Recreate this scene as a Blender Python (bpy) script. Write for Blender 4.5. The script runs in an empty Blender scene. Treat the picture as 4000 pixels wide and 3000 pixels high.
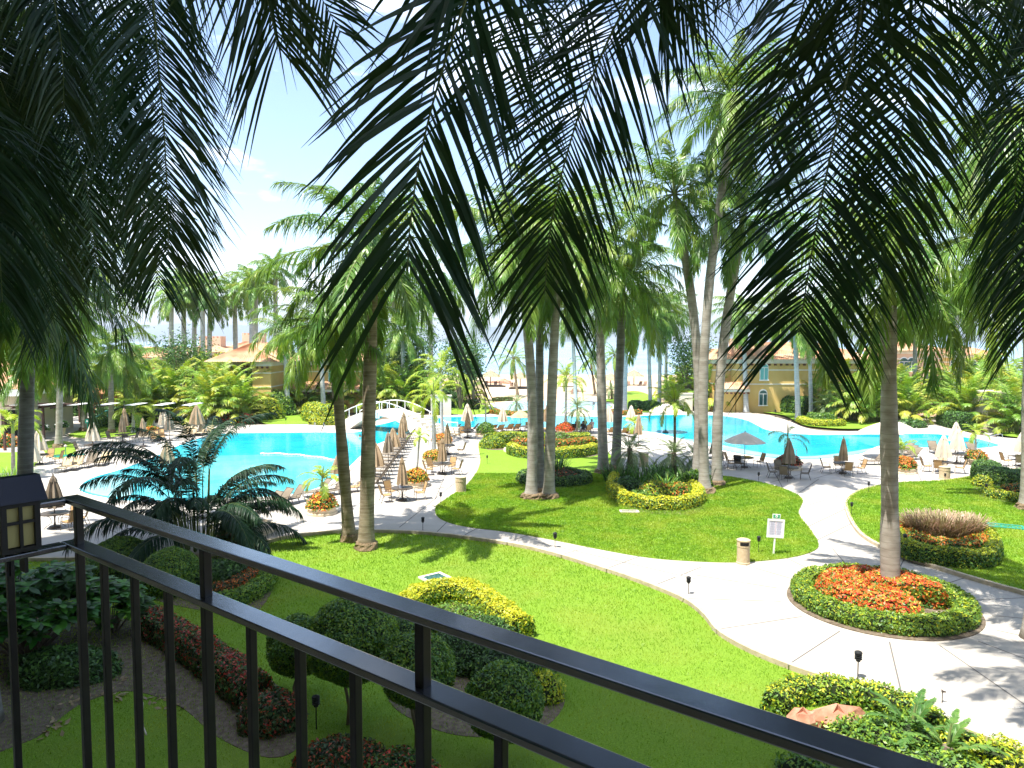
import bpy, math, random
import numpy as np
from mathutils import Vector, Matrix
R = math.radians
rng = np.random.default_rng(7)
random.seed(7)
SC = bpy.context.scene
C = SC.collection

# ------------------------------------------------------------------ camera
CAM_H = 9.0
F = 2800.0
PITCH = math.atan(169 / F)
cam_d = bpy.data.cameras.new("camera")
cam = bpy.data.objects.new("camera", cam_d)
C.objects.link(cam)
cam.location = (0, 0, CAM_H)
cam.rotation_euler = (math.pi / 2 - PITCH, 0, 0)
cam_d.sensor_width = 36.0
cam_d.lens = 36.0 * F / 4000.0
cam_d.clip_start = 0.05
cam_d.clip_end = 60000
SC.camera = cam
SC.render.resolution_x = 1024
SC.render.resolution_y = 768

# ------------------------------------------------------------------ light
S = Vector((0.30, 0.25, -1.0))          # direction the light travels
ELEV = math.atan2(1, math.hypot(0.30, 0.25))
sun_d = bpy.data.lights.new("sun", 'SUN')
sun_d.energy = 4.6
sun_d.angle = R(0.53)
sun_d.color = (1.0, 0.965, 0.90)
sun = bpy.data.objects.new("sun", sun_d)
C.objects.link(sun)
sun.rotation_euler = S.to_track_quat('-Z', 'Y').to_euler()
sun.location = (-20, -20, 80)
w = bpy.data.worlds.new("World")
SC.world = w
w.use_nodes = True
nt = w.node_tree
bg = nt.nodes['Background']
sky = nt.nodes.new('ShaderNodeTexSky')
sky.sky_type = 'NISHITA'
sky.sun_disc = False
sky.sun_elevation = ELEV
sky.sun_rotation = math.atan2(-0.30, -0.25)
sky.air_density = 1.0
sky.dust_density = 0.9
sky.ozone_density = 1.2
# thin cumulus built into the sky
tc = nt.nodes.new('ShaderNodeTexCoord')
mp = nt.nodes.new('ShaderNodeMapping'); mp.inputs['Scale'].default_value = (1.6, 1.6, 5.5)
mp.inputs['Location'].default_value = (0.35, 0.1, 0.1)
nz = nt.nodes.new('ShaderNodeTexNoise'); nz.inputs['Scale'].default_value = 2.3
nz.inputs['Detail'].default_value = 7; nz.inputs['Roughness'].default_value = 0.55
cr = nt.nodes.new('ShaderNodeValToRGB')
cr.color_ramp.elements[0].position = 0.53; cr.color_ramp.elements[1].position = 0.74
mx = nt.nodes.new('ShaderNodeMix'); mx.data_type = 'RGBA'
mx.inputs[7].default_value = (13.0, 13.2, 13.6, 1)
ml = nt.nodes.new('ShaderNodeMath'); ml.operation = 'MULTIPLY'; ml.inputs[1].default_value = 0.7
nt.links.new(tc.outputs['Generated'], mp.inputs['Vector'])
nt.links.new(mp.outputs[0], nz.inputs['Vector'])
nt.links.new(nz.outputs['Fac'], cr.inputs[0])
nt.links.new(cr.outputs[0], ml.inputs[0])
nt.links.new(ml.outputs[0], mx.inputs[0])
nt.links.new(sky.outputs[0], mx.inputs[6])
nt.links.new(mx.outputs[2], bg.inputs['Color'])
bg.inputs['Strength'].default_value = 0.13
SC.view_settings.view_transform = 'Standard'
SC.view_settings.look = 'None'
SC.view_settings.gamma = 1
SC.view_settings.exposure = 1.35
SC.render.engine = 'CYCLES'
SC.cycles.max_bounces = 6
SC.cycles.diffuse_bounces = 3
SC.cycles.glossy_bounces = 2
SC.cycles.transmission_bounces = 4
SC.cycles.transparent_max_bounces = 6
SC.cycles.volume_bounces = 0
SC.cycles.caustics_reflective = False
SC.cycles.caustics_refractive = False

# ------------------------------------------------------------------ measuring
cp, sp = math.cos(PITCH), math.sin(PITCH)
def ray(u, v):
    a = (u - 2000) / F; b = -(v - 1500) / F
    return Vector((a, cp + b * sp, -sp + b * cp))
def G(u, v, z=0.0):
    d = ray(u, v); t = (z - CAM_H) / d.z
    return Vector((d.x * t, d.y * t, z))
def P(u, v, y):
    d = ray(u, v); t = y / d.y
    return Vector((d.x * t, y, CAM_H + d.z * t))

# ------------------------------------------------------------------ materials
def mat(name, col, rough=0.6, spec=0.3, metal=0.0):
    m = bpy.data.materials.new(name); m.use_nodes = True
    b = m.node_tree.nodes['Principled BSDF']
    b.inputs['Base Color'].default_value = (*col, 1)
    b.inputs['Roughness'].default_value = rough
    b.inputs['Specular IOR Level'].default_value = spec
    b.inputs['Metallic'].default_value = metal
    return m
def nmat(name, c1, c2, scale=3.0, rough=0.7, spec=0.25, bump=0.0, detail=6, lo=0.35, hi=0.65, bscale=None,
         c3=None, s3=0.3, coord='Object', stretch=None, transl=0.0, bdist=0.02, objvar=0.0, metal=0.0):
    m = mat(name, c1, rough, spec, metal)
    n = m.node_tree; L = n.links; b = n.nodes['Principled BSDF']
    t = n.nodes.new('ShaderNodeTexCoord')
    src = t.outputs[coord]
    if stretch:
        q = n.nodes.new('ShaderNodeMapping'); q.inputs['Scale'].default_value = stretch
        L.new(src, q.inputs['Vector']); src = q.outputs[0]
    z = n.nodes.new('ShaderNodeTexNoise'); z.inputs['Scale'].default_value = scale
    z.inputs['Detail'].default_value = detail; L.new(src, z.inputs['Vector'])
    mr = n.nodes.new('ShaderNodeMapRange'); mr.inputs[1].default_value = lo; mr.inputs[2].default_value = hi
    L.new(z.outputs['Fac'], mr.inputs[0])
    x = n.nodes.new('ShaderNodeMix'); x.data_type = 'RGBA'
    x.inputs[6].default_value = (*c1, 1); x.inputs[7].default_value = (*c2, 1)
    L.new(mr.outputs[0], x.inputs[0]); out = x.outputs[2]
    if c3:
        z2 = n.nodes.new('ShaderNodeTexNoise'); z2.inputs['Scale'].default_value = s3; z2.inputs['Detail'].default_value = 3
        L.new(src, z2.inputs['Vector'])
        m2 = n.nodes.new('ShaderNodeMapRange'); m2.inputs[1].default_value = 0.45; m2.inputs[2].default_value = 0.65
        L.new(z2.outputs['Fac'], m2.inputs[0])
        x2 = n.nodes.new('ShaderNodeMix'); x2.data_type = 'RGBA'; x2.inputs[7].default_value = (*c3, 1)
        L.new(m2.outputs[0], x2.inputs[0]); L.new(out, x2.inputs[6]); out = x2.outputs[2]
    if objvar:
        oi = n.nodes.new('ShaderNodeObjectInfo')
        hs = n.nodes.new('ShaderNodeHueSaturation')
        mm = n.nodes.new('ShaderNodeMapRange'); mm.inputs[3].default_value = 1 - objvar; mm.inputs[4].default_value = 1 + objvar
        L.new(oi.outputs['Random'], mm.inputs[0]); L.new(mm.outputs[0], hs.inputs['Value'])
        mh = n.nodes.new('ShaderNodeMapRange'); mh.inputs[3].default_value = 0.5 + objvar * 0.06; mh.inputs[4].default_value = 0.5 - objvar * 0.06
        L.new(oi.outputs['Random'], mh.inputs[0]); L.new(mh.outputs[0], hs.inputs['Hue'])
        L.new(out, hs.inputs['Color']); out = hs.outputs[0]
    L.new(out, b.inputs['Base Color'])
    if bump:
        zb = n.nodes.new('ShaderNodeTexNoise'); zb.inputs['Scale'].default_value = bscale or scale * 3
        zb.inputs['Detail'].default_value = 5; L.new(src, zb.inputs['Vector'])
        bu = n.nodes.new('ShaderNodeBump'); bu.inputs['Strength'].default_value = bump; bu.inputs['Distance'].default_value = bdist
        L.new(zb.outputs['Fac'], bu.inputs['Height']); L.new(bu.outputs[0], b.inputs['Normal'])
    if transl:
        tr = n.nodes.new('ShaderNodeBsdfTranslucent')
        hs2 = n.nodes.new('ShaderNodeHueSaturation'); hs2.inputs['Value'].default_value = 1.35; hs2.inputs['Saturation'].default_value = 1.1
        hs2.inputs['Hue'].default_value = 0.485
        L.new(out, hs2.inputs['Color']); L.new(hs2.outputs[0], tr.inputs['Color'])
        ms = n.nodes.new('ShaderNodeMixShader'); ms.inputs[0].default_value = transl
        L.new(b.outputs[0], ms.inputs[1]); L.new(tr.outputs[0], ms.inputs[2])
        L.new(ms.outputs[0], n.nodes['Material Output'].inputs['Surface'])
    return m
def leafmat(name, c1, c2, c3=None, scale=1.5, rough=0.42, spec=0.4, transl=0.3, objvar=0.15, s3=0.5):
    return nmat(name, c1, c2, scale=scale, rough=rough, spec=spec, c3=c3, s3=s3, transl=transl, objvar=objvar, detail=4)

M = {}
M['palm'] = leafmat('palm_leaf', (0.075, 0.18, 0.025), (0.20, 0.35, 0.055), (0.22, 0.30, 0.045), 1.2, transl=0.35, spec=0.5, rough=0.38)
M['palm_near'] = leafmat('shade_darkened_palm_leaf', (0.014, 0.045, 0.014), (0.024, 0.072, 0.02), (0.045, 0.08, 0.012), 2.0, transl=0.12, spec=0.4, rough=0.4, objvar=0.1)  # darker copy of the palm leaf, shade of the near fronds in its colour
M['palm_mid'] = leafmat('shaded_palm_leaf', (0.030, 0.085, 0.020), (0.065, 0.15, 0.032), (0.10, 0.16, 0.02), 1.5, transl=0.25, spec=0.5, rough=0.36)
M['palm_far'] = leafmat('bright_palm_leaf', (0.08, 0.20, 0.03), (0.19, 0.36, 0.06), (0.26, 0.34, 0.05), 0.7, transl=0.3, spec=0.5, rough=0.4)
M['young'] = leafmat('lime_palm_leaf', (0.22, 0.36, 0.04), (0.42, 0.50, 0.06), None, 1.2, transl=0.35)
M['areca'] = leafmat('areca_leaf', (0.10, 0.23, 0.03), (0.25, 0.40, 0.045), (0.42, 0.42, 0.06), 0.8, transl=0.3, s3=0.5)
M['areca_dark'] = leafmat('shade_darkened_areca_leaf', (0.010, 0.034, 0.012), (0.022, 0.060, 0.018), None, 1.2, transl=0.12, spec=.25, rough=.5)  # areca leaf with the shade of the palms overhead put into its colour
M['pygmy'] = leafmat('grey_green_leaf', (0.14, 0.22, 0.08), (0.26, 0.33, 0.13), None, 1.5, transl=0.25)
M['broad'] = leafmat('broad_leaf', (0.04, 0.16, 0.02), (0.12, 0.30, 0.035), None, 2.0, transl=0.3)
M['dead'] = leafmat('dead_leaf', (0.28, 0.19, 0.09), (0.4, 0.3, 0.16), None, 2.0, transl=0.2)
M['rachis'] = nmat('leaf_stalk', (0.10, 0.15, 0.04), (0.20, 0.22, 0.08), 2.0, rough=0.5)
M['shaft'] = nmat('green_crownshaft', (0.17, 0.27, 0.06), (0.30, 0.38, 0.09), 2.0, rough=0.4, stretch=(1, 1, 0.2))
M['roots'] = nmat('root_mass', (0.16, 0.11, 0.06), (0.30, 0.22, 0.13), 14, rough=0.95, bump=1.0, bdist=0.06)
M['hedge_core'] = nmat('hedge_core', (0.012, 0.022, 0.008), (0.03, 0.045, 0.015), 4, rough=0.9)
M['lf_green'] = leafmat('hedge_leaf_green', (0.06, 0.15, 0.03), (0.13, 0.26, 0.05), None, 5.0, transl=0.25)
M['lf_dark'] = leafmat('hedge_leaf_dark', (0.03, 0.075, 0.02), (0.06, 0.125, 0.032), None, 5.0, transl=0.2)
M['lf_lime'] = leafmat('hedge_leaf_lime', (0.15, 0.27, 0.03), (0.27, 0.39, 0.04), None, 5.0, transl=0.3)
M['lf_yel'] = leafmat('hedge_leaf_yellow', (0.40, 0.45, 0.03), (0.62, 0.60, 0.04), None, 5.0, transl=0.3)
M['fl_org'] = leafmat('orange_flower', (0.62, 0.14, 0.03), (0.75, 0.24, 0.04), None, 5.0, transl=0.2)
M['fl_red'] = leafmat('red_flower', (0.50, 0.05, 0.03), (0.62, 0.10, 0.04), None, 5.0, transl=0.2)
M['fl_yel'] = leafmat('yellow_flower', (0.75, 0.50, 0.05), (0.8, 0.6, 0.08), None, 5.0, transl=0.2)
M['lf_red'] = leafmat('bronze_leaf', (0.12, 0.05, 0.03), (0.10, 0.12, 0.03), None, 5.0, transl=0.2)
M['plume'] = leafmat('grass_plume', (0.34, 0.22, 0.16), (0.45, 0.32, 0.22), None, 5.0, transl=0.2)
M['plume_stem'] = leafmat('grass_stem', (0.24, 0.20, 0.10), (0.30, 0.26, 0.12), None, 5.0, transl=0.2)
M['bark'] = nmat('bark', (0.13, 0.10, 0.07), (0.22, 0.18, 0.13), 6, rough=0.9, bump=0.6, stretch=(1, 1, 0.3))

def trunk_material(name, c1, c2, ring=(0.42, 0.40, 0.36), sc=1.0, moss=None):
    m = nmat(name, c1, c2, 1.6, rough=0.85, bump=0.35, bscale=9, stretch=(1, 1, 2.5), bdist=0.02, c3=moss, s3=0.35)
    n = m.node_tree; L = n.links; b = n.nodes['Principled BSDF']
    t = n.nodes.new('ShaderNodeTexCoord')
    wv = n.nodes.new('ShaderNodeTexWave'); wv.bands_direction = 'Z'; wv.wave_profile = 'SAW'
    wv.inputs['Scale'].default_value = 1.25 * sc; wv.inputs['Distortion'].default_value = 1.6
    wv.inputs['Detail'].default_value = 3; wv.inputs['Detail Scale'].default_value = 1.2
    L.new(t.outputs['Object'], wv.inputs['Vector'])
    rp = n.nodes.new('ShaderNodeValToRGB')
    rp.color_ramp.elements[0].position = 0.0; rp.color_ramp.elements[0].color = (1, 1, 1, 1)
    rp.color_ramp.elements[1].position = 0.16; rp.color_ramp.elements[1].color = (0, 0, 0, 1)
    L.new(wv.outputs[0], rp.inputs[0])
    old = b.inputs['Base Color'].links[0].from_socket
    x = n.nodes.new('ShaderNodeMix'); x.data_type = 'RGBA'; x.inputs[7].default_value = (*ring, 1)
    mu = n.nodes.new('ShaderNodeMath'); mu.operation = 'MULTIPLY'; mu.inputs[1].default_value = 0.6
    L.new(rp.outputs[0], mu.inputs[0]); L.new(mu.outputs[0], x.inputs[0]); L.new(old, x.inputs[6]); L.new(x.outputs[2], b.inputs['Base Color'])
    return m
M['trunk'] = trunk_material('grey_palm_trunk', (0.24, 0.21, 0.17), (0.37, 0.34, 0.29), (0.17, 0.145, 0.11))
M['trunk_brown'] = trunk_material('brown_palm_trunk', (0.15, 0.115, 0.07), (0.30, 0.24, 0.17), (0.42, 0.37, 0.30), 1.6)
M['trunk_pale'] = trunk_material('pale_palm_trunk', (0.36, 0.37, 0.36), (0.48, 0.48, 0.46), (0.27, 0.26, 0.24))
M['trunk_dark'] = trunk_material('dark_palm_trunk', (0.13, 0.12, 0.10), (0.22, 0.21, 0.19), (0.30, 0.29, 0.27))

M['lawn'] = nmat('lawn', (0.14, 0.27, 0.02), (0.24, 0.38, 0.035), 26, rough=0.8, spec=0.15, bump=0.9, bscale=60, c3=(0.21, 0.31, 0.035), s3=0.25, bdist=0.05, detail=8)
M['blade'] = leafmat('grass_blade', (0.15, 0.30, 0.02), (0.27, 0.44, 0.04), (0.33, 0.43, 0.05), 3.0, rough=0.5, transl=0.35, objvar=0)
M['soil'] = nmat('soil', (0.10, 0.075, 0.05), (0.19, 0.15, 0.105), 7, rough=0.95, bump=0.6, bscale=30)
M['sand'] = nmat('sand', (0.46, 0.34, 0.21), (0.54, 0.42, 0.28), 0.6, rough=0.95, bump=0.3, bscale=8)
M['concrete'] = nmat('pale_concrete', (0.38, 0.345, 0.30), (0.46, 0.425, 0.375), 1.3, rough=0.8, spec=0.25, bump=0.08, bscale=40, c3=(0.41, 0.365, 0.305), s3=0.12, lo=0.3, hi=0.7)
M['kerb'] = nmat('kerb_stone', (0.42, 0.34, 0.23), (0.54, 0.45, 0.33), 4, rough=0.85, bump=0.2, bscale=30)
M['joint'] = mat('joint', (0.13, 0.12, 0.11), 0.9)
M['pebble'] = nmat('pebble_band', (0.28, 0.26, 0.23), (0.55, 0.52, 0.47), 18, rough=0.8, bump=0.5)
M['coping'] = nmat('pool_coping', (0.58, 0.53, 0.45), (0.66, 0.61, 0.54), 3, rough=0.7)
M['brick'] = nmat('brick_paving', (0.42, 0.22, 0.15), (0.52, 0.33, 0.24), 5, rough=0.85, bump=0.3)
def water_mat(name, c1, c2, sc, bs, rough=0.05):
    m = nmat(name, c1, c2, sc, rough=rough, spec=0.5, bump=0.25, bscale=bs, bdist=0.05)
    return m
M['water'] = water_mat('pool_water', (0.004, 0.36, 0.50), (0.012, 0.46, 0.60), 0.25, 1.6)
M['water_shallow'] = water_mat('shallow_water', (0.06, 0.48, 0.58), (0.11, 0.54, 0.62), 0.3, 1.6)
M['water_pale'] = water_mat('pale_water', (0.26, 0.56, 0.60), (0.36, 0.60, 0.63), 0.3, 1.6)
M['sea'] = nmat('sea_water', (0.17, 0.27, 0.34), (0.24, 0.34, 0.41), 0.02, rough=0.25, spec=0.5, bump=0.7, bscale=0.25, bdist=0.5)
M['tile'] = nmat('terracotta', (0.44, 0.20, 0.11), (0.56, 0.33, 0.19), 1.2, rough=0.8, bump=0.1, c3=(0.52, 0.38, 0.24), s3=0.4)
M['ywall'] = nmat('yellow_stucco', (0.56, 0.37, 0.12), (0.64, 0.45, 0.17), 0.5, rough=0.9, bump=0.15, bscale=12)
M['owall'] = nmat('ochre_stucco', (0.62, 0.36, 0.12), (0.68, 0.42, 0.17), 0.5, rough=0.9)
M['bwall'] = nmat('beige_stucco', (0.58, 0.50, 0.38), (0.66, 0.58, 0.45), 0.5, rough=0.9)
M['swall'] = nmat('salmon_stucco', (0.66, 0.42, 0.28), (0.72, 0.50, 0.36), 0.5, rough=0.9)
M['cream'] = nmat('cream_trim', (0.68, 0.62, 0.50), (0.74, 0.69, 0.58), 1.0, rough=0.8)
M['white'] = nmat('white_paint', (0.74, 0.74, 0.72), (0.80, 0.80, 0.78), 2.0, rough=0.6)
M['bridge'] = nmat('bridge_plaster', (0.66, 0.60, 0.50), (0.74, 0.68, 0.58), 1.0, rough=0.8)
M['glass'] = mat('tinted_glass', (0.03, 0.09, 0.09), 0.08, 0.6)
M['aqua_glass'] = mat('aqua_glass', (0.12, 0.42, 0.42), 0.15, 0.6)
M['corbel'] = mat('dark_corbel', (0.12, 0.05, 0.03), 0.8)
M['iron'] = nmat('black_painted_iron', (0.010, 0.010, 0.013), (0.030, 0.031, 0.038), 14, rough=0.27, spec=0.75, bump=0.35, bscale=26, bdist=0.004, c3=(0.045, 0.047, 0.058), s3=5)  # lighter bluish patches paint some sky sheen into the black
M['baluster'] = nmat('black_iron_bar', (0.006, 0.006, 0.007), (0.014, 0.014, 0.015), 14, rough=0.35, spec=0.4, bump=0.2, bscale=40, bdist=0.003)
_b = M['iron'].node_tree.nodes['Principled BSDF']; _b.inputs['Coat Weight'].default_value = 1.0; _b.inputs['Coat Roughness'].default_value = 0.16; _b.inputs['Coat IOR'].default_value = 1.9
M['bronze'] = mat('bronze_frame', (0.075, 0.058, 0.045), 0.45, 0.4)
M['sling'] = nmat('tan_sling', (0.36, 0.22, 0.095), (0.43, 0.28, 0.13), 3, rough=0.8)
M['sling_light'] = nmat('cream_sling', (0.48, 0.37, 0.21), (0.54, 0.43, 0.27), 3, rough=0.8)
M['sling_grey'] = nmat('taupe_sling', (0.17, 0.135, 0.095), (0.22, 0.18, 0.13), 3, rough=0.8)
M['brown_sling'] = nmat('brown_sling', (0.20, 0.12, 0.08), (0.27, 0.17, 0.11), 3, rough=0.8)
M['canvas'] = nmat('tan_canvas', (0.33, 0.235, 0.14), (0.42, 0.31, 0.20), 2.0, rough=0.85)
M['canvas_pale'] = nmat('cream_canvas', (0.56, 0.48, 0.37), (0.62, 0.54, 0.43), 2.0, rough=0.85)
M['canvas_grey'] = nmat('taupe_canvas', (0.22, 0.175, 0.125), (0.30, 0.24, 0.18), 2.0, rough=0.85)
M['table_glass'] = mat('table_glass', (0.25, 0.38, 0.38), 0.12, 0.6)
M['blackmetal'] = mat('black_metal', (0.02, 0.02, 0.02), 0.5)
M['steel'] = mat('steel', (0.6, 0.6, 0.6), 0.25, 0.5, 1.0)
M['bin'] = nmat('sand_bin', (0.45, 0.35, 0.21), (0.52, 0.42, 0.27), 8, rough=0.8, bump=0.2)
M['dark'] = mat('dark_opening', (0.01, 0.01, 0.01), 0.9)
M['planter'] = nmat('planter_stone', (0.58, 0.47, 0.32), (0.68, 0.58, 0.43), 3, rough=0.8)
M['rock'] = nmat('red_rock', (0.38, 0.15, 0.09), (0.55, 0.30, 0.20), 2.2, rough=0.9, bump=0.7, bscale=6, bdist=0.05)
M['greenpl'] = mat('green_plastic', (0.02, 0.24, 0.17), 0.5)
M['grate'] = nmat('green_grate', (0.01, 0.06, 0.06), (0.06, 0.16, 0.15), 9, rough=0.6)
M['thatch'] = nmat('thatch', (0.30, 0.22, 0.13), (0.46, 0.36, 0.23), 6, rough=0.95, bump=0.8, stretch=(1, 1, 0.3))
M['wood'] = nmat('stained_wood', (0.30, 0.085, 0.03), (0.40, 0.13, 0.05), 2, rough=0.6, stretch=(3, 3, 0.4))
M['woodroof'] = nmat('shingle', (0.45, 0.20, 0.09), (0.55, 0.27, 0.13), 4, rough=0.8)
M['darkwood'] = nmat('dark_timber', (0.07, 0.04, 0.035), (0.11, 0.06, 0.05), 2, rough=0.7)
M['teal'] = mat('teal_slide', (0.10, 0.42, 0.42), 0.35)
M['paper'] = mat('printed_paper', (0.66, 0.66, 0.74), 0.6)
M['ink'] = mat('ink', (0.35, 0.35, 0.45), 0.7)
M['redink'] = mat('red_ink', (0.5, 0.05, 0.05), 0.7)
M['signgreen'] = mat('sign_green', (0.05, 0.36, 0.16), 0.5)
M['blue'] = mat('sign_blue', (0.03, 0.10, 0.35), 0.5)
M['hill'] = nmat('hillside', (0.05, 0.09, 0.06), (0.10, 0.13, 0.08), 0.0008, rough=1.0)
M['facade'] = nmat('hotel_stucco', (0.34, 0.28, 0.20), (0.40, 0.33, 0.24), 0.4, rough=0.9)
M['skin'] = mat('skin', (0.28, 0.15, 0.09), 0.5)
M['hair'] = mat('dark_hair', (0.015, 0.01, 0.008), 0.6)
M['shirt'] = mat('grey_shirt', (0.16, 0.14, 0.16), 0.8)
M['patterned'] = nmat('pink_cloth', (0.5, 0.32, 0.28), (0.7, 0.6, 0.55), 12, rough=0.8)
M['black_cloth'] = mat('black_cloth', (0.012, 0.012, 0.014), 0.7)
M['yellow_towel'] = mat('yellow_towel', (0.62, 0.42, 0.05), 0.9)
M['lamp_pane'] = mat('amber_pane', (0.46, 0.40, 0.16), 0.5)  # plain amber pane colour, no emission
M['solar'] = mat('solar_panel', (0.008, 0.010, 0.022), 0.22, 0.5)
M['silver'] = mat('silver_paint', (0.42, 0.43, 0.45), 0.3, 0.5, 0.3)
M['rubber'] = mat('rubber', (0.015, 0.015, 0.015), 0.8)

# ------------------------------------------------------------------ mesh collecting
class MB:
    def __init__(s): s.v = []; s.f = []; s.m = []; s.n = 0
    def add(s, v, f, mi=0):
        v = np.asarray(v, float).reshape(-1, 3); s.v.append(v)
        for a in f: s.f.append(tuple(int(i) + s.n for i in a))
        s.m.extend([mi] * len(f)); s.n += len(v)
    def quads(s, v4, mi=0):               # (n,4,3)
        v4 = np.asarray(v4, float); n = len(v4)
        if n == 0: return
        s.v.append(v4.reshape(-1, 3))
        idx = (np.arange(n * 4).reshape(n, 4) + s.n).tolist()
        s.f.extend(idx); s.n += n * 4
        if np.isscalar(mi): s.m.extend([mi] * n)
        else: s.m.extend(list(mi))
    def strips(s, pts, mi=0):             # pts (n,K,2,3): n ribbons with K stations
        pts = np.asarray(pts, float); n, K = pts.shape[:2]
        s.v.append(pts.reshape(-1, 3))
        base = (np.arange(n) * K * 2)[:, None] + s.n
        fs = []
        for k in range(K - 1):
            a = base + 2 * k
            fs.append(np.concatenate([a, a + 1, a + 3, a + 2], 1))
        fs = np.stack(fs, 1).reshape(-1, 4)
        s.f.extend(fs.tolist()); s.n += n * K * 2
        if np.isscalar(mi): s.m.extend([mi] * len(fs))
        else: s.m.extend(np.repeat(np.asarray(mi), K - 1).tolist())
    def box(s, c, sz, rz=0, mi=0, tilt=None):
        x, y, z = [q / 2 for q in sz]
        v = np.array([[i * x, j * y, k * z] for i in (-1, 1) for j in (-1, 1) for k in (-1, 1)])
        if tilt is not None: v = v @ np.array(tilt.to_3x3()).T
        if rz:
            cc, ss = math.cos(rz), math.sin(rz)
            v = v @ np.array([[cc, ss, 0], [-ss, cc, 0], [0, 0, 1]])
        v = v + np.array(c)
        s.add(v, [(0, 1, 3, 2), (4, 6, 7, 5), (0, 4, 5, 1), (2, 3, 7, 6), (0, 2, 6, 4), (1, 5, 7, 3)], mi)
    def tube(s, pts, r, n=6, mi=0, cap=True):
        pts = [Vector(p) for p in pts]; k = len(pts)
        rs = r if hasattr(r, '__len__') else [r] * k
        ring = []; prev = None
        for i, p in enumerate(pts):
            t = (pts[min(i + 1, k - 1)] - pts[max(i - 1, 0)])
            if t.length < 1e-9: t = Vector((0, 0, 1))
            t.normalize()
            if prev is None:
                a = t.orthogonal().normalized()
            else:
                a = (prev - t * prev.dot(t))
                a = a.normalized() if a.length > 1e-6 else t.orthogonal().normalized()
            prev = a; b = t.cross(a)
            for j in range(n):
                q = 2 * math.pi * j / n
                ring.append(p + (a * math.cos(q) + b * math.sin(q)) * rs[i])
        f = []
        for i in range(k - 1):
            for j in range(n):
                f.append((i * n + j, i * n + (j + 1) % n, (i + 1) * n + (j + 1) % n, (i + 1) * n + j))
        if cap:
            f.append(tuple(range(n - 1, -1, -1))); f.append(tuple((k - 1) * n + j for j in range(n)))
        s.add([tuple(p) for p in ring], f, mi)
    def lathe(s, prof, n=16, c=(0, 0, 0), mi=0, wob=None):
        v = []; k = len(prof)
        for i, (r, z) in enumerate(prof):
            for j in range(n):
                a = 2 * math.pi * j / n
                rr = r * (wob(i, j) if wob else 1)
                v.append((c[0] + rr * math.cos(a), c[1] + rr * math.sin(a), c[2] + z))
        f = []
        for i in range(k - 1):
            for j in range(n):
                f.append((i * n + j, i * n + (j + 1) % n, (i + 1) * n + (j + 1) % n, (i + 1) * n + j))
        f.append(tuple(range(n - 1, -1, -1))); f.append(tuple((k - 1) * n + j for j in range(n)))
        s.add(v, f, mi)
    def prism(s, poly, z0, z1, mi=0):
        n = len(poly)
        if sum(poly[i - 1][0] * poly[i][1] - poly[i][0] * poly[i - 1][1] for i in range(n)) < 0: poly = poly[::-1]
        v = [(p[0], p[1], z0) for p in poly] + [(p[0], p[1], z1) for p in poly]
        f = [tuple(range(n, 2 * n))] + [(i, (i + 1) % n, n + (i + 1) % n, n + i) for i in range(n)]
        s.add(v, f, mi)
    def mesh(s, name, mats, smooth=False):
        me = bpy.data.meshes.new(name)
        vv = np.concatenate(s.v) if s.v else np.zeros((0, 3))
        me.from_pydata(vv.tolist(), [], s.f)
        for m in mats: me.materials.append(m)
        if len(mats) > 1: me.polygons.foreach_set('material_index', s.m)
        if smooth: me.polygons.foreach_set('use_smooth', [True] * len(me.polygons))
        me.update()
        return me
    def obj(s, name, mats, parent=None, smooth=False, loc=None):
        if not isinstance(mats, (list, tuple)): mats = [mats]
        return link(name, s.mesh(name, mats, smooth), parent, loc)
def link(name, me, parent=None, loc=None):
    o = bpy.data.objects.new(name, me); C.objects.link(o)
    if parent: o.parent = parent
    if loc is not None: o.location = loc
    return o
def tag(o, label, cat, group=None):
    o['label'] = label; o['category'] = cat
    if group: o['group'] = group
    return o
def thing(name, label, cat, loc=(0, 0, 0), rz=0, group=None):
    o = link(name, None); o.location = loc; o.rotation_euler = (0, 0, rz)
    o.empty_display_size = 0.2
    return tag(o, label, cat, group)
def struct(o): o['kind'] = 'structure'; return o
def stuff(o, label=None, cat=None):
    o['kind'] = 'stuff'
    if label: o['label'] = label; o['category'] = cat
    return o
def dup(root, loc, rz=0, label=None, group=None, scale=None):
    r = root.copy(); C.objects.link(r); r.location = loc; r.rotation_euler = (0, 0, rz)
    if scale: r.scale = (scale,) * 3
    if label: r['label'] = label
    if group: r['group'] = group
    for ch in list(root.children):
        c = ch.copy(); C.objects.link(c); c.parent = r
        for g in ch.children:
            d = g.copy(); C.objects.link(d); d.parent = c
    return r
def spline(pts, n=8, closed=True):
    pts = [Vector(p) for p in pts]; k = len(pts); out = []
    rngi = range(k if closed else k - 1)
    for i in rngi:
        if closed: p0, p1, p2, p3 = pts[i - 1], pts[i], pts[(i + 1) % k], pts[(i + 2) % k]
        else: p0, p1, p2, p3 = pts[max(i - 1, 0)], pts[i], pts[i + 1], pts[min(i + 2, k - 1)]
        for j in range(n):
            t = j / n
            out.append(0.5 * ((2 * p1) + (-p0 + p2) * t + (2 * p0 - 5 * p1 + 4 * p2 - p3) * t * t + (-p0 + 3 * p1 - 3 * p2 + p3) * t ** 3))
    if not closed: out.append(pts[-1])
    return out
def GP(px, z=0.0, closed=True, n=6):
    return spline([G(u, v, z) for u, v in px], n, closed)
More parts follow.
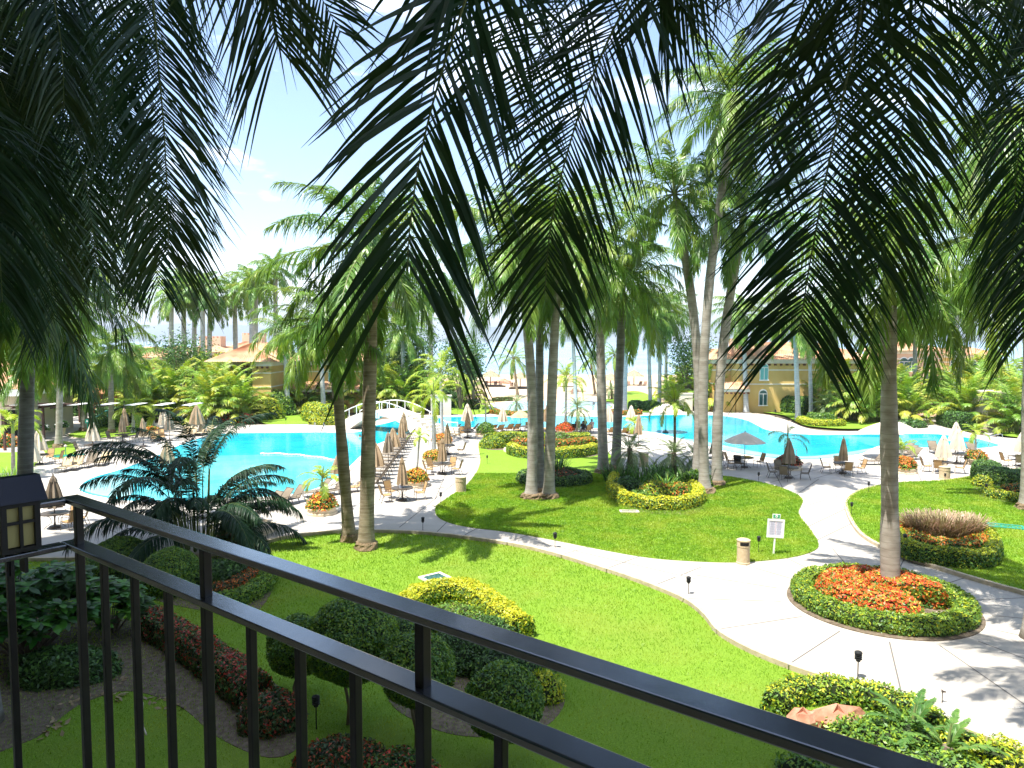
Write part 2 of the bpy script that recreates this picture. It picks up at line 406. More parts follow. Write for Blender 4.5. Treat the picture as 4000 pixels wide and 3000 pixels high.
def band(mb, path, wdt, z0, z1, closed=True, side=0.0, mi=0):
    k = len(path); L = []; Rr = []
    for i in range(k):
        a = path[(i - 1) % k] if closed or i > 0 else path[i]
        b = path[(i + 1) % k] if closed or i < k - 1 else path[i]
        t = (b - a); t.z = 0; t.normalize(); nn = Vector((-t.y, t.x, 0))
        L.append(path[i] + nn * (wdt / 2 + side)); Rr.append(path[i] - nn * (wdt / 2 - side))
    v = []; f = []
    for i in range(k):
        v += [(L[i].x, L[i].y, z0), (L[i].x, L[i].y, z1), (Rr[i].x, Rr[i].y, z1), (Rr[i].x, Rr[i].y, z0)]
    for i in range(k if closed else k - 1):
        a = 4 * i; b = 4 * ((i + 1) % k)
        f += [(a, b, b + 1, a + 1), (a + 1, b + 1, b + 2, a + 2), (a + 2, b + 2, b + 3, a + 3)]
    mb.add(v, f, mi)
# ------------------------------------------------------------------ ground, paths, lawns, water
X = 1.80832
def px(l): return [(a * X, b * X) for a, b in l]
def sheet(name, path, z0, z1, m, stf=False):
    mb = MB(); mb.prism([(p.x, p.y) for p in path], z0, z1)
    o = mb.obj(name, m); o['kind'] = 'structure'
    return o
mb = MB(); mb.add([(-700, -120, -.22), (700, -120, -.22), (700, 104, -.22), (-700, 104, -.22)], [(0, 1, 2, 3)])
struct(mb.obj('ground', M['soil']))
mb = MB()
ys = [104, 150, 190, 206, 212, 260]; zs = [-.22, -.22, -.55, -.80, -1.4, -6]
for i, (y, z) in enumerate(zip(ys, zs)): mb.add([(-900, y, z), (900, y, z)], [])
mb.f = [(2 * i, 2 * i + 1, 2 * i + 3, 2 * i + 2) for i in range(5)]; mb.m = [0] * 5
struct(mb.obj('beach', M['sand']))
mb = MB(); mb.add([(-14000, 190, -.95), (14000, 190, -.95), (16000, 16000, -.95), (-16000, 16000, -.95)], [(0, 1, 2, 3)])
struct(mb.obj('sea', M['sea']))
# distant headlands
def hill(name, x0, x1, y, h, seed, dep=2500):
    r = np.random.default_rng(seed); n = 60; mb = MB(); v = []
    ph = r.uniform(0, 6, 6)
    for i in range(n + 1):
        t = i / n; x = x0 + (x1 - x0) * t
        e = math.sin(math.pi * t) ** 0.7
        hh = h * e * (0.78 + 0.14 * math.sin(5 * t + ph[0]) + 0.08 * math.sin(13 * t + ph[1]) + 0.04 * math.sin(31 * t + ph[2]))
        v += [(x, y - dep * .5, -2), (x, y - dep * .2, hh * .55 * (1 + .15 * math.sin(23 * t + ph[3]))), (x, y, hh), (x, y + dep * .5, -2)]
    f = []
    for i in range(n):
        for k in range(3): f.append((4 * i + k, 4 * i + 4 + k, 4 * i + 5 + k, 4 * i + 1 + k))
    mb.add(v, f); return struct(mb.obj(name, M['hill'], smooth=True))
hill('far_hills', -900, 1050, 9000, 232, 3)
hill('coastal_hills', -8200, -2600, 11000, 300, 5, 3500)

EDGE_A = [(-900, 2185), (-300, 2180), (200, 2175), (600, 2168), (900, 2152), (1010, 2118), (1120, 2090), (1300, 2070), (1501, 2067), (1718, 2079),
          (1989, 2115), (2170, 2155), (2350, 2209), (2531, 2269), (2688, 2336), (2766, 2396), (2820, 2459), (2929, 2522), (3074, 2582),
          (3218, 2631), (3345, 2667), (3489, 2721), (3652, 2784), (3797, 2842), (4000, 2915), (4500, 3080), (5400, 3330)]
FAR_D = [(5400, 1790), (4600, 1745), (4100, 1722), (3960, 1712), (3830, 1700), (3740, 1675), (3690, 1645), (3668, 1628), (3590, 1628), (3590, 1655), (3540, 1672), (3400, 1682),
         (3250, 1684), (3150, 1672), (3070, 1640), (2980, 1617), (2850, 1608), (2700, 1606), (2400, 1610), (2200, 1612), (2030, 1618), (1900, 1618), (1650, 1622), (1480, 1640),
         (1380, 1655), (1200, 1657), (1050, 1658), (940, 1660), (860, 1655), (800, 1600), (740, 1590), (745, 1640), (660, 1655), (560, 1650), (480, 1680), (360, 1690), (330, 1655), (370, 1620), (320, 1600), (240, 1620), (150, 1660), (0, 1610), (-400, 1620), (-900, 1700)]
edgeA = GP(EDGE_A, 0, False)
farD = GP(FAR_D, 0, False, 4)
sheet('pool_deck', edgeA + farD, -.4, 0.0, M['concrete'])
lawnA = edgeA + [Vector((30, -6, 0)), Vector((-60, -6, 0))]
mbl = MB(); mbl.prism([(p.x, p.y) for p in [e + Vector((0, .3, 0)) for e in edgeA] + lawnA[-2:]], -.3, -.15)
LAWN_A = mbl.obj('lawn', M['lawn']); LAWN_A['kind'] = 'structure'
mb = MB(); band(mb, edgeA, .16, -.2, .006, False, side=-.08); struct(mb.obj('kerb', M['kerb']))
LB = px([(1035, 955), (1037, 1000), (1012, 1045), (965, 1078), (941, 1098), (950, 1120), (1000, 1137), (1100, 1150), (1200, 1168), (1300, 1188), (1400, 1205),
         (1500, 1213), (1600, 1215), (1700, 1206), (1755, 1192), (1768, 1175), (1750, 1145), (1725, 1110), (1733, 1080), (1700, 1060), (1650, 1045), (1580, 1032)]) + \
    [(2760, 1860), (2640, 1868), (2520, 1872), (2440, 1850), (2400, 1800), (2370, 1760), (2330, 1728), (2200, 1712), (2050, 1704), (1930, 1706)]
lawnB = GP(LB); sheet('lawn', lawnB, -.02, .035, M['lawn'])
LC = [(3305, 1985), (3309, 1960), (3340, 1932), (3392, 1913), (3507, 1892), (3688, 1883), (3851, 1857), (3960, 1838), (4300, 1815), (5000, 1850), (5200, 2700), (4500, 2490),
      (4200, 2385), (4000, 2323), (3887, 2292), (3707, 2238), (3526, 2179), (3381, 2106), (3327, 2043)]
lawnC = GP(LC); sheet('lawn', lawnC, -.02, .12, M['lawn'])
mb = MB(); band(mb, lawnC, .16, 0, .15, True); struct(mb.obj('kerb', M['kerb']))
LD = [(2858, 1612), (2900, 1604), (2960, 1608), (3060, 1622), (3130, 1656), (3200, 1668), (3330, 1675), (3500, 1667), (3500, 1652), (3300, 1640), (3150, 1625), (3050, 1600), (2860, 1590)]
sheet('lawn', GP(LD), -.02, .03, M['lawn'])
LE = [(1040, 1655), (1200, 1656), (1330, 1655), (1330, 1630), (1180, 1612), (1060, 1610), (1000, 1625)]
sheet('lawn', GP(LE), -.02, .03, M['lawn'])
LF = [(165, 1745), (180, 1780), (240, 1793), (285, 1782), (303, 1755), (295, 1735), (240, 1722), (185, 1725)]
lf = GP(LF); sheet('lawn', lf, -.02, .03, M['lawn'])
mb = MB(); band(mb, lf, .12, 0, .06, True); struct(mb.obj('kerb', M['kerb']))
LG = [(265, 1700), (300, 1712), (380, 1713), (480, 1705), (580, 1692), (590, 1672), (520, 1655), (400, 1670), (320, 1678)]
lg = GP(LG); sheet('lawn', lg, -.02, .03, M['lawn'])
mb = MB(); band(mb, lg, .12, 0, .06, True); struct(mb.obj('kerb', M['kerb']))
LH = [(-500, 1770), (40, 1768), (130, 1755), (150, 1790), (120, 1830), (0, 1850), (-500, 1880)]
sheet('lawn', GP(LH), -.02, .03, M['lawn'])
sheet('lawn', GP([(175, 1600), (215, 1625), (225, 1660), (180, 1662), (140, 1630), (145, 1605)]), -.02, .03, M['lawn'])
sheet('lawn', GP([(1800, 1620), (1880, 1618), (1912, 1606), (1905, 1588), (1850, 1575), (1810, 1570), (1770, 1590), (1760, 1612)]), -.03, .03, M['lawn'])
sheet('lawn', GP([(2370, 1605), (2560, 1612), (2600, 1600), (2570, 1560), (2500, 1530), (2450, 1530), (2400, 1555), (2360, 1562), (2400, 1580)]), -.26, .03, M['lawn'])
sheet('lawn', GP([(3890, 1690), (3960, 1706), (4100, 1712), (4100, 1695), (3960, 1680), (3915, 1685)]), -.02, .03, M['lawn'])

# pools
def pool(path, m, coping=True, z=.012, name='pool_water'):
    mb = MB(); mb.prism([(p.x, p.y) for p in path], -.05, z); o = mb.obj(name, m); o['kind'] = 'structure'
    if coping:
        mb = MB(); band(mb, path, .34, 0, .05, True, side=0); struct(mb.obj('pool_coping', M['coping']))
PL = [(298, 1911), (320, 1885), (370, 1862), (440, 1843), (520, 1815), (620, 1775), (700, 1738), (800, 1706), (900, 1693), (1100, 1690), (1250, 1689), (1380, 1690), (1420, 1680),
      (1440, 1668), (1500, 1655), (1560, 1640), (1644, 1631), (1800, 1628), (2030, 1627), (2170, 1624), (2300, 1627), (2400, 1629), (2560, 1622), (2700, 1620), (2830, 1625),
      (2915, 1640), (2960, 1660), (3000, 1679), (3080, 1691), (3200, 1698), (3440, 1696), (3560, 1694), (3670, 1696), (3815, 1714), (3900, 1735), (3915, 1742), (3850, 1753), (3700, 1755), (3540, 1746),
      (3460, 1742), (3417, 1754), (3380, 1772), (3327, 1783), (3200, 1797), (3050, 1795), (2950, 1785), (2850, 1768), (2760, 1745), (2650, 1716), (2540, 1690),
      (2400, 1678), (2200, 1673), (2000, 1672), (1850, 1673), (1740, 1670), (1660, 1668), (1600, 1690), (1555, 1707), (1460, 1748), (1411, 1789), (1384, 1816), (1302, 1884), (1216, 1920), (1100, 1940), (900, 1952), (700, 1960), (500, 1962), (380, 1945), (320, 1930)]
pool(GP(PL, n=5), M['water'])
PSH = [(312, 1911), (330, 1890), (400, 1862), (520, 1822), (640, 1790), (800, 1782), (960, 1778), (1060, 1778), (1200, 1786), (1290, 1797), (1330, 1815), (1360, 1828), (1296, 1880), (1216, 1914), (1100, 1934), (900, 1946), (700, 1953), (500, 1955), (390, 1939)]
pool(GP(PSH, n=5), M['water_shallow'], False, .016, 'shallow_water')
pool(GP([(318, 1911), (340, 1890), (400, 1872), (480, 1868), (520, 1900), (500, 1940), (400, 1936)], n=5), M['water_pale'], False, .020, 'shallow_water')
pool(GP([(2560, 1708), (2700, 1716), (2850, 1745), (3000, 1772), (3150, 1783), (3300, 1768), (3400, 1752), (3408, 1754), (3327, 1778), (3200, 1791), (3050, 1789), (2950, 1779), (2850, 1762), (2760, 1739), (2650, 1716)], n=5), M['water_pale'], False, .016, 'shallow_water')
pool(GP([(3250, 1706), (3330, 1718), (3400, 1740), (3430, 1744), (3500, 1738), (3700, 1748), (3850, 1747), (3895, 1740), (3880, 1730), (3750, 1716), (3600, 1712), (3450, 1708)], n=5), M['water_shallow'], False, .016, 'shallow_water')
pool(GP([(3590, 1722), (3660, 1713), (3760, 1718), (3860, 1735), (3840, 1745), (3720, 1748), (3620, 1742)], n=5), M['water'], False, .020, 'pool_water')
KP = [(1930, 1588), (1960, 1576), (2030, 1568), (2150, 1566), (2280, 1567), (2370, 1575), (2398, 1588), (2380, 1600), (2300, 1608), (2150, 1611), (2040, 1609), (1960, 1602)]
kp = GP(KP); sheet('pool_deck', [p + (p - kp[0].lerp(kp[len(kp) // 2], .5)) * .12 for p in kp], -.26, 0, M['concrete'])
pool(kp, M['water_pale'])
mb = MB()
for i in range(22):
    t = i / 21; u = 1025 + t * 275; v = 1774 + 24 * t ** 2 + 1.5 * math.sin(i)
    g = G(u, v); mb.lathe([(.01, 0), (.17, .0), (.19, .05), (.17, .10), (.01, .11)], 9, (g.x, g.y, .0))
ws = mb.obj('stepping_stones', M['coping']); struct(ws)
# brick drive and its approach
sheet('brick_path', GP([(3592, 1632), (3672, 1632), (3690, 1600), (3685, 1560), (3650, 1545), (3600, 1570)]), -.3, -.01, M['brick'])
sheet('path', GP([(3880, 1662), (3925, 1668), (3905, 1682), (3870, 1698), (3840, 1695), (3862, 1680)], n=2), -.2, .006, M['concrete'])

# joints in the paving
mb = MB()
def joint(u0, v0, u1, v1, wd=.024):
    a, b = G(u0, v0), G(u1, v1); t = (b - a).normalized(); n = Vector((-t.y, t.x, 0)) * wd
    mb.add([tuple(a + n + Vector((0, 0, .004))), tuple(a - n + Vector((0, 0, .004))), tuple(b - n + Vector((0, 0, .004))), tuple(b + n + Vector((0, 0, .004)))], [(0, 1, 2, 3)])
CB = Vector((12.6, 24.0, 0))
for k in range(15):
    a = k * 2 * math.pi / 15 + .12
    p0 = CB + Vector((math.cos(a), math.sin(a), 0)) * 3.3; p1 = CB + Vector((math.cos(a), math.sin(a), 0)) * 6.75
    t = (p1 - p0).normalized(); n = Vector((-t.y, t.x, 0)) * .02; z = Vector((0, 0, .004))
    mb.add([tuple(q + z) for q in (p0 + n, p0 - n, p1 - n, p1 + n)], [(0, 1, 2, 3)])
for q in [(2560, 2285, 2740, 2215), (2360, 2225, 2520, 2165), (2180, 2170, 2330, 2130), (1960, 2125, 2080, 2085), (1800, 2098, 1870, 2060), (2100, 2118, 2720, 2262), (1700, 2085, 1745, 2040),
          (3130, 2140, 3420, 2000), (3150, 2060, 3330, 1975), (3120, 1985, 3300, 1930), (3100, 1940, 3200, 1870), (2990, 1890, 3240, 1822), (3330, 1930, 3160, 1900), (3060, 1910, 3000, 1800),
          (1480, 1950, 1750, 1900), (1300, 2010, 1830, 1880), (1560, 2060, 1860, 1820), (1100, 2085, 1420, 1960), (900, 2130, 1180, 1985), (1560, 1930, 1730, 1988), (1720, 1830, 1860, 1850),
          (300, 2030, 640, 2140), (60, 2060, 420, 1985), (560, 2160, 420, 2000), (3420, 1905, 3700, 1790), (3600, 1880, 3560, 1800), (3180, 1870, 3420, 1800), (3700, 1860, 3950, 1780), (1700, 1950, 1780, 1760)]: joint(*q)
struct(mb.obj('paving_joints', M['joint']))
ring = [CB + Vector((math.cos(a), math.sin(a), 0)) * 6.9 for a in np.linspace(0, 2 * math.pi, 120, endpoint=False)]
def inside(p, poly):
    c = False; n = len(poly)
    for i in range(n):
        a, b = poly[i], poly[i - 1]
        if (a.y > p.y) != (b.y > p.y) and p.x < (b.x - a.x) * (p.y - a.y) / (b.y - a.y) + a.x: c = not c
    return c
deckpoly = edgeA + farD
seg = []
mb = MB()
runs = []; cur = []
for p in ring + ring[:1]:
    ok = inside(p, deckpoly) and not inside(p, lawnB) and not inside(p, lawnC)
    if ok: cur.append(p)
    elif cur: runs.append(cur); cur = []
if cur: runs.append(cur)
for r_ in runs:
    if len(r_) > 2: band(mb, r_, .10, -.01, .005, False)
struct(mb.obj('pebble_band', M['pebble']))

# soil beds inside lawns: sheets slightly above the grass
def bed(pxs, z, name='planting_bed'):
    return sheet(name, GP(pxs, z), z - .05, z + .012, M['soil'])
bed([(1520, 2740), (1560, 2600), (1700, 2480), (1950, 2500), (2120, 2600), (2200, 2700), (2190, 2780), (2100, 2850), (1900, 2880), (1700, 2850)], -.15)
bed([(560, 2440), (720, 2480), (900, 2560), (1130, 2720), (1170, 2900), (1050, 2960), (850, 2880), (700, 2760), (500, 2700), (300, 2760), (100, 2900), (-200, 2900), (-200, 2400), (200, 2350)], -.15)
bed([(320, 2150), (480, 2130), (800, 2150), (980, 2200), (1060, 2280), (1040, 2350), (960, 2400), (760, 2380), (560, 2330), (340, 2250)], -.15)
bed([(2590 - 200, 1925), (2450, 1985), (2560, 2008), (2700, 2010), (2750, 1985), (2752, 1960), (2800, 1900), (2700, 1870), (2500, 1870), (2400, 1880)], .035)
bed([(2030, 1890), (2060, 1905), (2160, 1912), (2260, 1905), (2310, 1880), (2300, 1855), (2200, 1840), (2080, 1850)], .035)
bed([(1890, 1745), (1910, 1757), (1990, 1760), (1995, 1775), (2100, 1790), (2300, 1785), (2340, 1765), (2320, 1725), (2100, 1712), (1930, 1720)], .035)
bed([(3480, 2100), (3500, 2160), (3600, 2200), (3760, 2222), (3890, 2215), (3895, 2160), (3840, 2110), (3700, 2070), (3560, 2070)], .12)
bed([(3800, 1905), (3830, 1940), (3950, 1965), (4200, 1985), (4400, 1950), (4300, 1880), (4000, 1860), (3860, 1870)], .12)
mb = MB(); n = 60
mb.lathe([(3.0, 0.0), (3.0, .03), (2.9, .05), (.05, .06)], n, (CB.x, CB.y, 0)); struct(mb.obj('planting_bed', M['soil']))

# grass blades on the lawns nearest the camera
def blades(name, poly, z, n, ymax, ymin=11, hole=None, h=.055):
    P_ = []
    pts = np.empty((0, 2)); r = np.random.default_rng(11)
    xs = [p.x for p in poly]; ysy = [p.y for p in poly]
    x0, x1 = max(min(xs), -32), min(max(xs), 30); y0, y1 = max(min(ysy), ymin), min(max(ysy), ymax)
    q = np.stack([r.uniform(x0, x1, n), r.uniform(y0, y1, n)], 1)
    ok = np.abs(q[:, 0]) < q[:, 1] * .76 + .5
    q = q[ok]
    A = np.array([(p.x, p.y) for p in poly]); ins = np.zeros(len(q), bool)
    B = np.roll(A, 1, 0)
    for a, b in zip(A, B):
        cnd = (a[1] > q[:, 1]) != (b[1] > q[:, 1])
        if a[1] != b[1]:
            xi = (b[0] - a[0]) * (q[:, 1] - a[1]) / (b[1] - a[1]) + a[0]
            ins ^= cnd & (q[:, 0] < xi)
    q = q[ins]; k = len(q)
    a = r.uniform(0, 2 * np.pi, k); hh = h * r.uniform(.5, 1.3, k) ; sc = np.clip(q[:, 1] / 22, .7, 2)
    d = np.stack([np.cos(a), np.sin(a)], 1) * (.011 * sc)[:, None]
    ln = r.normal(0, .025, (k, 2))
    v = np.zeros((k, 4, 3))
    v[:, 0, :2] = q - d; v[:, 1, :2] = q + d; v[:, :2, 2] = z
    v[:, 2, :2] = q + d * .3 + ln; v[:, 3, :2] = q - d * .3 + ln; v[:, 2:, 2] = (z + hh * np.sqrt(sc))[:, None]
    mb = MB(); mb.quads(v); return stuff(mb.obj(name, M['blade']))
stuff(blades('grass', [e + Vector((0, -.12, 0)) for e in edgeA] + lawnA[-2:], -.15, 340000, 36), 'short bright green grass of the lawn below the balcony', 'grass')
stuff(blades('grass', lawnB, .035, 330000, 48, h=.05), 'mown green grass of the island lawn around the tall palms', 'grass')
stuff(blades('grass', lawnC, .12, 240000, 48, h=.05), 'mown green grass of the lawn beside the round flower bed', 'grass')

# sea air
mh = bpy.data.materials.new('haze'); mh.use_nodes = True; nh = mh.node_tree; nh.nodes.remove(nh.nodes['Principled BSDF'])
pv = nh.nodes.new('ShaderNodeVolumePrincipled'); pv.inputs['Color'].default_value = (.82, .90, 1.0, 1); pv.inputs['Density'].default_value = 0.00016; pv.inputs['Anisotropy'].default_value = .3
nh.links.new(pv.outputs[0], nh.nodes['Material Output'].inputs['Volume'])
mb = MB(); mb.box((0, 7000, 145), (34000, 22000, 303)); hz = mb.obj('haze', mh); hz['kind'] = 'stuff'
# ------------------------------------------------------------------ foliage builders
def nrm(a): return a / np.maximum(np.linalg.norm(a, axis=-1, keepdims=True), 1e-9)
def frond(mb, path, side, nl, Ll, wd, r, t0=.12, droop=.35, plume=.0, fwd=(.75, 1.6), K=4, mi=0, mr=1, rr=.03, prof=None, jit=.12, rsides=4, fold=0.0, tipmin=.35):
    """path: list of points along the midrib; leaflets both sides"""
    pts = np.array([tuple(p) for p in path], float)
    seg = np.linalg.norm(np.diff(pts, axis=0), axis=1); s = np.concatenate([[0], np.cumsum(seg)]); s /= s[-1]
    mb.tube([tuple(p) for p in pts], [rr * (1 - .85 * q) for q in s], rsides, mr, cap=False)
    t = np.linspace(t0, .995, nl)
    t = np.repeat(t, 2) + r.uniform(-.3, .3, nl * 2) / nl
    t = np.clip(t, 0, 1)
    sg = np.tile([1, -1], nl)
    p = np.stack([np.interp(t, s, pts[:, i]) for i in range(3)], 1)
    T = np.gradient(pts, axis=0); T = np.stack([np.interp(t, s, T[:, i]) for i in range(3)], 1); T = nrm(T)
    sd = np.asarray(side, float)
    sd = np.tile(sd, (len(t), 1)) if sd.ndim == 1 else np.stack([np.interp(t, s, sd[:, i]) for i in range(3)], 1)
    sd = nrm(sd - T * np.sum(sd * T, 1, keepdims=True)); N = np.cross(sd, T)
    N = N * np.sign(N[:, 2:3] + 1e-6)
    f = fwd[0] + (fwd[1] - fwd[0]) * t
    f = f * (1 + r.normal(0, jit, len(t)))
    up = plume * r.uniform(-1, 1, len(t)) + fold
    d = nrm(sd * sg[:, None] * np.cos(up)[:, None] + T * f[:, None] + N * np.sin(up)[:, None] + r.normal(0, jit * .5, (len(t), 3)))
    if prof is None:
        L = Ll * np.minimum(1, .45 + t * 2.2) * np.where(t > .6, 1 - (1 - tipmin) * ((t - .6) / .4) ** 1.3, 1)
    else: L = Ll * prof(t)
    L = L * r.uniform(.82, 1.08, len(t))
    ks = np.linspace(0, 1, K)
    W0 = nrm(np.cross(d, N) + N * r.uniform(-.6, .6, (len(t), 1)))
    wk = {3: [.6, 1, .12], 4: [.55, 1, .8, .08], 5: [.5, .95, 1, .6, .06], 6: [.5, .9, 1, .85, .5, .05]}[K]
    out = np.zeros((len(t), K, 2, 3))
    dr = droop * r.uniform(.6, 1.4, len(t))
    for k in range(K):
        c = p + d * (L * ks[k])[:, None]
        c[:, 2] -= dr * L * ks[k] ** 2
        c[:, :2] -= d[:, :2] * (dr * L * ks[k] ** 2 * .35)[:, None]
        wv = W0 * (wd * wk[k] * .5)
        out[:, k, 0] = c - wv; out[:, k, 1] = c + wv
    mb.strips(out, mi)
def arc_path(az, e0, bend, L, n=14, p0=(0, 0, 0), power=1.25, emin=-88):
    e = [max(e0 - bend * ((i + .5) / n) ** power, emin) for i in range(n)]
    p = Vector(p0); out = [p.copy()]
    for a in e:
        a = R(a); st = L / n
        p = p + Vector((math.cos(az) * math.cos(a), math.sin(az) * math.cos(a), math.sin(a))) * st
        out.append(p.copy())
    return out
def crown_mesh(name, seed, nf, L, Ll, nl, wd, mats, elev=(80, -15), bend=(55, 120), droop=.4, plume=.5, K=4, rr=.035, spear=True, p0r=.12, emin=-88, t0=.14, tipmin=.35, fwd=(.7, 1.5), Lj=.12, low=None):
    r = np.random.default_rng(seed); mb = MB()
    for i in range(nf):
        q = i / max(nf - 1, 1)
        az = i * 2.39996 + r.uniform(-.25, .25)
        e0 = elev[0] + (elev[1] - elev[0]) * q + r.uniform(-6, 6)
        bd = bend[0] + (bend[1] - bend[0]) * min(1, q * 1.3) + r.uniform(-10, 10)
        l = L * (1 + r.uniform(-Lj, Lj)) * (.75 + .25 * min(1, q * 4))
        path = arc_path(az, e0, bd, l, p0=(p0r * math.cos(az), p0r * math.sin(az), -.25 * q), emin=emin)
        frond(mb, path, (-math.sin(az), math.cos(az), 0), nl, Ll, wd, r, t0=t0, droop=droop, plume=plume, K=K, rr=rr, tipmin=tipmin, fwd=fwd)
    if spear: mb.tube([(0, 0, -.1), (.04, .02, L * .25), (.1, .05, L * .5)], [.045, .04, .008], 5, 1, False)
    return mb.mesh(name, mats)
pm = [M['palm'], M['rachis']]
CR = {}
CR['royal'] = [crown_mesh('crown', 10 + i, 29, 5.2, 1.05, 86, .062, pm, elev=(84, -45), bend=(78, 58), droop=.55, plume=.8, rr=.04) for i in range(4)]
CR['royal_far'] = [crown_mesh('crown', 40 + i, 26, 4.9, 1.05, 50, .10, [M['palm_far'], M['rachis']], elev=(84, -40), bend=(74, 62), droop=.5, plume=.7, K=3, rr=.05) for i in range(3)]
CR['coconut'] = [crown_mesh('crown', 60 + i, 18, 4.6, .85, 44, .07, [M['palm_far'], M['rachis']], elev=(75, -30), bend=(60, 60), droop=.55, plume=.15, K=3, rr=.05) for i in range(2)]
CR['feather'] = [crown_mesh('crown', 70 + i, 13, 3.2, .62, 46, .05, [M['young'], M['rachis']], elev=(85, 0), bend=(70, 115), droop=.3, plume=.3, K=3, rr=.03) for i in range(2)]
CR['young'] = [crown_mesh('crown', 80 + i, 11, 1.35, .42, 26, .045, [M['young'], M['rachis']], elev=(78, 12), bend=(80, 110), droop=.2, plume=.1, K=3, rr=.018, p0r=.05, fold=0) if False else
               crown_mesh('crown', 80 + i, 11, 1.35, .42, 26, .045, [M['young'], M['rachis']], elev=(78, 12), bend=(80, 110), droop=.2, plume=.1, K=3, rr=.018, p0r=.05) for i in range(3)]
CR['pygmy'] = [crown_mesh('crown', 90 + i, 26, 1.5, .30, 34, .024, [M['pygmy'], M['rachis']], elev=(80, -35), bend=(70, 85), droop=.25, plume=.1, K=3, rr=.014, p0r=.08) for i in range(2)]
CR['sparse'] = [crown_mesh('crown', 96, 6, 1.9, .36, 30, .03, [M['palm'], M['rachis']], elev=(50, 5), bend=(80, 90), droop=.5, plume=.3, K=3, rr=.016, p0r=.05)]
CR['cycad'] = [crown_mesh('crown', 98, 16, 1.2, .2, 34, .04, [M['lf_green'], M['rachis']], elev=(65, 5), bend=(50, 70), droop=.12, plume=.05, K=3, rr=.012, p0r=.06)]
def clump_mesh(name, seed, nf, L, mats, nl=36, Ll=.55, wd=.055, e=(86, 42), bend=(60, 110), canes=True, spread=.5, K=3, droop=.35):
    r = np.random.default_rng(seed); mb = MB()
    for i in range(nf):
        az = i * 2.39996 + r.uniform(-.4, .4); q = i / nf
        b = Vector((math.cos(az), math.sin(az), 0)) * spread * math.sqrt(q) * r.uniform(.6, 1.2)
        hc = L * r.uniform(.15, .75) * (1.05 - q * .8)
        lean = Vector((math.cos(az), math.sin(az), 0)) * hc * .22 * q * 1.6
        top = b + lean + Vector((0, 0, hc))
        if canes: mb.tube([b, b + lean * .4 + Vector((0, 0, hc * .5)), top], [.035, .03, .022], 5, 1, False)
        l = L * r.uniform(.55, .85)
        path = arc_path(az + r.uniform(-.5, .5), e[0] + (e[1] - e[0]) * q + r.uniform(-6, 6), bend[0] + (bend[1] - bend[0]) * q, l, p0=top, n=11)
        az2 = math.atan2((path[-1] - path[0]).y, (path[-1] - path[0]).x)
        frond(mb, path, (-math.sin(az2), math.cos(az2), 0), nl, Ll, wd, r, t0=.12, droop=droop, plume=.15, K=K, rr=.018, fwd=(.6, 1.3))
    return mb.mesh(name, mats)
am = [M['areca'], M['rachis']]
CL = [clump_mesh('fronds', 100 + i, 44, 4.0, am, nl=30, Ll=.75, wd=.085, spread=.8) for i in range(4)]
CLW = [clump_mesh('fronds', 120 + i, 22, 2.2, am, nl=20, Ll=.5, wd=.08, spread=.5) for i in range(2)]

def trunk_mesh(pts, r0, r1, seed, flare=1.35, wavy=.03, n=14, bulge=0.0):
    r = np.random.default_rng(seed); mb = MB()
    sp = spline(pts, 10, False); k = len(sp); rs = []
    zt = sp[-1].z - sp[0].z
    for i, p in enumerate(sp):
        t = i / (k - 1); h = p.z - sp[0].z
        rad = r0 + (r1 - r0) * t + bulge * math.sin(math.pi * min(1, t * 1.2))
        rad *= 1 + wavy * math.sin(t * 17 + seed) + .4 * wavy * math.sin(t * 41 + seed)
        rad *= 1 + (flare - 1) * math.exp(-h / .45)
        rs.append(rad)
    mb.tube(sp, rs, n)
    return mb.mesh('trunk', [M['trunk']], True)
pal_i = [0]
def palm(base, top, wpx, label, kind='royal', var=0, cs=1.6, mat_='trunk', scale=1.0, z=0.0, lean=None, d=None, group=None, cat='palm tree', name='royal_palm', roots=True, shaftr=.8, flare=1.35, wavy=.03, rz=None, mesh=None):
    pal_i[0] += 1; k = pal_i[0]
    b = G(base[0], base[1], z) if d is None else P(base[0], base[1], d)
    dd = b.y; tp = P(top[0], top[1], dd)
    root = thing(name, label, cat, b, 0, group)
    r0 = wpx / 2 / F * dd
    mid = lean or (0, 0)
    H = tp - b
    pts = [Vector((0, 0, 0)), H * .33 + Vector((mid[0], 0, 0)), H * .66 + Vector((mid[0], 0, 0)), H]
    me = trunk_mesh(pts, r0 * 1.05, r0 * .82, k, flare, wavy); me.materials.clear(); me.materials.append(M[mat_])
    link('trunk', me, root)
    if roots:
        mb = MB(); rr = np.random.default_rng(k); wob = rr.uniform(.9, 1.12, (9, 18))
        rb = r0 * flare * 1.12
        mb.lathe([(rb * 1.12, -.2), (rb * 1.1, .04), (rb * 1.02, .16), (rb * .98, .26), (rb * .86, .34)], 18, wob=lambda i, j: wob[i][j])
        mb.obj('root_mass', M['roots'], root)
    end = H.copy(); dirv = (H - pts[2]).normalized()
    if cs > 0:
        mb = MB(); e2 = H + dirv * cs
        mb.tube([H - dirv * .05, H + dirv * cs * .25, H + dirv * cs * .7, e2], [r0 * .84, r0 * .82 * 1.02, r0 * .6, r0 * .42], 12)
        mb.obj('crownshaft', M['shaft'], root, smooth=True); end = e2
    cr_ = link('crown', mesh or CR[kind][var % len(CR[kind])], root, end)
    cr_.scale = (scale,) * 3; cr_.rotation_euler = (0, 0, rz if rz is not None else k * 1.7)
    return root

